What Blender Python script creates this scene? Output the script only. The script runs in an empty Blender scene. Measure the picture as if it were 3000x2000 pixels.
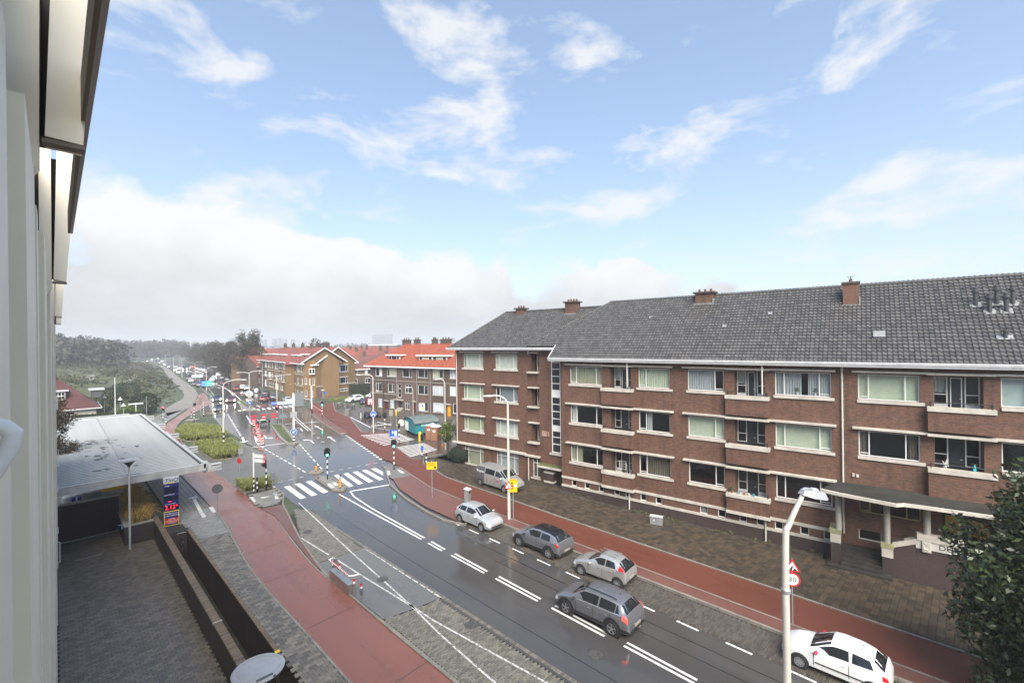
import bpy, bmesh, math, random
import numpy as np
from mathutils import Matrix, Vector

R = math.radians
random.seed(7)
rng = np.random.default_rng(7)
SC = bpy.context.scene
COL = SC.collection

# ------------------------------------------------------------------ camera
CAM_H, FPX, YAW, ROLL = 13.7, 1333.3, R(45.15), R(0.7)
_r = Vector((math.cos(YAW), -math.sin(YAW), 0)); _f = Vector((math.sin(YAW), math.cos(YAW), 0)); _u = Vector((0, 0, 1))
_cr = _r * math.cos(ROLL) - _u * math.sin(ROLL)
_cu = _r * math.sin(ROLL) + _u * math.cos(ROLL)
cd = bpy.data.cameras.new("camera"); cam = bpy.data.objects.new("camera", cd); COL.objects.link(cam)
cd.lens = 16.0; cd.sensor_width = 36.0; cd.clip_start = 0.05; cd.clip_end = 9000
mw = Matrix((_cr, _cu, -_f)).transposed().to_4x4(); mw.translation = (0, 0, CAM_H)
cam.matrix_world = mw
SC.camera = cam
cd.dof.use_dof = True; cd.dof.focus_distance = 45; cd.dof.aperture_fstop = 3.5
SC.render.resolution_x, SC.render.resolution_y = 1024, 682

# ------------------------------------------------------------------ sun, sky, exposure
SUN_EL, SUN_AZ = R(45), R(215)           # azimuth from +Y towards +X
w = bpy.data.worlds.new("World"); SC.world = w; w.use_nodes = True
sl = bpy.data.lights.new("sun", 'SUN'); so = bpy.data.objects.new("sun", sl); COL.objects.link(so)
sl.energy = 4.4; sl.angle = R(45); sl.color = (1, 0.94, 0.84)
sd = Vector((math.sin(SUN_AZ) * math.cos(SUN_EL), math.cos(SUN_AZ) * math.cos(SUN_EL), math.sin(SUN_EL)))
so.rotation_euler = sd.to_track_quat('Z', 'Y').to_euler()
SC.view_settings.view_transform = 'Standard'; SC.view_settings.look = 'None'
SC.view_settings.exposure = 0.93; SC.view_settings.gamma = 1.0; SC.view_settings.use_curve_mapping = False
SC.cycles.use_denoising = True
SC.cycles.max_bounces = 6; SC.cycles.diffuse_bounces = 3; SC.cycles.glossy_bounces = 3
SC.cycles.transmission_bounces = 4; SC.cycles.volume_bounces = 2; SC.cycles.transparent_max_bounces = 8
SC.cycles.caustics_reflective = False; SC.cycles.caustics_refractive = False
SC.cycles.sample_clamp_indirect = 6.0

class NT:                                 # short hand for building node trees
    def __init__(s, tree): s.t = tree; s.n = tree.nodes; s.l = tree.links
    def new(s, typ, **kw):
        n = s.n.new(typ)
        for k, v in kw.items():
            if k.startswith('i_'):
                n.inputs[int(k[2:]) if k[2:].isdigit() else k[2:].replace('_', ' ')].default_value = v
            else: setattr(n, k, v)
        return n
    def link(s, a, b): s.l.new(a, b)
    def math(s, op, a, b=None, c=None, clamp=False):
        n = s.n.new('ShaderNodeMath'); n.operation = op; n.use_clamp = clamp
        for i, x in enumerate((a, b, c)):
            if x is None: continue
            if isinstance(x, (int, float)): n.inputs[i].default_value = x
            else: s.l.new(x, n.inputs[i])
        return n.outputs[0]
    def vmath(s, op, a, b=None):
        n = s.n.new('ShaderNodeVectorMath'); n.operation = op
        for i, x in enumerate((a, b)):
            if x is None: continue
            if isinstance(x, (tuple, Vector, list)): n.inputs[i].default_value = tuple(x)
            else: s.l.new(x, n.inputs[i])
        return n.outputs['Value'] if op in ('DOT_PRODUCT', 'LENGTH') else n.outputs['Vector']
    def mix(s, fac, a, b, blend='MIX'):
        n = s.n.new('ShaderNodeMix'); n.data_type = 'RGBA'; n.blend_type = blend
        for key, x in ((0, fac), (6, a), (7, b)):
            if isinstance(x, (int, float)): n.inputs[key].default_value = x
            elif isinstance(x, tuple): n.inputs[key].default_value = x if len(x) == 4 else (*x, 1)
            else: s.l.new(x, n.inputs[key])
        return n.outputs[2]
    def ramp(s, fac, stops):
        n = s.n.new('ShaderNodeValToRGB'); s.l.new(fac, n.inputs[0]); e = n.color_ramp.elements
        while len(e) < len(stops): e.new(0.5)
        for el, (p, c) in zip(e, stops):
            el.position = p; el.color = (c, c, c, 1) if isinstance(c, (int, float)) else (*c, 1)
        return n.outputs[0]
    def noise(s, vec, scale, detail=4, rough=0.55, dist=0.0):
        n = s.n.new('ShaderNodeTexNoise'); s.l.new(vec, n.inputs['Vector'])
        n.inputs['Scale'].default_value = scale; n.inputs['Detail'].default_value = detail
        n.inputs['Roughness'].default_value = rough; n.inputs['Distortion'].default_value = dist
        return n.outputs['Fac']

def ray(px, py):                          # direction through a point of the 3000 x 2000 photograph
    dx, dy = px - 1500.0, py - 1000.0
    c, s_ = math.cos(ROLL), math.sin(ROLL)
    return _f * FPX + _r * (c * dx - s_ * dy) - _u * (s_ * dx + c * dy)
def at(px, py, z=0.0):                    # where that ray meets the level z
    d = ray(px, py); t = (z - CAM_H) / d.z
    return Vector((d.x * t, d.y * t, z))
def hit(px, py, p, n):                    # where it meets the plane through p with normal n
    d = ray(px, py); o = Vector((0, 0, CAM_H)); t = (Vector(p) - o).dot(n) / d.dot(n)
    return o + d * t
def top_z(base, px, py):                  # height of the point px, py standing upright over base
    return hit(px, py, base, _f).z
def zoom(ox, oy, k): return lambda x, y: (ox + x * k, oy + y * k)
zA = zoom(1330, 1000, .31888); zB = zoom(1800, 1020, .38272); zC = zoom(2350, 780, .33163); zD = zoom(2350, 1380, .27636)
zF = zoom(160, 1500, .3189); zG = zoom(160, 1200, .2296); zH = zoom(500, 1300, .4464); zK = zoom(400, 1020, .12755)
zL = zoom(680, 1060, .12756); zS = zoom(700, 1150, .2551); zN = zoom(960, 1130, .1722); zY = zoom(690, 1000, .17007)
zR = zoom(160, 960, .1913); zT = zoom(1200, 1250, .38265); zW = zoom(2000, 1300, .4464); zP = zoom(1000, 1500, .5952)
zM = zoom(500, 900, .2551); zQ = zoom(950, 950, .19133); zV = zoom(500, 1350, .1913); zX = zoom(800, 1640, .2551)

def world_sky():
    t = NT(w.node_tree); t.n.clear()
    out = t.new('ShaderNodeOutputWorld'); bg = t.new('ShaderNodeBackground')
    sky = t.new('ShaderNodeTexSky', sky_type='NISHITA', sun_disc=False, sun_elevation=SUN_EL, sun_rotation=SUN_AZ)
    sky.air_density = 1.0; sky.dust_density = 0.6; sky.ozone_density = 2.0
    d = t.new('ShaderNodeTexCoord').outputs['Generated']
    sep = t.new('ShaderNodeSeparateXYZ'); t.link(d, sep.inputs[0]); z = sep.outputs[2]
    # clouds float on a sheet overhead: the direction divided by its height gives their perspective
    zz = t.math('MAXIMUM', z, 0.0); den = t.math('ADD', zz, 0.16)
    inv = t.math('DIVIDE', 1.0, den)
    sc = t.new('ShaderNodeVectorMath', operation='SCALE'); t.link(d, sc.inputs[0]); t.link(inv, sc.inputs[3])
    flat = t.vmath('MULTIPLY', sc.outputs[0], (1, 1, 0))
    n1 = t.noise(t.vmath('MULTIPLY', d, (1, 1, 2.4)), 4.6, 11, 0.60, 0.25)
    n2 = t.noise(t.vmath('MULTIPLY', d, (1, 1, 1.5)), 4.2, 9, 0.58, 0.15)
    n3 = t.noise(t.vmath('ADD', flat, (5.2, 1.3, 0)), 0.7, 3, 0.5)
    def blob(px, py, rx, rz, wgt):
        c = ray(px, py).normalized(); h = Vector((c.y, -c.x, 0)).normalized()
        a = t.math('MULTIPLY', t.vmath('DOT_PRODUCT', d, tuple(h)), FPX / rx)
        b = t.math('MULTIPLY', t.math('SUBTRACT', z, c.z), FPX / rz)
        q = t.math('ADD', t.math('MULTIPLY', a, a), t.math('MULTIPLY', b, b))
        return t.math('MULTIPLY', t.math('SUBTRACT', 1.0, t.math('SQRT', q), clamp=True), wgt)
    thin = [(1100, 190, 620, 170, .62), (700, 90, 520, 150, .5), (600, 220, 260, 90, .5), (1400, 270, 420, 190, .7), (1450, 400, 260, 130, .6),
            (1850, 60, 280, 130, .5), (2020, 400, 420, 110, .62), (2180, 460, 300, 90, .5), (1800, 600, 340, 70, .6), (1480, 570, 280, 70, .5),
            (2620, 170, 330, 80, .5), (2680, 530, 330, 70, .48), (1050, 520, 260, 80, .5), (600, 540, 560, 60, .5), (1250, 440, 260, 90, .55),
            (2350, 640, 500, 50, .36), (1000, 600, 500, 70, .5), (2900, 470, 200, 60, .4)]
    acc = None
    for b in thin:
        v = blob(*b); acc = v if acc is None else t.math('ADD', acc, v)
    acc = t.math('MULTIPLY', t.math('MINIMUM', acc, 0.5), 0.8)
    dens = t.math('ADD', t.math('MULTIPLY', t.math('SUBTRACT', n1, 0.54), 4.2), acc)
    dens = t.math('ADD', dens, t.math('MULTIPLY', t.math('SUBTRACT', n3, 0.55), 0.8))
    dens = t.math('MULTIPLY', t.math('SUBTRACT', dens, 0.06), 1.7, clamp=True)
    dens = t.math('POWER', dens, 1.1)
    # the bank of cumulus low over the horizon
    bank = [(600, 900, 440, 330, 1.5), (930, 950, 460, 320, 1.35), (1300, 990, 520, 300, 1.2), (1700, 990, 600, 250, 1.1), (250, 930, 420, 290, 1.2), (2150, 1010, 520, 170, .9), (1830, 800, 120, 60, .9), (2130, 850, 150, 60, .8)]
    bac = None
    for b in bank:
        v = blob(*b); bac = v if bac is None else t.math('MAXIMUM', bac, v)
    bd = t.math('ADD', bac, t.math('MULTIPLY', t.math('SUBTRACT', n2, 0.5), 2.0))
    bd = t.math('MULTIPLY', t.math('SUBTRACT', bd, 0.30), 6.0, clamp=True)
    # base sky, paler towards the horizon
    air = t.math('POWER', 2.718, t.math('MULTIPLY', zz, -5.5))
    blue = t.mix(1.0, sky.outputs[0], (0.118, 0.123, 0.126), 'MULTIPLY')
    blue = t.mix(0.30, blue, (0.31, 0.41, 0.55))
    blue = t.mix(t.math('MULTIPLY', air, 0.95, clamp=True), blue, (0.435, 0.465, 0.52))
    c = t.mix(t.math('MULTIPLY', dens, 0.85), blue, (0.50, 0.505, 0.515))
    el = t.math('MULTIPLY', zz, 4.2, clamp=True)
    shade = t.math('ADD', t.math('MULTIPLY', el, 0.75), t.math('MULTIPLY', t.math('SUBTRACT', n2, 0.36), 1.9))
    bcol = t.ramp(shade, [(0.15, (0.34, 0.345, 0.355)), (0.5, (0.42, 0.424, 0.432)), (0.95, (0.52, 0.522, 0.53))])
    c = t.mix(bd, c, bcol)
    low = t.math('POWER', 2.718, t.math('MULTIPLY', zz, -26.0))
    c = t.mix(t.math('MULTIPLY', low, 0.8), c, (0.37, 0.375, 0.38))
    t.link(c, bg.inputs[0]); bg.inputs[1].default_value = 1.0
    t.link(bg.outputs[0], out.inputs[0])
    w.cycles.sampling_method = 'MANUAL'; w.cycles.sample_map_resolution = 512
world_sky()

# ------------------------------------------------------------------ materials
MATS = {}
def mat(name, col, rough=0.6, metal=0.0, spec=0.5, var=0.0, vscale=1.0, var2=None, bump=0.0, bscale=20.0, emit=None, estr=1.0, coat=0.0, rvar=0.0, alpha=1.0, extra=None):
    if name in MATS: return MATS[name]
    m = bpy.data.materials.new(name); m.use_nodes = True; t = NT(m.node_tree)
    b = t.n['Principled BSDF']; MATS[name] = m
    b.inputs['Base Color'].default_value = (*col, 1); b.inputs['Roughness'].default_value = rough
    b.inputs['Metallic'].default_value = metal; b.inputs['Specular IOR Level'].default_value = spec
    b.inputs['Coat Weight'].default_value = coat; b.inputs['Coat Roughness'].default_value = 0.05
    if emit: b.inputs['Emission Color'].default_value = (*emit, 1); b.inputs['Emission Strength'].default_value = estr
    co = t.new('ShaderNodeTexCoord').outputs['Object']
    c = None
    if var:
        n = t.noise(co, vscale, 6, 0.6)
        f = t.ramp(n, [(0.3, 0.0), (0.7, 1.0)])
        dk = tuple(x * (1 - var) for x in col); lt = var2 or tuple(min(1, x * (1 + var)) for x in col)
        c = t.mix(f, dk, lt); t.link(c, b.inputs['Base Color'])
        if rvar:
            t.link(t.math('ADD', t.math('MULTIPLY', n, -2 * rvar), rough + rvar, clamp=True), b.inputs['Roughness'])
    if bump:
        bn = t.new('ShaderNodeBump'); bn.inputs['Strength'].default_value = bump; bn.inputs['Distance'].default_value = 0.02
        t.link(t.noise(co, bscale, 4), bn.inputs['Height']); t.link(bn.outputs[0], b.inputs['Normal'])
    if extra: extra(t, b, co, c)
    return m

def per_piece(lo, hi, rough=0.6, amount=1.0, spec=0.5):    # colour that differs from piece to piece (object or mesh island)
    def f(t, b, co, c):
        g = t.new('ShaderNodeNewGeometry'); oi = t.new('ShaderNodeObjectInfo')
        r = t.math('FRACT', t.math('ADD', g.outputs['Random Per Island'], oi.outputs['Random']))
        n = t.noise(co, 1.1, 5, 0.65)
        k = t.math('ADD', t.math('MULTIPLY', r, 0.62), t.math('MULTIPLY', n, 0.38))
        cc = t.mix(t.ramp(k, [(0.15, 0.0), (0.85, 1.0)]), lo, hi)
        fine = t.noise(co, 38, 3)
        cc = t.mix(t.math('MULTIPLY', fine, 0.5), cc, (0.5, 0.5, 0.5), 'OVERLAY')
        t.link(cc, b.inputs['Base Color'])
        t.link(t.math('ADD', t.math('MULTIPLY', n, -0.35), rough + 0.17), b.inputs['Roughness'])
    return f

def bricks(c1, c2, mortar, bw=0.22, bh=0.0625, ms=0.010, axis='auto', stain=0.35):
    def f(t, b, co, c):
        g = t.new('ShaderNodeNewGeometry')
        p = t.new('ShaderNodeSeparateXYZ'); t.link(g.outputs['Position'], p.inputs[0])
        nn = t.new('ShaderNodeSeparateXYZ'); t.link(g.outputs['True Normal'], nn.inputs[0])
        # run along the wall: horizontal tangent of the face
        run = t.math('SUBTRACT', t.math('MULTIPLY', p.outputs[1], nn.outputs[0]), t.math('MULTIPLY', p.outputs[0], nn.outputs[1]))
        v = t.new('ShaderNodeCombineXYZ'); t.link(run, v.inputs[0]); t.link(p.outputs[2], v.inputs[1])
        br = t.new('ShaderNodeTexBrick'); t.link(v.outputs[0], br.inputs['Vector'])
        br.inputs['Scale'].default_value = 1.0; br.inputs['Brick Width'].default_value = bw; br.inputs['Row Height'].default_value = bh
        br.inputs['Mortar Size'].default_value = ms; br.inputs['Mortar Smooth'].default_value = 0.3; br.inputs['Bias'].default_value = -0.1
        br.inputs['Color1'].default_value = (*c1, 1); br.inputs['Color2'].default_value = (*c2, 1); br.inputs['Mortar'].default_value = (*mortar, 1)
        n = t.noise(g.outputs['Position'], 0.55, 6, 0.65); n2 = t.noise(g.outputs['Position'], 9.0, 3, 0.6)
        cc = t.mix(t.ramp(n, [(0.35, 0.0), (0.75, stain)]), br.outputs['Color'], tuple(x * 0.45 for x in c1))
        sv = t.noise(t.vmath('MULTIPLY', g.outputs['Position'], (2.2, 2.2, 0.22)), 1.0, 5, 0.65); cc = t.mix(t.ramp(sv, [(0.48, 0.0), (0.72, 0.55)]), cc, tuple(x * 0.55 for x in c2))
        cc = t.mix(t.ramp(n2, [(0.45, 0.0), (0.8, 0.5)]), cc, tuple(x * 0.6 for x in c2))
        t.link(cc, b.inputs['Base Color'])
        bn = t.new('ShaderNodeBump'); bn.inputs['Strength'].default_value = 0.6; bn.inputs['Distance'].default_value = 0.012; bn.invert = True
        t.link(br.outputs['Fac'], bn.inputs['Height']); t.link(bn.outputs[0], b.inputs['Normal'])
    return f

def wet(lo, hi, patch=0.35, r_dry=0.55, r_wet=0.12, fine=60, crack=False):
    def f(t, b, co, c):
        g = t.new('ShaderNodeNewGeometry').outputs['Position']
        n = t.noise(g, 0.16, 6, 0.62, 0.6); n2 = t.noise(g, fine, 3, 0.7)
        st = t.noise(t.vmath('MULTIPLY', g, (1.6, 0.10, 1)), 1.0, 5, 0.6)      # wheel-track streaks along the road
        k = t.math('ADD', t.math('MULTIPLY', n, 0.6), t.math('MULTIPLY', st, 0.4))
        wetf = t.ramp(k, [(patch, 1.0), (patch + 0.22, 0.0)])
        cc = t.mix(t.math('ADD', t.math('MULTIPLY', wetf, -0.45), t.math('ADD', t.math('MULTIPLY', n2, 0.5), 0.3), clamp=True), lo, hi)
        t.link(cc, b.inputs['Base Color'])
        mr = t.new('ShaderNodeMapRange'); t.link(wetf, mr.inputs[0]); mr.inputs[3].default_value = r_dry; mr.inputs[4].default_value = r_wet
        t.link(mr.outputs[0], b.inputs['Roughness'])
        bn = t.new('ShaderNodeBump'); bn.inputs['Distance'].default_value = 0.004
        t.link(t.math('MULTIPLY', t.math('SUBTRACT', 1.0, wetf), 0.6), bn.inputs['Strength'])
        t.link(n2, bn.inputs['Height']); t.link(bn.outputs[0], b.inputs['Normal'])
    return f

# ------------------------------------------------------------------ mesh helpers
class MB:
    """collects shapes and links them as ONE mesh object"""
    def __init__(s): s.v = []; s.f = []; s.m = []; s.T = Matrix.Identity(4)
    def add(s, vs, fs, m=0):
        o = len(s.v); T = s.T
        s.v += [tuple(T @ Vector(p)) for p in vs]
        s.f += [tuple(i + o for i in q) for q in fs]; s.m += [m] * len(fs)
        return s
    def box(s, x0, x1, y0, y1, z0, z1, m=0):
        return s.add([(x0, y0, z0), (x1, y0, z0), (x1, y1, z0), (x0, y1, z0), (x0, y0, z1), (x1, y0, z1), (x1, y1, z1), (x0, y1, z1)],
                     [(3, 2, 1, 0), (4, 5, 6, 7), (0, 1, 5, 4), (1, 2, 6, 5), (2, 3, 7, 6), (3, 0, 4, 7)], m)
    def cbox(s, c, d, m=0): return s.box(c[0] - d[0] / 2, c[0] + d[0] / 2, c[1] - d[1] / 2, c[1] + d[1] / 2, c[2] - d[2] / 2, c[2] + d[2] / 2, m)
    def poly(s, pts, m=0): return s.add(pts, [tuple(range(len(pts)))], m)
    def prism(s, pts, z0, z1, m=0):        # pts counter-clockwise from above
        n = len(pts); v = [(p[0], p[1], z0) for p in pts] + [(p[0], p[1], z1) for p in pts]
        return s.add(v, [tuple(range(n - 1, -1, -1)), tuple(range(n, 2 * n))] + [(i, (i + 1) % n, (i + 1) % n + n, i + n) for i in range(n)], m)
    def extrude(s, pts, d, m=0):           # a flat outline given a thickness d
        n = len(pts); d = Vector(d); v = [Vector(p) for p in pts]; v += [p + d for p in v]
        return s.add(v, [tuple(range(n)), tuple(range(2 * n - 1, n - 1, -1))] + [((i + 1) % n, i, i + n, (i + 1) % n + n) for i in range(n)], m)
    def tube(s, pts, r, n=8, m=0, caps=True):
        pts = [Vector(p) for p in pts]; k = len(pts); rr = r if isinstance(r, (list, tuple)) else [r] * k
        vs = []; a = None
        for i, p in enumerate(pts):
            d = ((pts[min(i + 1, k - 1)] - pts[max(i - 1, 0)])).normalized()
            if a is None or abs(a.dot(d)) > 0.98: a = Vector((1, 0, 0)) if abs(d.x) < 0.8 else Vector((0, 1, 0))
            e1 = (a - d * a.dot(d)).normalized(); e2 = d.cross(e1); a = e1
            vs += [p + (e1 * math.cos(2 * math.pi * j / n) + e2 * math.sin(2 * math.pi * j / n)) * rr[i] for j in range(n)]
        fs = [(i * n + j, i * n + (j + 1) % n, (i + 1) * n + (j + 1) % n, (i + 1) * n + j) for i in range(k - 1) for j in range(n)]
        if caps: fs += [tuple(range(n - 1, -1, -1)), tuple(range((k - 1) * n, k * n))]
        return s.add(vs, fs, m)
    def lathe(s, prof, n=16, c=(0, 0, 0), m=0, axis='z'):
        k = len(prof); vs = []
        for r_, h in prof:
            for j in range(n):
                a = 2 * math.pi * j / n; x, y = r_ * math.cos(a), r_ * math.sin(a)
                p = (x, y, h) if axis == 'z' else ((h, x, y) if axis == 'x' else (y, h, x))
                vs.append((p[0] + c[0], p[1] + c[1], p[2] + c[2]))
        fs = [(i * n + j, i * n + (j + 1) % n, (i + 1) * n + (j + 1) % n, (i + 1) * n + j) for i in range(k - 1) for j in range(n)]
        if prof[0][0] > 1e-4: fs.append(tuple(range(n - 1, -1, -1)))
        if prof[-1][0] > 1e-4: fs.append(tuple(range((k - 1) * n, k * n)))
        return s.add(vs, fs, m)
    def ball(s, c, r, n=10, m=0):
        r = (r, r, r) if isinstance(r, (int, float)) else r
        T0 = s.T; s.T = T0 @ Matrix.Translation(c) @ Matrix.Diagonal((*r, 1))
        s.lathe([(math.sin(math.pi * i / n) or 0, -math.cos(math.pi * i / n)) for i in range(n + 1)], n, m=m); s.T = T0
        return s
    def mesh(s, name, mats, smooth=False):
        me = bpy.data.meshes.new(name); me.from_pydata(s.v, [], s.f)
        for q in (mats if isinstance(mats, (list, tuple)) else [mats]): me.materials.append(q)
        me.polygons.foreach_set('material_index', s.m)
        if smooth:
            me.polygons.foreach_set('use_smooth', [True] * len(s.f))
            if smooth != 2: me.set_sharp_from_angle(angle=R(40))
        me.update(); return me
    def build(s, name, mats, parent=None, smooth=False, **kw):
        return obj(name, s.mesh(name, mats, smooth), parent, **kw)

def obj(name, data, parent=None, loc=None, rz=None, **kw):
    o = bpy.data.objects.new(name, data); COL.objects.link(o)
    if parent: o.parent = parent
    if loc is not None: o.location = loc
    if rz is not None: o.rotation_euler = (0, 0, rz)
    return tag(o, **kw)
def tag(o, label=None, cat=None, group=None, kind=None):
    if label: o['label'] = label
    if cat: o['category'] = cat
    if group: o['group'] = group
    if kind: o['kind'] = kind
    return o
def thing(name, label, cat, loc=(0, 0, 0), rz=0.0, group=None):
    o = bpy.data.objects.new(name, None); COL.objects.link(o); o.location = loc; o.rotation_euler = (0, 0, rz); o.empty_display_size = 0.2
    return tag(o, label, cat, group)
KIDS = {}
def copy_tree(o, loc=None, rz=None, label=None, group=None, parent=None, swap=None):
    if parent is None or o.name not in KIDS: KIDS[o.name] = [c for c in o.children]
    c = o.copy(); COL.objects.link(c)
    if parent: c.parent = parent
    if swap and c.data and any(m in swap for m in c.data.materials[:]):
        key = (c.data.name, tuple((a.name, b.name) for a, b in swap.items()))
        if key not in SWAPS:
            me = c.data.copy(); SWAPS[key] = me
            for i, m in enumerate(me.materials):
                if m in swap: me.materials[i] = swap[m]
        c.data = SWAPS[key]
    if loc is not None: c.location = loc
    if rz is not None: c.rotation_euler = (0, 0, rz)
    tag(c, label, None, group)
    for ch in KIDS[o.name]: copy_tree(ch, parent=c, swap=swap)
    return c
SWAPS = {}
def struct(mb, name, mats, **kw): return mb.build(name, mats, kind='structure', **kw)
def text(body, size, mt, parent, M, name='lettering', align='CENTER', ext=0.004, shear=0.0, sx=1.0):
    cu = bpy.data.curves.new(name, 'FONT'); cu.body = body; cu.size = size; cu.align_x = align; cu.align_y = 'CENTER'
    cu.extrude = ext; cu.shear = shear; cu.offset = 0.0; cu.resolution_u = 3; cu.materials.append(mt)
    tmp = bpy.data.objects.new(name, cu); me = bpy.data.meshes.new_from_object(tmp); bpy.data.objects.remove(tmp)
    o = bpy.data.objects.new(name, me); COL.objects.link(o); o.parent = parent
    o.matrix_local = M @ Matrix.Diagonal((sx, 1, 1, 1)); return o
def facing(origin, right, up=(0, 0, 1)):   # frame whose x runs along right, y up, z out of the face
    x = Vector(right).normalized(); y = Vector(up).normalized(); z = x.cross(y)
    M = Matrix((x, y, z)).transposed().to_4x4(); M.translation = origin; return M

# common materials
WHITE = mat('white_paint', (.78, .78, .76), .35, var=.05, vscale=3)
FRAMEW = mat('window_frame_white', (.74, .74, .71), .4)
BLACK = mat('black_paint', (.012, .012, .013), .45)
GALV = mat('galvanised_steel', (.42, .43, .44), .45, .6, var=.15, vscale=4)
POLEGREY = mat('lamp_post_cream', (.55, .53, .48), .45, var=.1, vscale=2)
DARKGREY = mat('dark_grey_metal', (.09, .095, .10), .5)
CONC = mat('concrete', (.34, .32, .28), .75, var=.25, vscale=3, bump=.2)
STONE = mat('beige_concrete_band', (.50, .46, .40), .7, var=.22, vscale=1.7, bump=.15)
REDP = mat('red_paint', (.55, .02, .03), .4)
YEL = mat('yellow_paint', (.75, .52, .02), .45)
ORANGE = mat('orange_sign', (.95, .32, .01), .4)
BLUE = mat('blue_sign', (.02, .10, .45), .35)
GLASS = mat('window_glass', (.02, .024, .028), .04, spec=.8)
RUBBER = mat('tyre_rubber', (.015, .015, .016), .75)
ROADW = mat('road_marking', (.72, .71, .68), .4, var=.12, vscale=2.5, rvar=.15)
# ------------------------------------------------------------------ the ground, roads and paths
M_GROUND = mat('far_ground', (.07, .085, .05), .9, var=.4, vscale=.02)
M_ASPH = mat('wet_asphalt', (.05, .05, .052), .4, extra=wet((.060, .057, .055), (.110, .106, .101), .48, .34, .09))
M_ASPH2 = mat('patched_asphalt', (.07, .07, .068), .5, extra=wet((.065, .064, .060), (.125, .122, .115), .34, .6, .22, 30))
M_REDL = mat('red_cycle_asphalt', (.22, .08, .06), .5, extra=wet((.185, .072, .052), (.275, .112, .083), .38, .42, .14))
M_REDR = mat('dark_red_cycle_asphalt', (.15, .04, .025), .6, extra=wet((.100, .028, .016), (.150, .044, .025), .28, .65, .3))
M_REDPAV = mat('red_brick_paving_base', (.15, .06, .045), .6, extra=wet((.115, .050, .040), (.19, .085, .066), .34, .55, .2, 14))
M_JOINT = mat('sand_joint', (.035, .032, .027), .9)
M_KERB = mat('kerb_stone', (.22, .20, .17), .65, var=.25, vscale=1.5, bump=.2)
M_PAVE = mat('grey_paver', (.12, .11, .09), .6, extra=per_piece((.080, .074, .062), (.215, .192, .155), .5))
M_PAVED = mat('brown_paver', (.06, .05, .045), .55, extra=per_piece((.100, .084, .066), (.205, .172, .132), .45))
M_SIDE = mat('mossy_paving_tile', (.08, .065, .045), .6, extra=per_piece((.030, .026, .020), (.088, .063, .040), .5))
M_CLINK = mat('clinker_brick', (.15, .14, .12), .55, extra=per_piece((.105, .098, .084), (.215, .196, .160), .5))
M_GRASS = mat('verge_grass', (.07, .09, .03), .85, var=.45, vscale=.8, bump=.6, bscale=14)

def sheet(name, pts, z, m, **kw):
    mb = MB(); pts = [Vector((p[0], p[1], (p[2] if len(p) > 2 and z is None else z))) for p in pts]
    a = sum(pts[i].x * pts[(i + 1) % len(pts)].y - pts[(i + 1) % len(pts)].x * pts[i].y for i in range(len(pts)))
    if a < 0: pts.reverse()
    mb.poly(pts); return struct(mb, name, m, **kw)
def slab(name, pts, z0, z1, m, **kw):
    pts = [Vector((p[0], p[1], 0)) for p in pts]
    a = sum(pts[i].x * pts[(i + 1) % len(pts)].y - pts[(i + 1) % len(pts)].x * pts[i].y for i in range(len(pts)))
    if a < 0: pts.reverse()
    mb = MB(); mb.prism(pts, z0, z1); return struct(mb, name, m, **kw)
def P(fr, *pts, z=0.0): return [at(*fr(*p), z) for p in pts]
def smooth_line(pts, n=6):
    pts = [Vector(p) for p in pts]; out = []
    for i in range(len(pts) - 1):
        p0, p1, p2, p3 = pts[max(i - 1, 0)], pts[i], pts[i + 1], pts[min(i + 2, len(pts) - 1)]
        for k in range(n):
            t = k / n
            out.append(0.5 * ((2 * p1) + (p2 - p0) * t + (2 * p0 - 5 * p1 + 4 * p2 - p3) * t * t + (3 * p1 - p0 - 3 * p2 + p3) * t ** 3))
    return out + [pts[-1]]
def ribbon(mb, pts, w_, z, m=0, zt=None, off=0.0):   # strip of width w_ along a line
    pts = [Vector((p[0], p[1], 0)) for p in pts]; L, Rr = [], []
    for i, p in enumerate(pts):
        d = (pts[min(i + 1, len(pts) - 1)] - pts[max(i - 1, 0)]).normalized(); n = Vector((d.y, -d.x, 0))
        L.append(p + n * (off - w_ / 2)); Rr.append(p + n * (off + w_ / 2))
    for i in range(len(pts) - 1):
        q = [Rr[i], Rr[i + 1], L[i + 1], L[i]]
        if zt is None: mb.poly([(a.x, a.y, z) for a in q], m)
        else: mb.prism([(a.x, a.y) for a in q], z, zt, m)
    return mb
def kerb(name, pts, w_=0.14, h=0.12, **kw):
    mb = MB(); pts = [Vector((p[0], p[1], 0)) for p in pts]
    d = 0; out = [pts[0]]
    for a, b in zip(pts, pts[1:]):                    # stones of about a metre with a narrow joint
        n = max(1, round((b - a).length / 1.0))
        if (b - a).length > 40: n = max(1, round((b - a).length / 6))
        for k in range(n):
            p, q = a.lerp(b, k / n), a.lerp(b, (k + 1) / n); e = (q - p).normalized() * 0.008
            ribbon(mb, [p + e, q - e], w_, -0.02, zt=h)
    return struct(mb, name, M_KERB, **kw)

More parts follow.
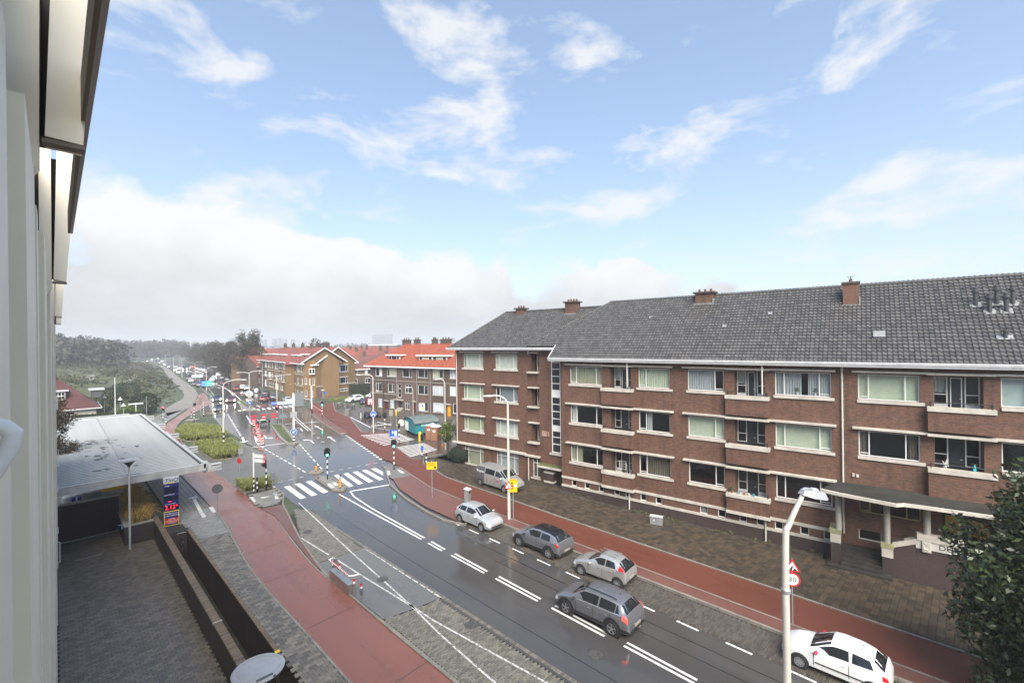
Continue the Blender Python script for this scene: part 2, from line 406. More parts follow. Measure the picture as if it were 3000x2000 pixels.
HOLES = [(-12.0, 6.95, -12.0, 57.0), (27.45, 46.0, -14.0, 45.0)]     # the sunken yard and the sloping pavement lie in gaps of the ground sheet
g = MB(); B_ = 3400
gx = sorted({-B_, B_, *[h for q in HOLES for h in q[:2]]}); gy = sorted({-B_, B_, *[h for q in HOLES for h in q[2:]]})
for x0, x1 in zip(gx, gx[1:]):
    for y0, y1 in zip(gy, gy[1:]):
        if not any(q[0] < (x0 + x1) / 2 < q[1] and q[2] < (y0 + y1) / 2 < q[3] for q in HOLES): g.poly([(x0, y0, -.05), (x1, y0, -.05), (x1, y1, -.05), (x0, y1, -.05)])
g.poly([(-12.2, -14.2, -2.7), (46.2, -14.2, -2.7), (46.2, 57.2, -2.7), (-12.2, 57.2, -2.7)]); g.poly([(5.36, 46.2, -.02), (7.0, 46.2, -.02), (7.0, 57.1, -.02), (5.36, 57.1, -.02)])
struct(g, 'ground', M_GROUND)

# main road, the junction and the avenue running off towards the dunes
avenue_l = [(14.4, -25), (14.4, 42), (15.2, 50), (18.6, 62), (19.2, 85), (21.5, 104), (24.1, 118.5), (29.4, 143.6), (33.2, 176), (37.0, 211), (42.0, 262), (48.4, 322), (55.6, 399), (60, 470), (56, 540), (48, 640)]
avenue_r = [(56, 650), (67, 545), (75, 470), (72, 400), (66, 330), (60, 280), (53, 225), (47.5, 185), (43.5, 155), (41.5, 135), (39.8, 118), (38, 106), (37, 96), (40, 92), (58, 97), (140, 118), (142, 108), (60, 88), (44, 82), (36, 64), (32, 55), (27, 45.5), (24.3, 40), (23.5, 34), (23.55, 12), (23.6, -25)]
sheet('road', avenue_l + avenue_r, 0.0, M_ASPH)

# near left: pavement, cycle path and the old paved lay-by, all raised a little
sheet('layby_paving_base', [(11.0, -25), (14.3, -25), (14.3, 28.3), (14.9, 38.4), (12.3, 38.6), (11.2, 33), (11.0, 25)], 0.006, M_JOINT)
lp = [(8.4, -25), (8.35, 17.5), (8.3, 29), (8.75, 36), (9.2, 41), (9.35, 50), (9.4, 60), (10.2, 78), (11.5, 92), (15.5, 104), (21, 121), (26.5, 143), (28.0, 150)]
rp_ = [(30.5, 157), (26, 128), (22.3, 117), (17.4, 105), (14, 93), (12.6, 80), (12.0, 64), (12.1, 50), (12.3, 42.5), (12.25, 39), (11.75, 35.6), (11.1, 29), (11.1, 24.5), (11.25, 15), (11.3, -25)]
PATH_L, PATH_R = smooth_line(lp, 4), smooth_line(rp_, 4)
mb = MB(); pts = PATH_L + PATH_R; n_ = min(len(PATH_L), len(PATH_R)); Rr = PATH_R[::-1]
sheet('cycle_path', pts, 0.05, M_REDL)
mb = MB(); ribbon(mb, PATH_L, .10, -.02, zt=.062, off=-.06); ribbon(mb, PATH_R, .10, -.02, zt=.062, off=-.06)
struct(mb, 'path_edging', M_KERB)
sheet('dune_walkway', [(15.3, 110), (21.4, 122), (26.4, 143.5), (28.2, 152), (31.3, 174.1), (34.8, 211.1), (39.8, 261.9), (46.2, 322.2), (53.3, 398.8), (51.0, 399), (44.2, 330.2), (35.7, 252.0), (29.9, 195.5), (25.6, 155.7), (23.4, 143.8), (16.5, 122)], 0.03, mat('pale_walkway', (.21, .19, .165), .6, var=.2, vscale=.4))
sheet('dune_side_pavement', [(9.5, 88), (11.2, 93), (15.0, 104.5), (19.5, 118), (15.3, 114.9), (9.0, 101)], 0.03, mat('grey_slabs_wet', (.20, .19, .17), .4, var=.2, vscale=.5))

# right of the road: kerb, parking bays, red verge and path, tiled pavement
sheet('parking_bays', [(21.55, -25), (23.55, -25), (23.5, 25.5), (22.2, 27.4), (21.5, 26.8)], 0.005, M_JOINT)
sheet('red_brick_verge', [(23.6, -25), (24.6, -25), (24.7, 20), (24.7, 30), (24.9, 36), (26.0, 41), (26.6, 44.2), (25.4, 44.6), (23.9, 41.0), (22.6, 37.6), (21.6, 32), (21.5, 27), (22.3, 27.6), (23.5, 25.5)], 0.10, M_REDPAV)
sheet('right_cycle_path', [(24.64, -25), (27.5, -25), (27.4, 22.3), (27.7, 37.3), (29.1, 43.4), (30.0, 45.0), (27.2, 47.2), (26.62, 44.2), (26.0, 41), (24.9, 36), (24.7, 30)], 0.085, M_REDR)

# side street mouth on the right: red paving, the brick nose and the wet corner pavement
sheet('side_street', [(27.2, 47.2), (30.0, 45.0), (33.5, 45.35), (62, 47.0), (62, 53), (44, 55.5), (37.2, 57.5), (36.2, 61), (31.0, 66.9), (27.0, 48.2)], .078, mat('side_street_brick', (.10, .075, .06), .4, extra=wet((.085, .062, .050), (.140, .105, .085), .45, .4, .12, 14)))
sheet('red_crossing', [(27.0, 47.9), (31.0, 66.9), (33.2, 66), (36.8, 61.5), (31.2, 52), (29.2, 45.6), (27.2, 47.2)], .082, M_REDR)
slab('brick_nose', [(30.3, 67.3), (31.35, 66.8), (34.8, 81.9), (36.9, 91), (39.5, 97.5), (38.8, 98.2), (35.4, 91), (32.9, 80.8)], -.02, .12, M_REDPAV)
kerb('kerb', [(31.35, 66.8), (30.3, 67.3), (32.9, 80.8), (35.4, 91), (38.8, 98.2)], .14, .13)
sheet('red_side_path', [(31.4, 66.9), (33.4, 66.2), (38.4, 80.6), (40, 90), (45, 103), (42, 107), (37.8, 99), (35.5, 84)], .05, M_REDR)
slab('corner_pavement', [(33.2, 66.0), (33.6, 64.2), (34.6, 62.2), (36.4, 61), (38.5, 58.5), (44, 56.3), (62, 53.6), (62, 66), (52, 66.5), (47.3, 90), (47, 98), (44.5, 101), (40, 90), (38.4, 80.6)], -.02, .07, mat('wet_clinker_pavement', (.12, .10, .085), .4, extra=bricks((.115, .092, .075), (.085, .070, .058), (.05, .045, .04), .21, .08)))
kerb('kerb', [(45.0, 103), (40, 90.5), (38.3, 80.6), (33.2, 66.0), (33.6, 64.2), (34.6, 62.2), (36.4, 61)], .14, .11)
slab('avenue_pavement', [(42.5, 112), (44, 118), (47, 150), (52, 185), (66, 270), (72, 268), (60, 185), (55, 150), (60, 128), (60, 112)], -.02, .06, MATS['wet_clinker_pavement'])
for q in ([(26.0, 85.0), (27.3, 82.0), (23.6, 65.3), (22.9, 64.6), (22.2, 65.6), (23.0, 71.0)],):
    slab('refuge', q, -.02, .12, M_KERB); slab('refuge_grass', [(26.0, 84.0), (26.9, 81.9), (23.3, 66.3), (22.7, 66.3), (23.4, 71.2)], .10, .16, M_GRASS)
slab('median', [(27.1, 105.9), (29.8, 104.8), (30.2, 107.2), (32.6, 127), (31.2, 126), (30.2, 120)], -.02, .12, M_KERB); slab('median_grass', [(29.2, 109), (29.9, 109), (32.2, 125.5), (31.4, 125), (30.6, 120)], .1, .15, M_GRASS)
mb = MB()
for q in ([(125, 1120), (195, 1110), (215, 1145), (140, 1155)], [(235, 1110), (310, 1100), (330, 1125), (250, 1135)], [(450, 1085), (520, 1070), (540, 1090), (470, 1105)]): mb.prism([(p.x, p.y) for p in P(zL, *q)][::-1], .12, .14)
struct(mb, 'tactile_strips', mat('white_tactile_tile', (.62, .60, .54), .5, var=.12, vscale=3))
isl = [(18.55, 46.7), (19.35, 47.15), (19.75, 45.8), (19.55, 43), (19.3, 41.5), (18.85, 41.0), (18.2, 41.8), (18.3, 44)]
slab('crossing_island', isl, -.02, .10, M_JOINT); kerb('kerb', isl + [isl[0]], .12, .12)
mb = MB()
for q in ([(1010, 1050), (1050, 1042), (1100, 1085), (1062, 1095)], [(1070, 1035), (1110, 1028), (1145, 1060), (1105, 1068)]): mb.prism([(p.x, p.y) for p in P(zS, *q, z=.12)][::-1], .10, .135)
for q in ([(1702, 898), (1728, 893), (1742, 940), (1708, 946)], [(1818, 888), (1845, 882), (1902, 918), (1872, 926)]): mb.prism([(p.x, p.y) for p in P(zS, *q, z=.1)][::-1], .06, .115)
struct(mb, 'tactile_strips', MATS['white_tactile_tile'])
for nm_, q in (('signal_island', [(18.75, 49.2), (19.3, 49.95), (19.9, 49.95), (20.3, 48.9), (19.8, 48.4), (19.1, 48.5)]), ('lane_island', [at(*zM(165, 1305)), at(*zM(220, 1280)), at(*zM(345, 1285)), at(*zM(290, 1300))])):
    slab(nm_, q, -.02, .10, M_KERB)
sheet('crossing_corner_slabs', P(zS, (1665, 850), (1720, 832), (1850, 870), (1975, 965), (1760, 1000), (1700, 955)), .106, mat('grey_slabs', (.19, .18, .16), .45, extra=bricks((.19, .18, .16), (.15, .14, .125), (.06, .055, .05), .60, .40)))
kerb('kerb', [(25.7, 46.2), (25.2, 44.6), (24.0, 42.2), (22.7, 39.4), (21.6, 35), (21.05, 31), (20.95, 28.5), (21.5, 26.6), (22.3, 27.0), (23.5, 25.4), (23.6, 20), (23.62, -12)], .14, .13)
kerb('kerb', [(24.62, -10), (24.65, 20), (24.68, 30), (24.88, 36), (25.95, 41), (26.6, 44.1)], .10, .108)
kerb('kerb', [(22.0, 104.5), (24.1, 118.5), (29.4, 143.6), (33.2, 176), (42, 262)], .2, .14)
sheet('lay_shrub_strip', [(20.2, 104.5), (22.0, 104.5), (24.1, 118.5), (29.4, 143.6), (30.8, 150), (29.4, 153), (26, 128)], .03, mat('dead_leaf_strip', (.075, .06, .045), .9, var=.5, vscale=1.2, bump=.5))
# ------------------------------------------------------------------ painted markings (thin sheets over the road)
ZM = 0.006
def marks(name, quads, z=ZM, m=ROADW):
    mb = MB()
    for q in quads: mb.poly([(p[0], p[1], z) for p in q])
    return struct(mb, name, m)
def bar(x0, x1, y0, y1, sk=0.0): return [(x0, y0), (x1, y0), (x1 + sk, y1), (x0 + sk, y1)]
def line(a, b, w_=0.12):
    a, b = Vector((a[0], a[1], 0)), Vector((b[0], b[1], 0)); d = (b - a).normalized(); n = Vector((-d.y, d.x, 0)) * w_ / 2
    return [a - n, b - n, b + n, a + n]
def dashes(a, b, n, fill=.6, w_=.4):
    a, b = Vector((a[0], a[1], 0)), Vector((b[0], b[1], 0)); out = []
    for i in range(n): out.append(line(a.lerp(b, (i + .5 - fill / 2) / n), a.lerp(b, (i + .5 + fill / 2) / n), w_))
    return out
def polyline(pts, w_=.12):
    return [line(a, b, w_) for a, b in zip(pts, pts[1:])]
marks('zebra_crossing', [bar(15.22, 15.72, 41.8, 46.55, .22), bar(16.22, 16.74, 41.87, 46.62, .24), bar(17.25, 17.77, 41.87, 46.62, .28),
    bar(19.69, 20.18, 41.8, 46.65, .67), bar(20.69, 21.19, 41.85, 46.48, .62), bar(21.68, 22.2, 41.7, 46.35, .6), bar(22.75, 23.25, 41.6, 46.2, .5), [(23.9, 42.85), (24.51, 43.96), (24.78, 46.04), (24.22, 45.99)]])
marks('far_zebra_crossing', [bar(x, x + .55, 104.3, 107.4, .5) for x in (29.6, 30.7, 31.8, 32.9, 34.0, 35.1, 36.2)])
cl = [line((17.9, y0), (17.86, y1), .13) for y0, y1 in ((26.13, 24.5), (23.56, 20.33), (19.4, 16.1), (15.17, 11.95), (10.97, 7.75), (6.8, 3.6), (2.6, -.6))]
cl += [line((18.19, y0), (18.12, y1), .13) for y0, y1 in ((26.18, 24.52), (23.57, 20.33), (19.41, 16.1), (15.17, 11.95), (10.97, 7.75), (6.8, 3.6), (2.6, -.6))]
cl += polyline([(18.17, 40.6), (18.0, 34), (17.93, 27.0)], .14) + polyline([(19.24, 40.6), (18.79, 38.9), (18.45, 35), (18.25, 29.0), (18.2, 27.0)], .14)
marks('centre_line', cl)
st = [line((19.3, 40.5), (22.75, 39.55), .28), line((13.4, 68.3), (22.47, 66.9), .25), line((27.8, 82.86), (32.79, 80.71), .25), line((26.75, 44.75), (29.1, 44.0), .25)]
marks('stop_line', st)
jd = dashes((19.33, 65.3), (18.8, 49.8), 10, .6, .16) + dashes((23.61, 65.0), (20.44, 49.6), 8, .6, .16) + dashes((15.2, 48.43), (18.3, 48.57), 3, .5, .10) + dashes((20.4, 48.38), (27.2, 47.7), 7, .45, .10)
jd += dashes((30.8, 65.9), (27.0, 48.5), 15, .55, .48)
jd += dashes((14.0, 79.0), (13.2, 90.5), 9, .5, .7) + dashes((24.1, 104), (19.6, 77), 16, .5, .25)
jd += [line(a, b, .25) for a, b in [(at(*zS(845, 468)), at(*zS(875, 470))), (at(*zS(895, 515)), at(*zS(928, 517))), (at(*zS(945, 562)), at(*zS(980, 564)))]]
marks('junction_dashes', jd)
l2 = polyline([(31.66, 88.64), (28.5, 73.4)], .14) + polyline([(31.2, 88.7), (28.1, 73.5)], .14)
l2 += polyline(P(zS, (178, 500), (200, 570), (275, 635))[:], .14) + polyline(P(zS, (190, 500), (215, 565), (285, 628)), .14)
l2 += dashes((35.2, 100), (31.66, 88.6), 9, .6, .14) + dashes(at(*zL(330, 1230)), at(*zL(460, 1440)), 8, .6, .3)
l2 += polyline([at(*zK(x, y)) for x, y in ((1150, 490), (1340, 580), (1770, 795), (2010, 900), (2110, 960), (2210, 1060), (2330, 1240))], .3)
l2 += polyline([at(*zK(x, y)) for x, y in ((2110, 950), (2230, 1030), (2352, 1150))] + [at(*zL(240, 915))], .22)
l2 += polyline([at(*zL(x, y)) for x, y in ((0, 690), (60, 800), (125, 915))], .2)
l2 += dashes(at(*zK(1990, 1350)), at(*zK(1640, 900)), 14, .45, .14) + dashes(at(*zL(700, 960)), at(*zL(480, 860)), 5, .5, .14) + dashes(at(*zL(480, 860)), at(*zL(200, 670)), 9, .45, .14)
marks('lane_lines', l2)
def arrow(tail, tip, bend=None, w_=.18, head=.55):
    tail, tip = Vector(tail), Vector(tip); out = []
    last = tail
    if bend is not None: out.append(line(tail, bend, w_)); last = Vector(bend)
    d = (tip - last); L = d.length; d.normalize(); n = Vector((-d.y, d.x, 0)); hl = min(1.2, L * .6)
    if L - hl > .05: out.append(line(last, tip - d * hl, w_))
    out.append([tip, tip - d * hl + n * head / 2, tip - d * hl - n * head / 2])
    return out
ar = arrow(at(*zS(1105, 555)), at(*zS(1022, 500)), None, .2, .8) + arrow(at(*zS(965, 430)), at(*zS(875, 378)), None, .2, .8)
ar += arrow(at(*zS(860, 580)), at(*zS(727, 540)), at(*zS(820, 545)), .2, .8) + arrow(at(*zS(288, 488)), at(*zS(398, 518)), at(*zS(315, 522)), .2, .8)
ar += arrow(at(*zS(730, 440)), at(*zS(650, 408)), at(*zS(705, 408)), .2, .3) + arrow(at(*zS(42, 512)), at(*zS(62, 574)), None, .3, 1.2)
ar += arrow(at(*zL(640, 1040)), at(*zL(575, 995)), None, .25, .9) + arrow(at(*zL(330, 885)), at(*zL(410, 920)), None, .3, .9) + arrow(at(*zK(1860, 895)), at(*zK(1920, 920)), None, .3, .9)
marks('lane_arrows', ar)
# parking bay ticks made of short white setts, and the white lines over the lay-by
bt = []
for y0, y1 in ((27.6, 26.95), (25.84, 24.71), (23.62, 22.52), (21.37, 20.3), (19.18, 18.07), (16.9, 15.86), (14.5, 13.4), (11.96, 11.2), (10.08, 8.98), (7.78, 6.65), (5.34, 4.29), (3.0, 2.0)):
    n = max(3, round((y0 - y1) / .22)); bt += dashes((21.27, y0), (21.25, y1), n, .92, .12)
marks('bay_ticks', bt)
ll = polyline([(12.13, 33.3), (12.4, 29.2)], .1) + polyline([(12.45, 28.69), (12.61, 25.5), (12.93, 20.6)], .095) + polyline([(14.69, 40.75), (13.59, 28.72), (13.21, 23.74), (12.95, 20.5)], .095)
ll += polyline([(12.95, 20.6), (13.02, 18.6), (13.34, 15.68), (13.7, 12.5), (14.1, 8)], .095) + polyline([(12.95, 20.5), (12.6, 17.5), (12.39, 14.58), (12.2, 11)], .095)
WORN = mat('worn_marking', (.5, .5, .47), .5, extra=lambda t, b, co, c: t.link(t.mix(t.ramp(t.noise(co, 7, 5, .7), [(.40, 0.), (.52, 1.)]), (.20, .19, .165), (.62, .61, .57)), b.inputs['Base Color']))
marks('layby_lines', ll, z=.062, m=WORN)
marks('layby_edge', dashes((14.43, 28.57), (14.47, 20.0), 12, .86, .14), z=.03, m=WORN)
tar = polyline([(20.25, 26), (20.2, 17), (20.3, 4)], .05) + polyline([(19.35, 21), (19.3, 12), (19.4, 2)], .04) + polyline([(15.9, 38), (15.7, 24), (15.8, 6)], .04) + polyline(P(zS, (640, 455), (720, 545)), .09) + polyline(P(zS, (700, 385), (800, 470)), .09) + polyline(P(zS, (0, 262), (75, 258), (90, 330)), .12) + polyline(P(zT, (690, 1035), (780, 1005), (1190, 1200)), .04)
marks('tar_seams', tar, z=.0045, m=mat('tar', (.02, .02, .021), .25))
marks('path_seams', [line((8.4, y), (11.2, y + .15), .05) for y in (16.3, 22.5, 28.6, 33.4)], z=.054, m=mat('path_joint', (.10, .055, .045), .4))
# zebra over the side street
cz = []
for k in range(9):
    t0 = k / 9; a = Vector((31.8 - 1.2 * t0, 63.4 - 9.3 * t0, 0)); b = Vector((36.4 - .8 * t0, 61.0 - 6.5 * t0, 0)); cz.append(line(a, b, .34))
for k in range(9):
    t0 = k / 9; a = Vector((31.3 - 1.7 * t0, 52.6 - 6.1 * t0, 0)); b = Vector((35.2 - 1.1 * t0, 51.9 - 4.6 * t0, 0)); cz.append(line(a, b, .26))
marks('side_street_zebra', cz, z=.09)
marks('forecourt_line', polyline([at(*zN(390, 543)), at(*zN(720, 715)), at(*zN(1110, 770))], .2), z=.11)

# ------------------------------------------------------------------ paving laid piece by piece
def paving(parent, name, spots, size, z, m, joint=.008, keep=300, h=.05, zfun=None, rot=0.0):
    """spots: centres (x, y); the pieces nearest the lens are objects, the others one mesh"""
    lx, ly = size; hx, hy = lx / 2 - joint / 2, ly / 2 - joint / 2; c = .006
    one = MB(); top = [(-hx + c, -hy + c, 0), (hx - c, -hy + c, 0), (hx - c, hy - c, 0), (-hx + c, hy - c, 0)]
    low = [(-hx, -hy, -c), (hx, -hy, -c), (hx, hy, -c), (-hx, hy, -c)]; bot = [(p[0], p[1], -h) for p in low]
    one.add(top + low + bot, [(0, 1, 2, 3)] + [(4 + i, 4 + (i + 1) % 4, (i + 1) % 4, i) for i in range(4)] + [(8 + i, 8 + (i + 1) % 4, 4 + (i + 1) % 4, 4 + i) for i in range(4)])
    me = one.mesh(name, m)
    def seen(p):                                         # how large the piece shows
        v = Vector((p[0], p[1], z - CAM_H)); dz = v.dot(_f)
        if dz < .5: return -1e9
        sx = 1500 + FPX * v.dot(_r) / dz; sy = 1000 - FPX * v.z / dz
        return (-dz if (150 < sx < 3010 and 0 < sy < 2010) else -1e6 - dz)
    spots = sorted(spots, key=seen, reverse=True)
    rest = MB()
    for i, p in enumerate(spots):
        zz = (zfun(p[0], p[1]) if zfun else z) + random.uniform(-.004, .004)
        e = (random.uniform(-.012, .012), random.uniform(-.012, .012), rot + random.uniform(-.012, .012))
        M = Matrix.Translation((p[0], p[1], zz)) @ Matrix.Rotation(e[2], 4, 'Z') @ Matrix.Rotation(e[0], 4, 'X') @ Matrix.Rotation(e[1], 4, 'Y')
        if i < keep:
            o = bpy.data.objects.new(name, me); COL.objects.link(o); o.parent = parent; o.matrix_local = M
        else:
            rest.T = M; rest.add(one.v, one.f)
    if rest.v: rest.build(name + '_field', m, parent, kind='stuff')
def inside(poly, x, y):
    c = False; n = len(poly)
    for i in range(n):
        (x1, y1), (x2, y2) = poly[i][:2], poly[i - 1][:2]
        if (y1 > y) != (y2 > y) and x < (x2 - x1) * (y - y1) / (y2 - y1) + x1: c = not c
    return c
def bond(x0, x1, y0, y1, lx, ly, poly=None, shift=.5):
    out = []; r = 0; y = y0 + ly / 2
    while y < y1:
        x = x0 + lx / 2 - (shift * lx if r % 2 else 0)
        while x < x1 + lx * .3:
            if poly is None or inside(poly, x, y): out.append((x, y))
            x += lx
        y += ly; r += 1
    return out
# ------------------------------------------------------------------ sunken yard with its walls, left of the cycle path
RZ = -1.38
B_DARK = mat('dark_purple_brick', (.06, .04, .035), .6, extra=bricks((.050, .033, .032), (.075, .050, .044), (.05, .045, .04)))
M_COPE = mat('coping_brick', (.17, .12, .075), .6, extra=per_piece((.085, .062, .042), (.21, .145, .085), .5))
yard = sheet('sunken_yard', [(-12, -12), (5.36, -12), (5.36, 49.5), (-12, 49.5)], RZ - .02, M_JOINT)
paving(yard, 'paving_stone', bond(.05, 5.3, 15.0, 49.3, .30, .22), (.30, .22), RZ, M_PAVED)
mb = MB(); mb.box(-.05, 3.6, 49.25, 49.36, RZ, RZ + .05); mb.box(.9, 2.3, 44.6, 44.72, RZ - .02, RZ + .012)
struct(mb, 'yard_threshold', CONC)
def coping(parent, x0, x1, y0, y1, z, keep=300):
    paving(parent, 'coping_brick', [((x0 + x1) / 2, y0 + .035 + k * .07) for k in range(int((y1 - y0) / .07))], (x1 - x0, .07), z, M_COPE, .010, keep, .08)
def wall_thing(name, label, build, mats, cat='wall'):
    t = thing(name, label, cat); mb = MB(); build(mb); mb.build('brickwork', mats, t); return t
wt = wall_thing('retaining_wall', 'dark brick retaining wall with brick coping beside the sunken yard', lambda m: m.box(5.36, 5.70, -12, 46.2, -2.3, .03), B_DARK)
coping(wt, 5.345, 5.715, 8, 46.2, .10)
MB().box(5.33, 5.73, 26.15, 26.24, .02, .125).build('capping_joint', CONC, wt)
wt = wall_thing('retaining_wall', 'second brick retaining wall edging the pavement beyond the narrow trench', lambda m: m.box(6.80, 6.95, 21.9, 41.0, -2.3, .03), B_DARK)
coping(wt, 6.785, 6.975, 21.9, 41.0, .085, 273)
mb = MB(); mb.box(6.78, 6.98, 21.72, 21.90, -2.3, .03); mb.build('end_post', B_DARK, wt); MB().box(6.94, 7.0, -12, 21.7, -2.3, .02).build('lower_brickwork', B_DARK, wt)
MB().box(6.78, 6.98, 21.72, 21.90, .03, .06).build('yellow_cap', YEL, wt)
wall_thing('trench_end_wall', 'short brick wall closing the far end of the narrow trench', lambda m: m.box(5.70, 6.95, 41.0, 41.15, -2.3, .0), B_DARK)
sheet('trench_floor', [(5.70, -12), (6.95, -12), (6.95, 41), (5.70, 41)], -2.1, mat('mossy_trench_soil', (.035, .032, .02), .9, var=.5, vscale=2, bump=.5))
mb = MB(); ribbon(mb, [(6.45, 8), (6.45, 41)], .16, -2.1, zt=-2.0); struct(mb, 'trench_gutter', CONC)

# pavement between the trench and the cycle path
lpv = [(6.98, 5), (8.33, 5), (8.30, 17.5), (8.24, 29), (8.66, 36), (8.9, 38.3), (6.98, 38.3)]
pv = sheet('pavement', [(6.98, -25), (8.36, -25), (8.30, 17.5), (8.24, 29), (8.66, 36), (9.15, 41), (9.33, 60), (6.3, 60), (6.3, 46), (5.7, 46), (5.7, 41.1), (6.98, 41.1)], .02, M_JOINT)
paving(pv, 'paving_stone', bond(7.0, 8.8, 14.5, 38.3, .30, .22, lpv), (.30, .22), .055, M_PAVE)
lp2 = [(6.98, 38.3), (8.9, 38.3), (9.1, 41), (9.25, 45.2), (6.4, 45.2), (6.98, 41.2)]
paving(pv, 'grey_slab', bond(6.2, 9.4, 38.3, 45.2, .30, .15, lp2), (.30, .15), .055, mat('pale_grey_paver', (.25, .24, .22), .5, extra=per_piece((.17, .165, .155), (.28, .27, .25), .5)), keep=200)
mb = MB()
for k in range(8): mb.box(6.45 + k * .34, 6.45 + k * .34 + .315, 45.3, 59.5, .0, .05)
mb.build('long_slab', mat('brown_slab', (.16, .145, .12), .5, var=.2, vscale=1.2), pv, kind='stuff')
mb = MB()
for q in ([(280, 575), (405, 545), (415, 570), (285, 590)], [(332, 600), (385, 590), (497, 795), (445, 808)], [(445, 815), (500, 800), (548, 862), (487, 878)], [(583, 718), (645, 706), (697, 790), (640, 800)]):
    mb.prism([(p.x, p.y) for p in P(zV, *q)][::-1], .05, .072)
for q in ([(1203, 572), (1255, 566), (1328, 640), (1275, 648)], [(1573, 520), (1620, 514), (1655, 600), (1605, 606)], [(1350, 582), (1520, 556), (1530, 570), (1362, 598)], [(1490, 360), (1530, 356), (1610, 415), (1580, 424)]):
    mb.prism([(p.x, p.y) for p in P(zV, *q)][::-1], .05, .132)
struct(mb, 'tactile_strips', mat('white_tactile_tile', (.62, .60, .54), .5, var=.12, vscale=3))
# corner patch of slabs at the crossing, the red brick triangle
tp = [(12.2, 46.6), (14.72, 46.03), (14.55, 44), (13.5, 41.35), (12.0, 41.52)]
tpo = slab('crossing_slabs', tp, -.02, .10, M_JOINT)
paving(tpo, 'paving_slab', bond(11.9, 15, 41.3, 46.7, .60, .40, [(12.25, 46.4), (14.5, 45.9), (14.4, 44), (13.4, 41.5), (12.1, 41.6)]), (.60, .40), .13, mat('wet_slab', (.22, .21, .185), .4, extra=per_piece((.16, .15, .13), (.25, .24, .205), .4)))
slab('red_brick_triangle', [(12.0, 41.5), (13.5, 41.35), (13.45, 39.8), (11.95, 33.0), (11.2, 27.5), (11.2, 29), (11.85, 35.6), (12.25, 39)], -.02, .09, M_REDPAV)
kerb('kerb', [(14.7, 46.6), (14.65, 44.2), (13.6, 41.3), (11.95, 32.8), (11.2, 27.2), (11.18, 18), (11.3, 10), (11.35, -6)], .12, .11)
lay = bpy.data.objects['layby_paving_base']
lp3 = [(11.5, 8), (14.3, 8), (14.3, 20.0), (13.05, 20.1), (11.75, 20.4), (11.35, 20.5), (11.4, 12)]
paving(lay, 'clinker', bond(11.4, 14.3, 9.0, 20.4, .21, .105, lp3), (.21, .105), .055, M_CLINK)
lp4 = [(12.68, 28.7), (14.3, 28.7), (14.75, 38.2), (13.9, 39.6), (12.0, 32.8), (11.45, 28.7)]
paving(lay, 'clinker_block', bond(11.2, 14.7, 28.7, 39.4, .21, .105, lp4), (.21, .105), .055, M_CLINK, keep=40)
sheet('old_asphalt_patch', [(11.25, 28.6), (14.42, 28.6), (14.42, 20.0), (13.05, 20.15), (11.35, 20.5)], .056, mat('cracked_asphalt', (.15, .15, .14), .5, extra=wet((.115, .112, .104), (.190, .185, .172), .36, .55, .2, 25)))
gu = MB()
for k in range(330):
    y = -4 + k * .13
    gu.T = Matrix.Translation((14.62 + max(0, (y - 38)) * .1, y, 0)); gu.cbox((0, 0, 0), (.20, .112, .03))
struct(gu, 'gutter_setts', M_CLINK)

# garage door in the end wall, planter with ornamental grass, forecourt
fc = [(-12, 49.5), (3.3, 49.5), (3.3, 57), (-12, 57)]
sheet('forecourt', [(-12, 49.45), (3.2, 49.45), (3.2, 55.5), (6.3, 55.5), (6.3, 60), (9.3, 60), (9.3, 88), (-12, 88)], .0, mat('forecourt_concrete', (.13, .125, .12), .45, var=.3, vscale=.5, rvar=.15))
t = thing('yard_end_wall', 'dark brick wall with a wide maroon garage door at the end of the sunken yard', 'wall')
MB().box(-.3, 3.62, 49.42, 49.7, RZ, 1.45).build('brickwork', B_DARK, t)
gd = MB()
for k in range(9): gd.box(.08, 3.45, 49.36, 49.42, RZ + .05 + k * .28, RZ + .32 + k * .28)
gd.build('garage_door', mat('maroon_door', (.028, .012, .014), .5, var=.2, vscale=2), t)
MB().box(-.3, 3.62, 49.33, 49.75, 1.45, 1.56).build('coping', CONC, t)
t = thing('grass_planter', 'brick planter with concrete rims at the corner of the sunken yard', 'planter')
MB().box(3.6, 3.9, 45.1, 56, RZ, .02).box(3.9, 5.36, 45.1, 45.35, RZ, .02).box(3.9, 5.7, 55.7, 56, RZ, .02).box(5.36, 5.7, 46.2, 55.7, -1, .02).build('brickwork', B_DARK, t)
MB().box(3.55, 3.95, 45.05, 56, .02, .12).build('rim', CONC, t); MB().box(3.95, 5.36, 45.05, 45.38, .02, .115).build('rim', CONC, t)
MB().box(3.9, 5.36, 45.35, 55.7, -.4, -.12).build('soil', mat('dark_soil', (.03, .025, .02), .9), t)
MB().box(3.51, 3.62, 46.0, 46.5, -.35, -.05).tube([(3.5, 46.05, -.02), (3.3, 46.05, .0)], .03).build('blue_tap_box', mat('light_blue_plastic', (.15, .35, .6), .4), t)

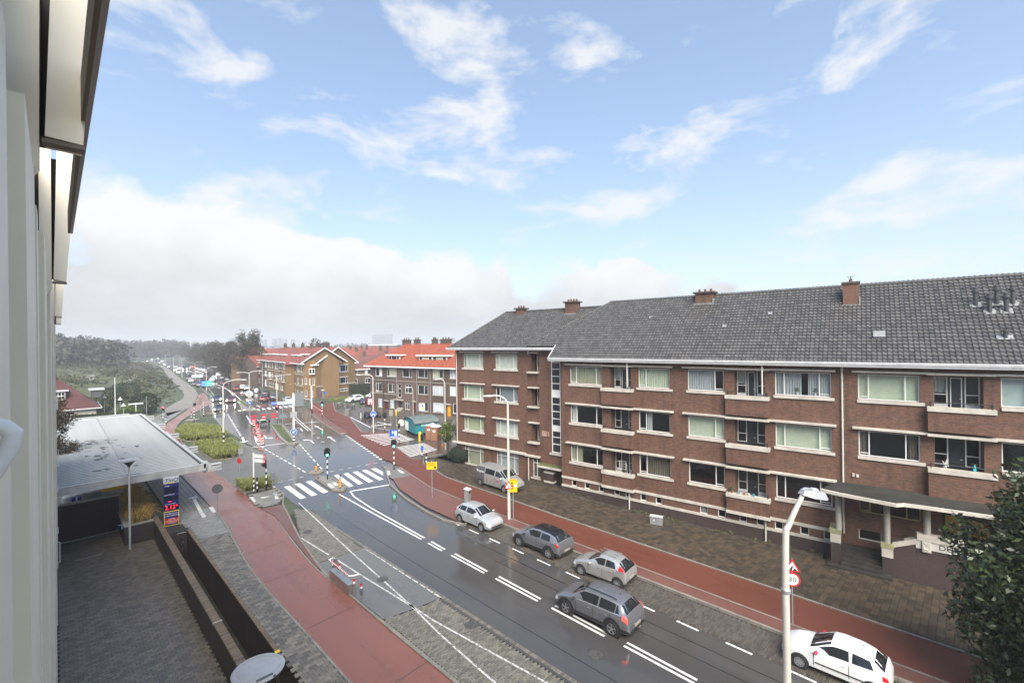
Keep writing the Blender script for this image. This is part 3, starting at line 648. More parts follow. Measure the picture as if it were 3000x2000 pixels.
def tuft_mat(name, lo, hi): return mat(name, lo, .8, extra=per_piece(lo, hi, .75))
def grass_tufts(name, pts, h, spread, m, blades=26, w_=.02, **kw):
    mb = MB()
    for p in pts:
        hh = h * random.uniform(.7, 1.25); z0 = p[2] if len(p) > 2 else 0
        lean = Vector((random.gauss(.25, .25), random.gauss(-.1, .25), 0))
        for b in range(blades):
            a = random.uniform(0, 6.283); r_ = random.uniform(.2, 1.25) * spread; d = Vector((math.cos(a), math.sin(a), 0))
            base = Vector((p[0], p[1], z0)) + d * random.uniform(0, .1)
            n = Vector((-d.y, d.x, 0)) * w_; dd = d * r_ + lean * r_
            q = [base, base + dd * .25 + Vector((0, 0, hh * .6)), base + dd * .62 + Vector((0, 0, hh * .92)), base + dd + Vector((0, 0, hh * random.uniform(.55, .95)))]
            mb.add([q[0] - n, q[0] + n, q[1] + n, q[1] - n, q[2] + n * .7, q[2] - n * .7, q[3]], [(0, 1, 2, 3), (3, 2, 4, 5), (5, 4, 6)])
    return mb.build(name, m, **kw)
M_STRAW = tuft_mat('straw_grass', (.36, .22, .06), (.75, .50, .17)); M_BLADE = tuft_mat('green_blades', (.10, .12, .025), (.29, .31, .085))
pts = [(random.uniform(4.05, 5.25), random.uniform(45.6, 55.4), -.12) for _ in range(150)]
grass_tufts('ornamental_grass', pts, .95, .75, M_STRAW, 30, .016, kind='stuff', label='straw coloured ornamental grass spilling over the brick planter', cat='grass')
def island(polys, n, h, label, seed):
    random.seed(seed); xs = [p[0] for p in polys]; ys = [p[1] for p in polys]; pts = []
    while len(pts) < n:
        x, y = random.uniform(min(xs), max(xs)), random.uniform(min(ys), max(ys))
        if inside(polys, x, y): pts.append((x, y, .08))
    return grass_tufts('grass_bed', pts, h * .9, .8, M_BLADE, 24, .017, kind='stuff', label=label, cat='grass')
ga = [(12.6, 83.2), (13.2, 78.6), (15.5, 76.6), (17.6, 76.0), (18.3, 85), (16.5, 90.2), (15.1, 91.3), (13.3, 88)]
gb = [(13.3, 74.6), (17.3, 72.0), (16.4, 66), (15.0, 62.5), (13.2, 63.4), (13.1, 68)]
gc = [(12.3, 49.8), (14.75, 48.8), (14.6, 47.2), (12.3, 47.3)]
gd_ = [(12.6, 54.5), (13.6, 53.5), (14.8, 50.2), (12.3, 50.2)]
for i, (q, n, h, lb) in enumerate(((ga, 420, .9, 'far bed of long green grass between the cycle path and road'), (gb, 260, .85, 'near bed of long green grass beside the canopy beams'), (gc, 110, .8, 'small bed of long grass in front of the crossing poles'))):
    slab('grass_bed_soil', q, -.02, .09, mat('dark_soil', (.03, .025, .02), .9)); island(q, n, h, lb, 20 + i)
    kerb('kerb', q + [q[0]], .12, .13)
sheet('crossing_pavement', [(12.1, 48.0), (12.2, 62), (12.9, 75), (18.2, 74.6), (18.6, 62), (15.2, 50), (14.9, 47)], .012, mat('grey_block_paving', (.17, .16, .14), .5, extra=bricks((.17, .16, .14), (.13, .12, .10), (.08, .075, .07), .21, .105)))

# ------------------------------------------------------------------ filling station canopy
M_CANW = mat('canopy_white_metal', (.46, .47, .46), .38, var=.12, vscale=.8)
M_CANR = mat('canopy_roof_sheet', (.38, .39, .385), .35, var=.10, vscale=1.5)
t = thing('station_canopy', 'long white filling station canopy with a ribbed flat roof and projecting beams', 'canopy')
CZ = 3.9; CY0, CY1, CX = 44.6, 84.4, 8.75
mb = MB(); mb.box(-.1, CX, CY0 + .3, CY1, CZ - .25, CZ - .16); mb.build('roof_deck', M_CANR, t)
rib = MB(); rib.box(-.05, CX - .15, -.09, .09, 0, .07).add([(-.05, -.3, .0), (CX - .15, -.3, 0), (CX - .15, .3, 0), (-.05, .3, 0)], [(0, 1, 2, 3)])
rm = rib.mesh('roof_rib', M_CANR)
y = CY0 + .7
while y < CY1 - .3:
    obj('roof_rib', rm, t, (0, y, CZ - .155)); y += .62
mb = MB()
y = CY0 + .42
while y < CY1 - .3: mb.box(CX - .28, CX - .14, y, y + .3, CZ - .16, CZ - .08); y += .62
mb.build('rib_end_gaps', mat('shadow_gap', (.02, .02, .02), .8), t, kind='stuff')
MB().box(-.2, CX, CY0, CY0 + .3, CZ - .55, CZ + .02).build('front_fascia', mat('stained_fascia', (.42, .425, .41), .5, var=.25, vscale=1.3), t)
MB().box(CX - .14, CX + .05, CY0, CY1, CZ - .35, CZ + .03).build('side_gutter', M_CANW, t)
MB().box(-.2, CX, CY1, CY1 + .25, CZ - .6, CZ + .03).build('back_fascia', M_CANW, t)
for yb in (45.2, 54.2, 63.8, 73.0, 82.6):
    mb = MB(); mb.T = Matrix.Translation((0, yb, 0))
    mb.extrude([(CX - .1, -.14, CZ - .75), (9.95, -.14, CZ - .55), (9.95, -.14, CZ - .28), (9.25, -.14, CZ - .28), (8.95, -.14, CZ + .1), (CX - .1, -.14, CZ + .1)], (0, .28, 0))
    mb.box(9.2, 9.97, -.22, .22, CZ - .29, CZ - .22); mb.box(CX - .05, 9.97, -.22, .22, CZ - .78, CZ - .70)
    mb.build('beam', M_CANW, t)
for xx in (1.2, 7.6):
    for yb in (57, 72): MB().tube([(xx, yb, 0), (xx, yb, CZ - .3)], .14, 12).build('column', M_CANW, t)
MB().tube([(3.9, CY0 + .6, CZ - .06), (4.0, CY1, CZ - .06)], .03, 6).build('lightning_wire', GALV, t)
mb = MB(); random.seed(3)
for _ in range(46):
    x, y = random.gauss(3.2, 1.2), random.uniform(CY0 + 4, CY0 + 22); mb.T = Matrix.Translation((x, y, CZ - .073)) @ Matrix.Rotation(random.uniform(-.3, .3), 4, 'Z'); mb.box(-random.uniform(.05, .3), random.uniform(.05, .3), -.06, .05, 0, .015)
mb.build('wet_leaves', mat('dead_leaves', (.05, .045, .035), .8), t, kind='stuff')
# glazed screen behind the canopy
t = thing('glass_screen', 'row of white framed glass panes along the back of the canopy', 'screen')
ya = CY1 + 2.0
MB().box(-1.2, 7.6, ya, ya + .1, CZ - .12, CZ + .02).build('rail', M_CANW, t)
MB().box(-1.2, 7.6, ya + .03, ya + .06, 2.3, CZ - .14).build('pane', mat('grey_glass', (.25, .28, .31), .15), t)
post = MB().box(-.06, .06, 0, .1, 2.2, CZ - .12).mesh('post', M_CANW)
for k in range(9): obj('post', post, t, (-1.0 + k * 1.07, ya - .012, 0))
# pumps and barrels glimpsed beneath the front fascia
for i, (px, py, lb) in enumerate(((190, 1100, 'white tub under the canopy edge closest to the white building'), (325, 1060, 'pale tub second from the white building under the canopy'), (455, 1035, 'grey tub third from the white building under the canopy'), (580, 1010, 'grey tub nearest the yellow pump hoods'))):
    p = at(*zG(px, py), 1.0); s = thing('white_barrel', lb, 'tub', (p.x, p.y, 0), 0, 'round tubs in a row under the canopy edge')
    MB().lathe([(.42, 0), (.5, .15), (.5, .9), (.46, 1.0)], 16).build('drum', M_CANW if i < 2 else GALV, s); MB().lathe([(.47, 1.0), (.43, 1.05), (.1, 1.07), (0, 1.07)], 16).build('lid', WHITE, s)
for px, py, lb in ((700, 985, 'yellow fuel pump hood partly hidden by the canopy edge'), (790, 965, 'smaller yellow pump hood further along the canopy')):
    p = at(*zG(px, py), 1.5); s = thing('fuel_pump', lb, 'fuel pump', (p.x, p.y, 0)); MB().box(-.45, .45, -.3, .3, .0, 1.25).build('cabinet', GALV, s); MB().box(-.5, .5, -.34, .34, 1.25, 1.6).build('hood', YEL, s)
p = at(*zG(280, 1170), .5); s = thing('blue_crate', 'small blue and white crate standing by the yard end wall', 'crate', (p.x, p.y, 0)); MB().box(-.3, .3, -.2, .2, 0, .9).build('body', BLUE, s); MB().box(-.06, .06, -.21, .21, .1, .92).build('stripe', WHITE, s)

# ------------------------------------------------------------------ price pylon
s = thing('price_pylon', 'tall blue fuel price pylon with red digits beside the planter', 'sign', (0, 0, 0))
A, B2 = Vector((5.70, 42.95, 0)), Vector((6.62, 42.80, 0)); ax = (B2 - A).normalized(); W_ = (B2 - A).length; ay = Vector((-ax.y, ax.x, 0))
T0 = facing(A, ax)                                         # x along, y up, z towards the viewer
def pan(x0, x1, y0, y1, z0, z1, m, nm, par=s):
    mb = MB(); mb.T = T0; mb.box(x0, x1, y0, y1, z0, z1); return mb.build(nm, m, par)
NAVY = mat('navy_sign', (.018, .022, .14), .35); SILV = mat('silver_sign', (.50, .51, .53), .35)
pan(0, W_, .02, 3.68, -.25, 0, NAVY, 'cabinet'); pan(-.005, W_ + .005, 3.25, 3.69, -.255, .012, SILV, 'header')
pan(.04, W_ - .05, 2.5, 2.95, 0, .008, mat('dark_display', (.008, .009, .03), .3), 'display'); pan(.04, W_ - .05, 1.95, 2.3, 0, .008, MATS['dark_display'], 'display'); pan(.04, W_ - .05, 1.22, 1.62, 0, .006, MATS['dark_display'], 'display')
pan(.02, W_, .05, 1.16, 0, .02, mat('sign_yellow', (.78, .60, .02), .4), 'offer_border'); pan(.07, W_ - .05, .11, 1.10, .02, .03, NAVY, 'offer_board')
rb = pan(.09, W_ - .04, .22, .62, .03, .04, REDP, 'red_flash')
LED = mat('red_led', (.8, .02, .03), .4, emit=(1, .02, .05), estr=1.3)
text('TinQ', .40, NAVY, s, T0 @ Matrix.Translation((W_ / 2, 3.47, .015)), 'brand_lettering', shear=.25)
pan(.2, .72, 3.27, 3.31, .012, .02, MATS['sign_yellow'], 'underline')
text('diesel', .13, WHITE, s, T0 @ Matrix.Translation((.22, 3.08, .012)), 'lettering'); text('euro 95 e10', .13, WHITE, s, T0 @ Matrix.Translation((.34, 2.40, .012)), 'lettering')
text('superplus 98 e5', .12, WHITE, s, T0 @ Matrix.Translation((.42, 1.70, .012)), 'lettering', sx=.85)
text('2.13', .44, LED, s, T0 @ Matrix.Translation((.40, 1.42, .012)), 'price_digits', sx=.85); text('9', .24, LED, s, T0 @ Matrix.Translation((.80, 1.50, .012)), 'price_digits')
pan(.25, .5, 1.86, 1.89, .0, .012, LED, 'led_bar')
text('WOENSDAG\n& ZATERDAG', .155, WHITE, s, T0 @ Matrix.Translation((W_ / 2 + .02, .88, .032)), 'lettering'); text('EXTRA\nGOEDKOOP\nTANKEN!', .14, WHITE, s, T0 @ Matrix.Translation((W_ / 2 + .03, .40, .042)), 'lettering')

# ------------------------------------------------------------------ lamps with a flat disc head
def disc_lamp(base, ht, label, z0):
    s = thing('disc_lamp', label, 'street lamp', (base[0], base[1], z0)); h = ht - z0
    MB().tube([(0, 0, 0), (0, 0, h - .55)], [.075, .06], 12).build('post', mat('post_grey_white', (.50, .51, .49), .45, var=.15, vscale=2), s, smooth=True)
    MB().lathe([(.05, h - .6), (.09, h - .5), (.42, h - .12), (.46, h - .1)], 24).build('lamp_glass', mat('smoked_glass', (.06, .065, .07), .15), s, smooth=True)
    o = MB().lathe([(.42, h - .13), (.645, h - .085), (.65, h - .06), (.61, h - .035), (.54, h - .02), (.52, h - .028), (.50, h - .012), (.25, h + .005), (0, h + .01)], 40).build('cover', mat('grey_lamp_cover', (.36, .37, .38), .3, var=.08, vscale=4), s, smooth=True)
    for a in range(0, 360, 90):
        c = MB(); c.T = Matrix.Rotation(R(a + 20), 4, 'Z'); c.box(.54, .665, -.03, .03, h - .09, h - .035); c.build('clip', DARKGREY, s)
    MB().box(-.2, .2, -.56, -.48, h - .03, h - .008).build('hinge', DARKGREY, s)
p = at(381, 1608, RZ); disc_lamp(p, top_z(p, 380, 1345), 'grey disc lamp standing in the sunken yard before the canopy', RZ)
p = at(757, 1952, 4.95); disc_lamp(p, 4.95, 'grey disc lamp head seen from above at the near end of the trench', RZ)

# black bicycle parked in the far end of the trench is built with the bicycles below

# ------------------------------------------------------------------ the white building the view is taken from
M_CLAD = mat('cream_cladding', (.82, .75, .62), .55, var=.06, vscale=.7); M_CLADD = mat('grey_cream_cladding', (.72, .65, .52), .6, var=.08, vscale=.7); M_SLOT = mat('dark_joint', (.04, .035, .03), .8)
t = thing('white_apartment_block', 'cream clad apartment block close beside the viewpoint with projecting top panels', 'building')
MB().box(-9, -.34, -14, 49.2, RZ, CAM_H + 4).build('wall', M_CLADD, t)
for i, (y0, y1) in enumerate(((2.2, 3.4), (4.2, 6.2), (7.4, 8.0), (9.0, 11.5), (13, 13.6), (15, 19), (20.5, 21.2), (23, 30), (32, 33), (35, 42), (44, 49.25))):
    x1 = (-.16, -.12, -.13, -.09, -.12, -.06, -.08, -.03, -.05, .0, .05)[i]
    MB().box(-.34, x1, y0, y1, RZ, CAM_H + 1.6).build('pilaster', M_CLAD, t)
BT = mat('brown_trim', (.15, .12, .09), .6); NY = Vector((0, 1, 0))
for Y0, Y1, outer, inner in ((5.8, 13.6, [(150, -90), (289, -90), (281, 0), (244, 426), (131, 398)], [(-60, -90), (113, -90), (115, 0), (114, 470), (8, 566), (-60, 566)]),
        (14, 29, [(168, 330), (236, 330), (226, 454), (194, 826), (157, 818)], [(112, 400), (148, 400), (152, 843), (116, 881)]),
        (30, 41, [(164, 700), (199, 700), (181, 928), (161, 924)], [(143, 760), (159, 760), (161, 934), (143, 951)]), (42, 49, [(166, 860), (186, 860), (179, 949), (164, 951)], [])):
    for pts, nm, k in ((outer, 'outer_panel', 0), (inner, 'inner_panel', .05)):
        if pts:
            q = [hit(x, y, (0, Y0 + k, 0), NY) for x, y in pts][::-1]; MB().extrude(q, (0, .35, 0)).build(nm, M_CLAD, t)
    q = [hit(x, y, (0, Y0 - .03, 0), NY) for x, y in (outer[-1], outer[-2])]; MB().box(q[0].x - .02, q[1].x + .012, Y0 - .02, Y0 + .12, q[1].z - .04, q[1].z - .004).build('panel_trim', BT, t)
    MB().box(-.33, (q[0].x + q[1].x) / 2, Y0 + .4, Y0 + .5, q[0].z + .05, CAM_H + 4.2).build('dark_gap', M_SLOT, t)
ez = CAM_H + 2.1; e0, e1, e2 = (at(x, 0, ez).x for x in (278, 299, 323)); ey = at(215, 685, ez).y; MB().box(e0, e1, -3, ey, ez, ez + .4).build('eave_soffit', MATS['brown_trim'], t); MB().box(e1, e2, -3, ey, ez, ez + .5).build('eave_fascia', mat('grey_fascia', (.34, .31, .30), .5), t)
MB().tube([hit(q[0], q[1], (0, 2.4, 0), Vector((0, 1, 0))) for q in ((-90, 1440), (-20, 1385), (30, 1305), (38, 1268), (10, 1250), (-30, 1246))], .028, 10).build('hand_rail', WHITE, t, smooth=True)
br = MB().box(-.2, .09, -.05, .05, -.2, .2).mesh('wall_bracket', WHITE)
for y, z in ((30, 11.0), (40, 10.4), (44, 4.0), (44, 1.2)): obj('wall_bracket', br, t, (0, y, z))
for y, z in ((46, 5.2), (38, 1.0)): MB().tube([(.0, y, z), (.12, y, z), (.12, y, z + 1.2), (.0, y, z + 1.2)], .02, 6).build('ladder_rung', WHITE, t)

# ------------------------------------------------------------------ the long brick apartment building on the right
B_MAIN = mat('red_brown_brick', (.12, .05, .035), .7, extra=bricks((.215, .095, .055), (.080, .037, .024), (.125, .095, .070), .22, .0625, .011))
B_BASE = mat('dark_base_brick', (.06, .04, .035), .7, extra=bricks((.070, .042, .036), (.052, .034, .031), (.055, .045, .040), .22, .0625, .010, stain=.6))
M_TILE = mat('grey_roof_tile', (.12, .12, .125), .45, extra=per_piece((.058, .056, .054), (.108, .103, .097), .30))
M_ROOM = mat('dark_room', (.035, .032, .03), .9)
M_WGUT = mat('white_gutter', (.62, .62, .61), .45, var=.15, vscale=1.5)
M_LEAD = mat('lead_flashing', (.23, .235, .24), .5, var=.3, vscale=4)
def clear_glass():
    m = bpy.data.materials.new('clear_window_glass'); m.use_nodes = True; t = NT(m.node_tree); t.n.clear()
    o = t.new('ShaderNodeOutputMaterial'); mx = t.new('ShaderNodeMixShader'); tr = t.new('ShaderNodeBsdfTransparent'); gl = t.new('ShaderNodeBsdfGlossy')
    tr.inputs[0].default_value = (.80, .84, .82, 1); gl.inputs['Roughness'].default_value = .03; gl.inputs[0].default_value = (1, 1, 1, 1)
    fr = t.new('ShaderNodeLayerWeight')
    t.link(t.math('ADD', t.math('MULTIPLY', t.math('POWER', fr.outputs['Facing'], 3.5), .7), .06, clamp=True), mx.inputs[0]); t.link(tr.outputs[0], mx.inputs[1]); t.link(gl.outputs[0], mx.inputs[2]); t.link(mx.outputs[0], o.inputs[0])
    return m
CLEAR = clear_glass()
CURT = {k: mat('curtain_' + k, c, .85, var=.10, vscale=3) for k, c in dict(beige=(.42, .41, .30), pale_green=(.62, .66, .52), white=(.68, .69, .66), grey=(.48, .50, .53), pale_blue=(.55, .63, .64), brown=(.18, .15, .12), green=(.50, .52, .36), blue_grey=(.30, .33, .36)).items()}

def holed_wall(mb, x0, x1, z0, z1, y, holes, depth=.2, m=0, mr=None):
    """front face with real openings and their reveals; holes are (u0, u1, z0, z1)"""
    xs = sorted({x0, x1, *[h for q in holes for h in q[:2] if x0 < h < x1]}); zs = sorted({z0, z1, *[h for q in holes for h in q[2:4] if z0 < h < z1]})
    for a, b in zip(xs, xs[1:]):
        for c, d in zip(zs, zs[1:]):
            cx, cz = (a + b) / 2, (c + d) / 2
            if any(q[0] < cx < q[1] and q[2] < cz < q[3] for q in holes): continue
            mb.poly([(a, y, c), (b, y, c), (b, y, d), (a, y, d)], m)
    for q in holes:
        a, b, c, d = max(q[0], x0), min(q[1], x1), max(q[2], z0), min(q[3], z1); e = y + (q[4] if len(q) > 4 else depth); mm = m if mr is None else mr
        mb.poly([(a, y, c), (a, e, c), (b, e, c), (b, y, c)][::-1], mm); mb.poly([(a, y, d), (a, e, d), (b, e, d), (b, y, d)], mm)
        mb.poly([(a, y, c), (a, y, d), (a, e, d), (a, e, c)][::-1], mm); mb.poly([(b, y, c), (b, y, d), (b, e, d), (b, e, c)], mm)
def curtain(par, u0, u1, z0, z1, y, col, pleats=True):
    mb = MB(); n = max(4, int((u1 - u0) / .035)) if pleats else 2; vs = []; ph = random.uniform(0, 6)
    for i in range(n + 1):
        u = u0 + (u1 - u0) * i / n; yy = y + (.035 * math.sin(u * 42 + ph + 1.3 * math.sin(u * 7 + ph)) if pleats else 0); vs += [(u, yy, z0), (u, yy, z1)]
    mb.add(vs, [(2 * i, 2 * i + 2, 2 * i + 3, 2 * i + 1) for i in range(n)])
    return mb.build('curtain' if pleats else 'blind', CURT[col], par)
def window(par, u0, u1, z0, z1, y=0.0, mull=(.19, .81), low=(0,), curt=None, f=.06, set_=.10, bars=(), m=None, lit=None, simple=False, lowh=.10):
    mb = MB(); a, b = y + set_, y + set_ + .07
    mb.box(u0, u1, a, b, z0, z0 + f); mb.box(u0, u1, a, b, z1 - f, z1); mb.box(u0, u0 + f, a, b, z0 + f, z1 - f); mb.box(u1 - f, u1, a, b, z0 + f, z1 - f)
    xs = [u0 + f] + [u0 + (u1 - u0) * q for q in mull] + [u1 - f]
    for x in xs[1:-1]: mb.box(x - f / 2, x + f / 2, a, b, z0 + f, z1 - f)
    for i in low: mb.box(xs[i] + f / 2, xs[i + 1] - f / 2, a + .01, b - .01, z0 + (z1 - z0) * lowh, z0 + (z1 - z0) * lowh + .045)
    for fz in bars: mb.box(u0 + f, u1 - f, a + .012, b - .012, z0 + (z1 - z0) * fz - .025, z0 + (z1 - z0) * fz + .025)
    wd = mb.build('window', m or FRAMEW, par)
    if simple:
        MB().poly([(u0 + .02, y + set_ + .04, z0 + .02), (u1 - .02, y + set_ + .04, z0 + .02), (u1 - .02, y + set_ + .04, z1 - .02), (u0 + .02, y + set_ + .04, z1 - .02)]).build('pane', CURT[curt] if curt else GLASS, wd); return wd
    for p, q in zip(xs, xs[1:]):
        MB().poly([(p - .01, y + set_ + .035, z0 + .03), (q + .01, y + set_ + .035, z0 + .03), (q + .01, y + set_ + .035, z1 - .03), (p - .01, y + set_ + .035, z1 - .03)]).build('pane', CLEAR, wd)
    for c in (curt or ()):
        curtain(wd, u0 + (u1 - u0) * c[1], u0 + (u1 - u0) * c[2], z0 + .02 + (z1 - z0) * (c[3] if len(c) > 3 else 0), z1 - .03, y + .30, c[0], not c[0] in ('pale_blue', 'blue_grey') and not (len(c) > 4))
    return wd

PB = at(*zA(995, 1355)); dirN = Vector((.12179, -.99256, 0)); RZB = math.atan2(dirN.y, dirN.x)
bb = thing('brick_apartment_building', 'long dark red brick apartment building with grey tiled roof and concrete bands', 'building', PB, RZB)
MWB = Matrix.Translation(PB) @ Matrix.Rotation(RZB, 4, 'Z')
ROWS = ((9.80, 11.39), (6.27, 7.86), (2.72, 4.29))
UMAX = 34.0
C1 = dict(mull=(.19, .81), low=(0,)); C2 = dict(mull=(.24,), low=(0,)); C3 = dict(mull=(.76,), low=(1,)); C4 = dict(mull=(.17, .80), low=(2,)); C5 = dict(mull=(.18, .78), low=(0,)); C6 = dict(mull=(.36, .8), low=())
cols = [(.97, 4.17, C1, ([('beige', 0, 1)], [('white', .02, .18)], [('beige', .0, .34)])),
        (7.46, 10.03, C2, ([('pale_green', 0, 1)], [('grey', .26, .4)], [('brown', .2, 1)])),
        (11.43, 14.0, C3, ([('grey', 0, .76)], [('pale_green', 0, 1, 0, 1)], None)),
        (17.31, 20.49, C4, ([('grey', 0, .48), ('grey', .6, 1)], [('pale_green', 0, 1, 0, 1)], None)),
        (21.88, 24.78, C5, ([('pale_green', .0, 1, 0, 1)], [('brown', 0, .14), ('brown', .82, 1)], None)),
        (28.1, 31.0, C6, ([('pale_blue', 0, 1)], None, None))]
holes = []; lnts = []; bands = []
for u0, u1, k, cs in cols:
    for r, (z0, z1) in enumerate(ROWS):
        if u0 > 21 and r == 2: z0, z1 = 2.72, 3.75
        if u0 > 27 and r == 2: continue
        holes.append((u0, u1, z0, z1)); kk = dict(k)
        window(bb, u0, u1, z0, z1, curt=cs[r], m=(None if not (u0 > 21 and r == 2) else mat('yellowed_frame', (.55, .48, .22), .5)), **kk)
LOG = [(4.93, 6.80, 4.27, 7.05), (14.71, 16.67, 14.20, 16.96), (25.40, 27.43, 25.10, 27.85)]
for a, b, c, d in LOG:
    for r, (z0, z1) in enumerate(ROWS):
        if a > 20 and r == 2: continue
        holes.append((a, b, z0 - .9, z1, .9))
bas = [(1.02, 1.53), (2.34, 2.86), (3.72, 4.22), (5.2, 5.7), (6.2, 6.7), (7.51, 8.02), (8.79, 9.31), (12.23, 12.76), (13.5, 14.03), (14.95, 15.45), (16.07, 16.57), (17.2, 17.7), (18.69, 19.2), (20.0, 20.4)]
for a, b in bas:
    holes.append((a, b, .52, 1.07)); window(bb, a, b, .52, 1.07, mull=(), low=(), f=.05, set_=.06, curt=[('white', .1, .9)] if abs(a - 12.23) < .01 else None)
holes.append((21.83, 22.96, 1.0, 1.65)); window(bb, 21.83, 22.96, 1.0, 1.65, mull=(), low=(), f=.05)
holes.append((25.7, 27.8, 1.4, 3.6, .5))
mb = MB(); holed_wall(mb, 0, UMAX, .37, 12.0, 0, holes, .22)
mb.box(0, UMAX, 10.9, 11, -1.5, 12); mb.poly([(0, 0, -1.5), (0, 0, 12), (0, 11, 12), (0, 11, -1.5)]); mb.poly([(UMAX, 0, -1.5), (UMAX, 11, -1.5), (UMAX, 11, 12), (UMAX, 0, 12)])
mb.build('wall', B_MAIN, bb)
MB().box(-.02, UMAX, -.02, .25, -1.6, .37).build('base_wall', B_BASE, bb)
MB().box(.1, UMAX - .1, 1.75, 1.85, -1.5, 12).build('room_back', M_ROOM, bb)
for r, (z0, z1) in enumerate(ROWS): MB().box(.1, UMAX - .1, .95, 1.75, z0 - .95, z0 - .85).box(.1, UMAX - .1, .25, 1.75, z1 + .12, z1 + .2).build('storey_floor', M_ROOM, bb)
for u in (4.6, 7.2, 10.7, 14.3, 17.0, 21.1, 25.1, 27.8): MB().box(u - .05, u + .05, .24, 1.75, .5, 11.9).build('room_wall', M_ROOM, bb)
# lintels, sills and the bands that tie windows and balconies together
def band(u0, u1, y0, z0, z1, nm, y1=.01): return MB().box(u0, u1, y0, y1, z0, z1).build(nm, STONE, bb)
for (a, b) in ((.57, 4.26), (7.06, 10.35), (11.07, 14.19), (16.97, 20.75), (21.58, 25.09), (27.86, 31.4)):
    for r, (z0, z1) in enumerate(ROWS):
        if a > 21 and r == 2: continue
        band(a, b, -.30, z1 + .10, z1 + .22, 'lintel'); band(a + .25, b - .08, -.09, z0 - .20, z0 - .015, 'window_sill')
for a, b in ((0, 4.26), (7.06, 14.19), (16.97, 20.8)): band(a, b, -.07, 1.09, 1.29, 'stone_band')
band(-.03, 20.8, -.06, .335, .53, 'stone_band')
M_RAIL = mat('black_rail', (.02, .02, .022), .5)
def leaf_panel(a, b, par, r, yb, z0, z1):
    """door and side lights at the back of a loggia"""
    mb = MB(); f = .06; n = 3 if b - a > 1.85 else 2; xs = [a + .02, a + (b - a) * .33, a + (b - a) * .68, b - .02]
    wd = window(par, xs[0], xs[1], z0 - .15, z1, yb, mull=(), low=(), bars=(.36,), curt=[('white', 0, .9, .4)] if r == 0 else None)
    d = MB(); d.box(xs[1] + .02, xs[2] - .02, yb + .1, yb + .16, z0 - .85, z1); dr = d.build('balcony_door', mat('dark_door', (.03, .035, .04), .3), par)
    if r == 0:
        m2 = MB(); x0, x1 = xs[1] + .10, xs[2] - .10; zz0, zz1 = z0 - .6, z1 - .12
        m2.box(x0, x0 + .05, yb + .07, yb + .1, zz0, zz1).box(x1 - .05, x1, yb + .07, yb + .1, zz0, zz1).box(x0 + .05, x1 - .05, yb + .07, yb + .1, zz1 - .05, zz1); m2.build('door_frame', FRAMEW, dr)
    MB().tube([(xs[2] - .12, yb + .03, z0 + .25), (xs[2] - .22, yb + .03, z0 + .25)], .015, 6).build('handle', WHITE, dr)
    window(par, xs[2], xs[3], z0 - .15, z1, yb, mull=(), low=(), bars=(.36,), curt=None)
    MB().box(a, xs[1], yb + .11, yb + .15, z0 - .95, z0 - .16).box(xs[2], b, yb + .11, yb + .15, z0 - .95, z0 - .16).build('lower_panel', WHITE if r != 1 else mat('dark_panel', (.05, .045, .04), .5), par)
for i, (a, b, c, d) in enumerate(LOG):
    for r, (z0, z1) in enumerate(ROWS):
        if i == 2 and r == 2: continue
        lo = z0 - 1.58 if r < 2 else 1.33
        if i == 2 and r == 1: lo = 4.35
        MB().box(c, d, -.42, -.02, lo, z0 - .42).build('balcony', B_MAIN, bb)
        MB().box(c - .03, d + .03, -.50, .02, z0 - .42, z0 - .17).build('balcony_lid', STONE, bb)
        MB().box(c - .03, d + .03, -.50 if r else -.32, .0, z1 + .07, z1 + .20).build('lintel', STONE, bb)
        rl = MB().tube([(c + .12, -.1, z0 - .18), (c + .12, -.1, z0 + .12), (c + .12, -.38, z0 + .12)], .022, 6).tube([(c + .12, -.38, z0 + .10), (d - .12, -.38, z0 + .10)], .022, 6).tube([(d - .12, -.1, z0 - .18), (d - .12, -.1, z0 + .12), (d - .12, -.38, z0 + .12)], .022, 6).tube([(c + .12, -.38, z0 - .18), (c + .12, -.38, z0 + .1)], .018, 6).tube([(d - .12, -.38, z0 - .18), (d - .12, -.38, z0 + .1)], .018, 6)
        rl.build('railing', M_RAIL, bb)
        leaf_panel(a, b, bb, r, .75, z0, z1)
    MB().box(c - .03, d + .03, -.48, .0, 1.12, 1.33).build('stone_band', STONE, bb)
# things left on the balconies
def pot(u, y, z, m, lb, plant=None):
    p = MWB @ Vector((u, y, z)); s = thing('flower_pot', lb, 'flower pot', p, RZB, 'pots on the balconies')
    MB().lathe([(.05, 0), (.08, .14), (.085, .16), (.07, .15), (0, .14)], 12).build('pot', m, s)
    if plant:
        mb = MB()
        for k in range(40):
            a_, e = random.uniform(0, 6.28), random.uniform(.1, 1); q = Vector((math.cos(a_) * e * .15, math.sin(a_) * e * .12, .15 + random.uniform(.05, .3))); n = Vector((random.gauss(0, .03), random.gauss(0, .03), .03))
            mb.add([q, q + n + Vector((.03, 0, 0)), q + n * 2, q + n - Vector((.03, 0, 0))], [(0, 1, 2, 3)])
        mb.build('leaves', mat('pot_plant_green', (.06, .11, .03), .7), s)
TURQ = mat('turquoise_glaze', (.10, .35, .36), .3); TERRA = mat('terracotta', (.35, .12, .06), .7)
zb = ROWS[2][0] - .17
for u, m_, lb, pl in ((14.55, TERRA, 'leafy pot plant at the left end of the lowest middle balcony', 1), (15.0, TURQ, 'turquoise pot next to the leafy plant on the lowest balcony', 0), (15.35, TERRA, 'terracotta pot amid the turquoise ones on the lowest balcony', 0), (15.65, WHITE, 'white pot in the row on the lowest balcony', 0), (15.95, TURQ, 'turquoise pot at the right of the row on the lowest balcony', 0)): pot(u, -.25, zb, m_, lb, pl)
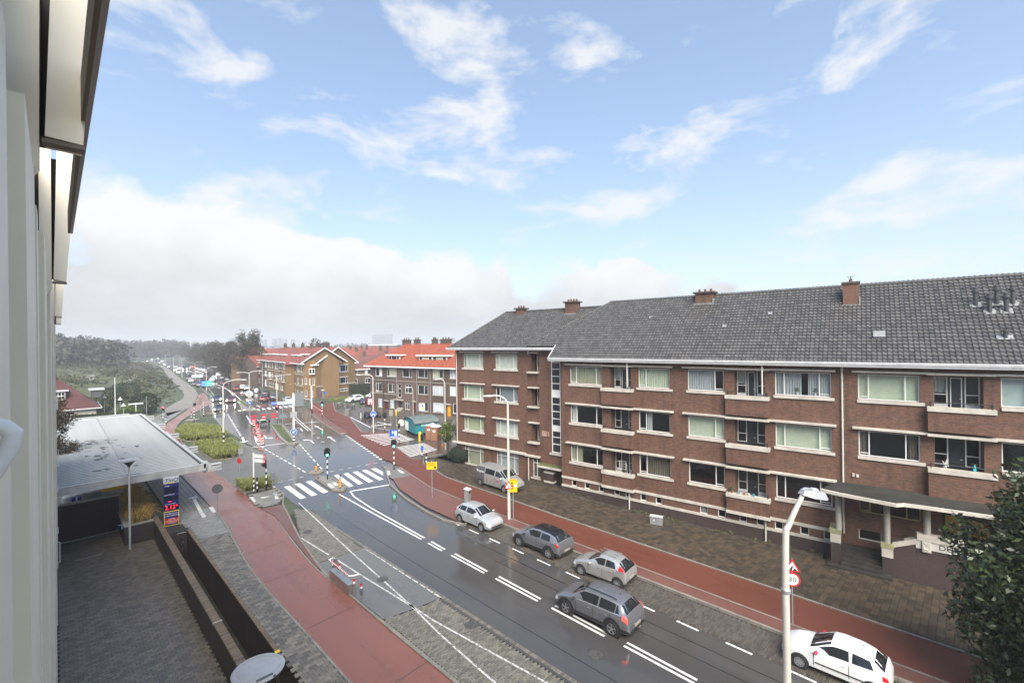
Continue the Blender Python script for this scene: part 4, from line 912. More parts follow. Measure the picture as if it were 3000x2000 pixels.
for u, z0, lb in ((18.6, 9.86, 'bushy plant behind the top window over the lamp head'), (19.6, 9.86, 'second bushy plant behind the top window beside the drainpipe')): pot(u, .24, z0, WHITE, lb, 1)
s = thing('clothes_rack', 'folding white drying rack on the lowest left balcony', 'drying rack', MWB @ Vector((5.6, .2, ROWS[2][0] - .3)), RZB)
mb = MB()
for u in (0, .6): mb.tube([(u, 0, 0), (u, 0, 1.05)], .015, 6); mb.tube([(u, .3, 0), (u, 0, 1.0)], .015, 6)
mb.build('frame', WHITE, s); mb = MB()
for k in range(4): mb.tube([(0, 0, .35 + k * .22), (.6, 0, .35 + k * .22)], .012, 6)
mb.build('rail', WHITE, s)
s = thing('folding_chair', 'white folding chair on the balcony above the entrance canopy', 'chair', MWB @ Vector((25.75, .35, ROWS[1][0] - .5)), RZB)
MB().tube([(0, 0, 0), (.25, 0, .75)], .025, 6).tube([(0, .3, 0), (.25, .3, .75)], .025, 6).build('back_frame', WHITE, s); MB().tube([(.3, 0, 0), (.05, 0, .6)], .025, 6).tube([(.3, .3, 0), (.05, .3, .6)], .025, 6).build('leg', WHITE, s); MB().box(.08, .3, .02, .28, .38, .41).build('seat', WHITE, s)
s = thing('parcel', 'turquoise bottle shaped bag on the balcony above the entrance canopy', 'bag', MWB @ Vector((27.05, .0, ROWS[1][0] - .15)), RZB); MB().box(-.06, .06, -.05, .05, 0, .14).lathe([(.05, .14), (.05, .24), (.025, .28), (.025, .34), (0, .34)], 10).build('body', mat('turquoise_plastic', (.05, .45, .5), .4), s)

# drainpipes, wall boxes, gutter
pm = mat('pale_drainpipe', (.55, .52, .46), .5, var=.15, vscale=2)
def pipe(u, y, z0, z1):
    mb = MB(); mb.tube([(u, y, z0), (u, y, z1)], .055, 10)
    for z in np.arange(z0 + .6, z1, 2.2): mb.lathe([(.07, z), (.075, z + .03), (.07, z + .06)], 10, (u, y, 0))
    mb.build('drainpipe', pm, bb, smooth=True)
pipe(21.07, -.09, 1.2, 11.9); pipe(6.7, -.50, 9.8, 11.9); pipe(16.6, -.50, 9.8, 11.9); pipe(16.65, -.12, -.5, 1.15); pipe(6.6, -.12, -.4, 1.15); pipe(.0, .55, -.5, 1.5)
MB().box(21.55, 21.66, -.10, 0, 4.9, 5.1).build('wall_box', mat('cream_plastic', (.55, .50, .40), .5), bb); MB().box(21.75, 21.86, -.10, 0, 4.9, 5.05).build('wall_box', WHITE, bb)
gt = MB(); gt.box(-.95, UMAX + .3, -.80, -.55, 11.98, 12.14); gt.box(-.95, UMAX + .3, -.74, -.0, 11.86, 11.98); gt.box(-.95, UMAX + .3, -.83, -.78, 12.07, 12.16); gt.build('gutter', M_WGUT, bb)

# ------------------------------------------------------------------ pantiles
SL = math.atan2(5.28, 6.05)
def tile_mesh(wd=.25, ln=.37, name='roof_tile', m=None):
    prof = [(0, .052), (.04, .060), (.09, .045), (.14, .012), (.19, .0), (.235, .010), (.262, .030)]; k = wd / .25
    vs = []
    for t_, dz in ((0, .060), (ln, .0)): vs += [(s * k, t_, h + dz) for s, h in prof]
    n = len(prof); vs += [(s * k, 0.0, max(h + .060 - .055, 0)) for s, h in prof]
    fs = [(i, i + 1, n + i + 1, n + i) for i in range(n - 1)] + [(2 * n + i, 2 * n + i + 1, i + 1, i) for i in range(n - 1)]
    mb = MB(); mb.add(vs, fs); return mb, mb.mesh(name, m or M_TILE, smooth=True)
TMB, TME = tile_mesh()
def lay_tiles(par, MW, o, U, V, N, poly, wd, ln, keep, m=M_TILE):
    """tiles over the polygon (in u, v of the plane o + uU + vV); the largest in view are pieces of their own"""
    F = Matrix((U, V, N)).transposed().to_4x4(); us = [p[0] for p in poly]; vs = [p[1] for p in poly]; cell = []
    v = min(vs)
    while v < max(vs):
        u = min(us)
        while u < max(us):
            if inside(poly, u + wd / 2, v + .05): cell.append((u, v))
            u += wd
        v += ln
    cell.sort(key=lambda q: ((MW @ (o + U * q[0] + V * q[1])) - Vector((0, 0, CAM_H))).dot(_f) + (1e3 if proj_x(MW @ (o + U * q[0] + V * q[1])) > 3010 else 0))
    rest = MB()
    for i, (u, v) in enumerate(cell):
        M = Matrix.Translation(o + U * u + V * v + N * (.02 + random.uniform(-.004, .004))) @ F @ Matrix.Rotation(random.uniform(-.012, .012), 4, 'Z') @ Matrix.Diagonal((wd / .25, ln / .33, 1, 1))
        if i < keep:
            ob = bpy.data.objects.new('roof_tile', TME); COL.objects.link(ob); ob.parent = par; ob.matrix_local = M
        else: rest.T = M; rest.add(TMB.v, TMB.f)
    if rest.v: rest.build('tile_field', m, par, smooth=True, kind='stuff')
def proj_x(P_):
    v = P_ - Vector((0, 0, CAM_H)); dz = v.dot(_f); return 1500 + FPX * v.dot(_r) / dz if dz > .5 else 1e6
U, V, N = Vector((1, 0, 0)), Vector((0, math.cos(SL), math.sin(SL))), Vector((0, -math.sin(SL), math.cos(SL)))
EAV = Vector((0, -.62, 12.10)); LV = 8.03; vk = 1.15 / math.cos(SL)
M_DECK = mat('roof_batten', (.03, .03, .03), .9)
poly = [(-.9, 0), (UMAX, 0), (UMAX, LV), (2.5, LV), (-4.4, vk), (-.9, vk)]
mb = MB(); mb.poly([EAV + U * a + V * b for a, b in poly]); mb.poly([EAV + U * 2.5 + V * LV, EAV + U * UMAX + V * LV, Vector((UMAX, 11.6, 12.1)), Vector((-4, 11.6, 12.1))]); mb.poly([EAV + U * -4.4 + V * vk, EAV + U * 2.5 + V * LV, Vector((-4, 11.6, 12.1))])
rf = mb.build('roof', M_DECK, bb)
lay_tiles(rf, MWB, EAV, U, V, N, poly, .25, .33, 300)
def ridge(par, a, b, m=M_TILE, r=.12, step=.38, name='ridge_tile', limit=300):
    a, b = Vector(a), Vector(b); n = max(1, int((b - a).length / step)); d = (b - a) / n
    x = d.normalized(); z = (Vector((0, 0, 1)) - x * x.z).normalized(); y = z.cross(x); F = Matrix((x, y, z)).transposed().to_4x4()
    pm_ = MB(); L = d.length + .04; prof = [(math.cos(R(k)) * r, math.sin(R(k)) * r) for k in range(-10, 191, 25)]; q = len(prof)
    pm_.add([(0, p, s * .9 + .015) for p, s in prof] + [(L, p * .88, s * .8) for p, s in prof], [(i + 1, i, q + i, q + i + 1) for i in range(q - 1)]); me = pm_.mesh(name, m, smooth=True)
    for k in range(n):
        ob = bpy.data.objects.new(name, me); COL.objects.link(ob); ob.parent = par; M = F.copy(); M.translation = a + d * k; ob.matrix_local = M
ridge(rf, EAV + U * UMAX + V * LV + Vector((0, 0, .03)), EAV + U * 2.5 + V * LV + Vector((0, 0, .03)))
ridge(rf, EAV + U * 2.5 + V * LV + Vector((0, 0, .05)), EAV + U * -4.4 + V * vk + Vector((0, 0, .07)))
MB().extrude([EAV + U * -.98 + V * -.05, EAV + U * -.98 + V * (vk + .1), EAV + U * -.98 + V * (vk + .1) + Vector((0, 0, .16)), EAV + U * -.98 + V * -.05 + Vector((0, 0, .16))], (.1, 0, 0)).build('verge_board', M_WGUT, rf)
def chimney(par, u0, u1, y0, y1, z0, z1, pots=3, m=B_MAIN, cap=.16):
    c = MB().box(u0, u1, y0, y1, z0, z1).build('chimney', m, par)
    MB().box(u0 - cap, u1 + cap, y0 - cap, y1 + cap, z1, z1 + .14).build('chimney_cap', m if cap < .1 else CONC, c) if False else MB().box(u0 - cap, u1 + cap, y0 - cap, y1 + cap, z1, z1 + .14).build('chimney_cap', mat('dark_cap', (.07, .055, .045), .8), c)
    for k in range(pots): x = u0 + (u1 - u0) * (k + .5) / max(pots, 1); MB().lathe([(.11, z1 + .14), (.09, z1 + .36), (.11, z1 + .38)], 10, (x, (y0 + y1) / 2, 0)).build('chimney_pot', mat('clay_pot', (.12, .06, .045), .8), c)
    return c
def roof_z(y, e=EAV, sl=SL): return e.z + (y - e.y) * math.tan(sl)
c = chimney(rf, 10.75, 12.15, 4.6, 5.6, 16.3, 17.6, 3); MB().box(10.7, 12.2, 4.5, 4.6, roof_z(4.55) - .1, roof_z(4.55) + .14).box(12.15, 12.25, 4.5, 5.3, 16.5, 17.1).build('flashing', M_LEAD, c)
c = chimney(rf, 21.05, 21.95, 3.75, 4.6, 15.5, 17.45, 1, mat('orange_brick', (.2, .08, .05), .7, extra=bricks((.20, .085, .05), (.15, .065, .04), (.12, .09, .07), .22, .0625)), .08); MB().box(21.0, 22.05, 3.66, 3.76, roof_z(3.7) - .05, roof_z(3.7) + .12).box(21.95, 22.05, 3.7, 4.5, roof_z(3.7), roof_z(4.4)).build('flashing', M_LEAD, c); MB().tube([(21.5, 4.15, 17.6), (21.5, 4.15, 18.0)], .03, 6).tube([(21.3, 4.15, 17.98), (21.7, 4.15, 17.98)], .02, 6).build('aerial', DARKGREY, c)
VENT = mat('dark_grey_vent', (.05, .05, .055), .5)
for u, z in ((27.6, 15.45), (28.12, 15.0), (28.5, 15.5), (28.8, 15.0), (29.15, 15.45)):
    y = EAV.y + (z - EAV.z) / math.tan(SL); v = MB(); v.lathe([(.10, z - .1), (.10, z + .85), (.17, z + .88), (.17, z + 1.0), (.12, z + 1.05), (.13, z + 1.16), (.06, z + 1.24), (0, z + 1.25)], 14, (u, y, 0)); vo = v.build('vent_pipe', VENT, rf, smooth=True)
    MB().extrude([Vector((u - .26, y, 0)) + Vector((0, -.25 * math.cos(SL), z - .25 * math.sin(SL) + .13)), Vector((u + .26, y, 0)) + Vector((0, -.25 * math.cos(SL), z - .25 * math.sin(SL) + .13)), Vector((u + .26, y, 0)) + Vector((0, .25 * math.cos(SL), z + .25 * math.sin(SL) + .13)), Vector((u - .26, y, 0)) + Vector((0, .25 * math.cos(SL), z + .25 * math.sin(SL) + .13))], N * .012).build('flashing', M_LEAD, vo)
z = 13.45; y = EAV.y + (z - EAV.z) / math.tan(SL); vo = MB().lathe([(.09, z), (.09, z + .45), (.15, z + .45), (.15, z + .55), (0, z + .58)], 12, (28.45, y, 0)).build('vent_pipe', VENT, rf); MB().extrude([Vector((28.1, y - .15, z + .02)), Vector((28.75, y - .15, z + .02)), Vector((28.75, y + .15, z + .28)), Vector((28.1, y + .15, z + .28))], N * .012).build('flashing', M_LEAD, vo)
for u in (24.9, 26.0, 27.25): z = 16.55; y = EAV.y + (z - EAV.z) / math.tan(SL); MB().lathe([(.07, z), (.07, z + .22), (0, z + .22)], 10, (u, y, 0)).build('vent_cap', VENT, rf)
sk = MB(); z = 13.75; y = EAV.y + (z - EAV.z) / math.tan(SL); sk.T = Matrix.Translation((22.98, y, z)) @ Matrix.Rotation(SL - R(8), 4, 'X'); sk.box(-.3, .3, -.34, .34, 0, .2); sk.build('roof_hatch', M_LEAD, rf)
for u, z in ((7.3, 15.6), (13.6, 14.6), (16.6, 15.5)): y = EAV.y + (z - EAV.z) / math.tan(SL); mb = MB(); mb.T = Matrix.Translation((u, y, z + .08)) @ Matrix.Rotation(SL, 4, 'X'); mb.box(-.14, .14, -.16, .16, 0, .06); mb.build('glass_tile', M_LEAD, rf)

# ------------------------------------------------------------------ left wing of the same building
YL = 1.2; WL = -14.85
LW = [(-13.61, -10.64, dict(mull=(.17, .81), low=(2,)), ([('white', .02, .98)], [('pale_green', 0, 1, 0, 1)], [('green', 0, 1)])), (-8.91, -5.96, dict(mull=(.18, .80), low=(0, 2)), ([('white', .0, .98)], [('blue_grey', .18, 1)], [('white', 0, 1)]))]
LR = ((10.82, 12.39), (7.38, 8.92), (3.83, 5.42)); holes = []
for u0, u1, k, cs in LW:
    for r, (z0, z1) in enumerate(LR):
        holes.append((u0, u1, z0, z1)); window(bb, u0, u1, z0, z1, YL, curt=cs[r], **k)
        MB().box(u0 - .35, u1 + .25, YL - .28, YL + .01, z1 + .12, z1 + .24).build('lintel', STONE, bb); MB().box(u0 - .15, u1 + .1, YL - .1, YL + .01, z0 - .2, z0 - .015).build('window_sill', STONE, bb)
FRO = CURT['beige']
for u0, u1, cl_ in ((-13.61, -10.68, 'beige'), (-8.88, -5.95, 'grey')):
    holes.append((u0, u1, .0, 2.10)); window(bb, u0, u1, .0, 2.10, YL, mull=(.19, .80), low=(), bars=(.78,), curt=[(cl_, 0, 1, 0, 1)])
for z0, z1 in LR:
    holes.append((-4.25, -3.29, z0 - .15, z1 + .05, .8)); window(bb, -4.0, -3.3, z0 - .12, z1, YL + .6, mull=(.35,), low=(), bars=(.16,))
    MB().box(-4.55, -3.25, YL - .35, YL + .02, z0 - .32, z0 - .14).build('balcony_lid', STONE, bb); MB().box(-4.5, -3.25, YL - .28, YL + .02, z1 + .1, z1 + .22).build('lintel', STONE, bb)
    MB().tube([(-4.4, YL - .3, z0 + .02), (-3.35, YL - .3, z0 + .02)], .02, 6).tube([(-4.4, YL - .3, z0 - .15), (-4.4, YL - .3, z0 + .02)], .02, 6).build('railing', M_RAIL, bb)
holes.append((-4.15, -3.25, .15, 2.05)); window(bb, -4.15, -3.25, .15, 2.05, YL, mull=(.5,), low=(), bars=(.74,), curt=[('brown', 0, 1)])
holes.append((-1.82, -.80, 2.92, 12.35)); holes.append((-2.35, -.75, -.4, 1.24, .5))
mb = MB(); holed_wall(mb, WL, .6, -.9, 13.0, YL, holes, .22); mb.poly([(WL, YL, -.9), (WL, YL, 13), (WL, 11, 13), (WL, 11, -.9)]); mb.box(WL, 0, 10.9, 11, -.9, 13); mb.build('wing_wall', B_MAIN, bb)
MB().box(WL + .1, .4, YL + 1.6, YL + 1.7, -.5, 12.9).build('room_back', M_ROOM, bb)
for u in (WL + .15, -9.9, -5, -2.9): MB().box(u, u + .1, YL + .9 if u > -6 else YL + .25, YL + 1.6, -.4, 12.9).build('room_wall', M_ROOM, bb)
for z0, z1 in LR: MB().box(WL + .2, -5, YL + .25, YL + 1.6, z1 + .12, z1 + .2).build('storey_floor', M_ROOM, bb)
st = MB(); a, b, yy = -1.82, -.80, YL - .03
st.box(a, a + .08, yy, yy + .12, 2.92, 12.35); st.box(b - .08, b, yy, yy + .12, 2.92, 12.35); st.box(a + .08, b - .08, yy, yy + .12, 2.92, 3.0); st.box(a + .08, b - .08, yy, yy + .12, 12.27, 12.35)
zs = [3.75, 4.42, 8.95, 9.6, 10.3, 10.98, 11.65] + [5.53, 6.2, 6.9, 7.6, 8.28]
for z in zs: st.box(a + .08, b - .08, yy + .01, yy + .10, z - .04, z + .04)
sw = st.build('stair_window', FRAMEW, bb)
for z0, z1 in ((4.98, 5.5), (8.32, 8.92)): MB().box(a + .08, b - .08, yy + .03, yy + .08, z0, z1).build('white_panel', WHITE, sw)
edges = sorted([2.98] + zs + [4.98, 12.28])
for z0, z1 in zip(edges, edges[1:]):
    if (z0, z1) in ((4.98, 5.53), (8.28, 8.95)): continue
    MB().poly([(a + .06, yy + .06, z0), (b - .06, yy + .06, z0), (b - .06, yy + .06, z1), (a + .06, yy + .06, z1)]).build('pane', GLASS, sw)
MB().box(-2.05, -.6, YL - .15, YL + .01, 2.7, 2.88).build('window_sill', STONE, bb)
MB().box(WL - .35, -4.95, YL - .32, YL + .01, 2.24, 2.42).build('long_canopy', STONE, bb); MB().box(-4.95, -3.2, YL - .28, YL + .01, 2.16, 2.32).build('lintel', STONE, bb); MB().box(-4.35, -3.2, YL - .1, YL + .01, -.02, .13).build('window_sill', STONE, bb)
dc = MB().box(-3.05, -.3, YL - .9, YL + .01, 1.5, 1.68).build('door_canopy', STONE, bb); MB().box(-3.0, -.35, YL - .82, YL, 1.68, 1.72).build('moss', mat('moss', (.10, .11, .03), .95, var=.5, vscale=3, bump=.6), dc)
MB().box(-2.3, -1.0, YL + .3, YL + .36, -.4, 1.2).build('entrance_door', mat('dark_brown_door', (.04, .03, .025), .4), bb); MB().box(-2.45, -1.45, YL - .5, YL, -.5, 1.1).build('porch_wall', B_BASE, bb)
MB().box(-2.5, -1.4, YL - .55, YL, .95, 1.12).box(-2.5, -1.4, YL - .55, YL, .05, .22).build('stone_band', STONE, bb)
pl = MB().box(-2.98, -2.16, YL - .06, YL + .01, 4.36, 4.88).build('wall_plaque', mat('pinkish_plaque', (.38, .24, .18), .6, var=.5, vscale=9), bb); MB().box(-2.35, -2.3, YL - .08, YL - .06, 4.3, 4.92).build('plaque_bar', M_RAIL, pl)
EL = Vector((0, YL - .62, 13.02)); LVL = 6.1; SLL = SL; VL = V
polyL = [(WL - .5, 0), (-2.5, 0), (2.2, LVL), (-10.5, LVL)]
mb = MB(); mb.poly([EL + U * a + VL * b for a, b in polyL]); mb.poly([EL + U * -10.5 + VL * LVL, EL + U * 2.2 + VL * LVL, Vector((2, 11.6, 13)), Vector((WL - .5, 11.6, 13))]); mb.poly([EL + U * (WL - .5), EL + U * -10.5 + VL * LVL, Vector((WL - .5, 11.6, 13))])
rl = mb.build('wing_roof', M_DECK, bb)
lay_tiles(rl, MWB, EL - N * .05, U, VL, N, polyL, .25, .33, 0)
ridge(rl, EL + U * 2.0 + VL * LVL + Vector((0, 0, .02)), EL + U * -10.5 + VL * LVL + Vector((0, 0, .02))); ridge(rl, EL + U * -10.5 + VL * LVL + Vector((0, 0, .02)), EL + U * (WL - .45) + Vector((0, 0, .05)))
gt = MB(); gt.box(WL - .75, -.9, EL.y - .2, EL.y + .02, 12.92, 13.06); gt.box(WL - .7, -.9, EL.y - .12, YL, 12.80, 12.92); gt.build('gutter', M_WGUT, bb)
c = chimney(rl, -8.75, -7.75, YL + 3.5, YL + 4.3, 16.2, 17.3, 3); MB().box(-8.8, -7.7, YL + 3.4, YL + 3.5, 16.0, 16.6).build('flashing', M_LEAD, c)
c = chimney(rl, -2.2, -.9, YL + 3.3, YL + 4.2, 16.0, 17.6, 4); MB().box(-2.25, -.85, YL + 3.2, YL + 3.3, 15.9, 16.5).build('flashing', M_LEAD, c)
pipe(WL + .25, YL - .1, 2.5, 12.9); pipe(-4.62, YL - .1, -.3, 2.2); pipe(-4.5, YL - .12, 12.4, 12.9)

# ------------------------------------------------------------------ entrance canopy, stairs and their walls
M_MOSSR = mat('mossy_roof_felt', (.026, .025, .020), .95, var=.5, vscale=1.2, bump=.6, bscale=9)
outl = [(20.0, -2.3), (20.9, -2.55), (23.55, -2.95), (23.75, -2.75), (23.9, -2.6), (24.6, -2.5), (28.0, -2.25), (33, -2.1), (33, .0), (20.85, .0)]
MB().prism(outl, 4.22, 4.40).build('entrance_canopy', STONE, bb)
MB().prism([(p[0] + (.12 if p[1] < -.1 and p[0] < 20.95 else 0), p[1] + (.14 if p[1] < -.1 else 0)) for p in outl], 4.40, 4.46).build('canopy_felt', M_MOSSR, bb)
for u, z0 in ((20.85, 1.75), (23.18, 1.55), (24.95, 2.45), (27.85, 2.5)): MB().tube([(u, -1.15, z0), (u, -1.15, 4.22)], .16, 16).build('column', mat('greyed_column', (.36, .34, .30), .7, var=.2, vscale=2), bb, smooth=True)
MB().box(20.45, 20.95, -1.35, -.02, -.9, 1.55).build('pillar', B_BASE, bb); MB().box(20.38, 21.0, -1.42, -.02, 1.55, 1.75).build('pillar_cap', mat('mossy_stone', (.28, .27, .14), .8, var=.4, vscale=4), bb); MB().box(20.43, 20.97, -1.38, -1.33, .95, 1.55).build('pillar_block', STONE, bb)
MB().box(22.95, 23.42, -1.40, -.95, -.9, 1.3).build('pillar', B_BASE, bb); MB().box(22.88, 23.48, -1.46, -.9, 1.3, 1.55).build('pillar_cap', MATS['mossy_stone'], bb); MB().box(22.92, 23.45, -1.43, -1.39, .75, 1.3).build('pillar_block', STONE, bb)
for k in range(7): MB().box(20.95 - (.7 if k < 2 else 0), 22.95 + (.45 if k < 2 else 0), -2.35 + k * .32, -.0, -.75, -.42 + k * .165 + .0).build('step', mat('dark_wet_stone', (.035, .032, .03), .5, var=.4, vscale=2), bb)
MB().box(23.42, UMAX, -1.25, -.95, -.9, 1.9).build('terrace_wall', B_BASE, bb)
mb = MB(); mb.extrude([(23.42, -1.33, 1.35), (24.5, -1.33, 1.85), (24.5, -1.33, 2.15), (23.42, -1.33, 1.65)], (0, .45, 0)); mb.build('sloping_coping', STONE, bb)
MB().box(24.5, UMAX, -1.36, -.9, 2.1, 2.45).build('parapet_coping', STONE, bb); MB().box(24.45, UMAX, -1.30, -1.24, 1.62, 2.1).build('name_band', mat('pale_name_band', (.55, .53, .48), .6, var=.12, vscale=2), bb)
rel = MB().box(24.72, 25.1, -1.40, -1.29, 1.5, 2.08).build('carved_relief', STONE, bb); mb = MB(); random.seed(5)
for _ in range(26): mb.ball((random.uniform(24.76, 25.06), -1.40, random.uniform(1.55, 2.03)), (random.uniform(.02, .06), .035, random.uniform(.02, .06)), 6)
mb.build('relief_figures', STONE, rel, smooth=True, kind='stuff')
text('DUINHOF', .42, BLACK, bb, facing((26.35, -1.302, 1.86), (1, 0, 0)), 'building_name')
MB().box(24.0, UMAX, -.9, .0, 1.3, 1.42).build('terrace_floor', MATS['dark_wet_stone'], bb)
dr = MB().box(25.7, 27.8, .30, .36, 1.42, 3.6).build('entrance_door', mat('dark_wood_door', (.035, .02, .012), .4), bb)
PLY = mat('plywood_panel', (.50, .26, .035), .6, var=.2, vscale=3)
MB().extrude([(25.85, .28, 2.45), (26.55, .28, 2.3), (26.4, .28, 3.3), (25.85, .28, 3.35)], (0, .015, 0)).build('boarded_pane', PLY, dr); MB().extrude([(26.95, .28, 2.3), (27.65, .28, 2.2), (27.65, .28, 3.15), (26.95, .28, 3.25)], (0, .015, 0)).build('boarded_pane', PLY, dr)

# tiled pavement in front, sloping a little down to the wall, and the weedy strip along it
def zw(u): return np.interp(u, [-16, -4, 0, 5, 10, 34], [-.05, -.35, -.10, -.45, -.5, -.55])
def yedge(u): return np.interp(u, [-26, -4.14, 5.78, 25.6, 40], [-2.4, -5.0, -6.25, -8.7, -10.4])
IMB = MWB.inverted()
def side_z(x, y):
    q = IMB @ Vector((x, y, 0)); t_ = min(1, max(0, 1 - q.y / yedge(q.x))); return .09 * (1 - t_) + t_ * zw(q.x) + .012
mb = MB(); us = [-19, -15, -10, -6, -4, -2, 0, 2.5, 5, 7.5, 10, 15, 20, 25, 30, 36]
vs = []
for u in us:
    for k in range(5): y = yedge(u) * (1 - k / 4) + (YL if u <= 0 else 0) * (k / 4); p = MWB @ Vector((u, y, 0)); vs.append((p.x, p.y, side_z(p.x, p.y) - .03))
mb.add(vs, [(i * 5 + j, (i + 1) * 5 + j, (i + 1) * 5 + j + 1, i * 5 + j + 1) for i in range(len(us) - 1) for j in range(4)])
sp = struct(mb, 'tiled_pavement', M_JOINT)
spots = []
for r_ in range(200):
    y = -6 + r_ * .30
    if y > 47: break
    for c_ in range(40):
        x = 27.55 + c_ * .40 + (.2 if r_ % 2 else 0); q = IMB @ Vector((x, y, 0))
        if q.y < (YL if q.x < 0 else 0) - .75 and x > np.interp(y, [-6, 22, 37, 43.5, 46], [27.6, 27.6, 27.9, 29.2, 30.2]): spots.append((x, y))
paving(sp, 'pavement_tile', spots, (.40, .30), 0, M_SIDE, .008, 300, .05, side_z, 0)
kb = [(27.52, -8), (27.5, 22), (27.8, 37.3), (29.2, 43.4), (30.4, 45.2), (33.5, 45.4), (44, 46)]
kerb('kerb', kb, .12, .13)
mb = MB(); random.seed(11)
vs = []
for i, u in enumerate(np.linspace(-14.8, 20, 90)):
    y1 = YL if u < 0 else 0
    for k in range(4): y = y1 - .02 - k * .27; p = MWB @ Vector((u, y, 0)); vs.append((p.x, p.y, side_z(p.x, p.y) + .03 + (random.uniform(.0, .10) if k in (1, 2) else -.02)))
mb.add(vs, [(i * 4 + j, i * 4 + j + 1, (i + 1) * 4 + j + 1, (i + 1) * 4 + j) for i in range(89) for j in range(3)])
struct(mb, 'dirt_strip', mat('mossy_dirt', (.04, .032, .022), .9, var=.6, vscale=2.5, bump=.8, bscale=12))
pts = [MWB @ Vector((random.uniform(-13, 20), (lambda q: q)(-random.uniform(.05, .7)), 0)) for _ in range(60)]
pts = [p if (IMB @ p).x > 0 else p + (MWB.to_3x3() @ Vector((0, YL, 0))) for p in pts]
grass_tufts('weeds', [(p.x, p.y, side_z(p.x, p.y)) for p in pts], .22, .2, mat('weed_green', (.06, .07, .02), .8, extra=per_piece((.045, .055, .015), (.12, .13, .05), .7)), 14, .012, kind='stuff', label='scattered weeds along the foot of the brick building', cat='weeds')
# the island slabs need the paving helper, so they are laid here
paving(bpy.data.objects['crossing_island'], 'paving_slab', bond(18.2, 20, 41.2, 47.2, .40, .30, [(18.62, 46.55), (19.3, 46.95), (19.65, 45.8), (19.45, 43), (19.2, 41.65), (18.9, 41.2), (18.32, 41.8), (18.42, 44)]), (.40, .30), .125, MATS['wet_slab'])
# ------------------------------------------------------------------ helpers for the buildings across the junction
M_YB = mat('yellow_brick', (.25, .15, .06), .7, extra=bricks((.27, .155, .055), (.22, .125, .045), (.17, .12, .07), .22, .0625, .01, stain=.25))
M_BB = mat('brown_brick', (.12, .08, .055), .7, extra=bricks((.125, .085, .060), (.095, .062, .045), (.10, .08, .065), .22, .0625, .01))
M_PB = mat('pinkish_brick', (.17, .11, .085), .7, extra=bricks((.185, .115, .085), (.145, .09, .07), (.15, .11, .09), .22, .0625, .01, stain=.5))
M_RT = mat('orange_roof_tile', (.36, .08, .035), .55, extra=per_piece((.20, .048, .026), (.38, .095, .045), .5)); M_RTD = mat('weathered_red_tile', (.20, .055, .035), .6, extra=per_piece((.15, .042, .028), (.25, .068, .042), .5))
def tiled(lo, hi, row=.34):                 # far roofs: courses of tiles in the material only
    def f(t, b, co, c):
        g = t.new('ShaderNodeNewGeometry').outputs['Position']; s = t.new('ShaderNodeSeparateXYZ'); t.link(g, s.inputs[0])
        n = t.noise(g, .35, 5, .6); st = t.math('FRACT', t.math('MULTIPLY', s.outputs[2], 1 / .22)); f2 = t.noise(g, 6, 2)
        cc = t.mix(t.ramp(n, [(.35, 0.), (.65, 1.)]), lo, hi); cc = t.mix(t.ramp(st, [(.0, .45), (.2, 0.)]), cc, tuple(x * .4 for x in lo)); cc = t.mix(t.math('MULTIPLY', f2, .35), cc, tuple(x * .5 for x in hi)); t.link(cc, b.inputs['Base Color'])
    return f
M_FARROOF = mat('far_red_roof', (.25, .06, .04), .6, extra=tiled((.15, .045, .033), (.28, .075, .048))); M_FARROOF2 = mat('far_brown_roof', (.14, .06, .045), .6, extra=tiled((.11, .05, .04), (.19, .07, .05)))
M_MAROON = mat('maroon_roof', (.08, .022, .018), .5, extra=tiled((.065, .018, .015), (.10, .030, .024)))
def frame_of(A, Bp):                        # local x along A->B, y away from the viewer's side, z up
    A, Bp = Vector((A[0], A[1], 0)), Vector((Bp[0], Bp[1], 0)); x = (Bp - A).normalized(); z = Vector((0, 0, 1)); y = z.cross(x)
    M = Matrix((x, y, z)).transposed().to_4x4(); M.translation = A; return M
def pxwin(M, fr, x0, y0, x1, y1):           # window rectangle seen in the photograph -> (u0, u1, z0, z1) on the facade
    n = (M.to_3x3() @ Vector((0, 1, 0))); I = M.inverted(); a, b = I @ hit(*fr(x0, y0), M.translation, n), I @ hit(*fr(x1, y1), M.translation, n)
    zc = ((I @ hit(*fr((x0 + x1) / 2, y0), M.translation, n)).z, (I @ hit(*fr((x0 + x1) / 2, y1), M.translation, n)).z)
    return (a.x, b.x, zc[1], zc[0])
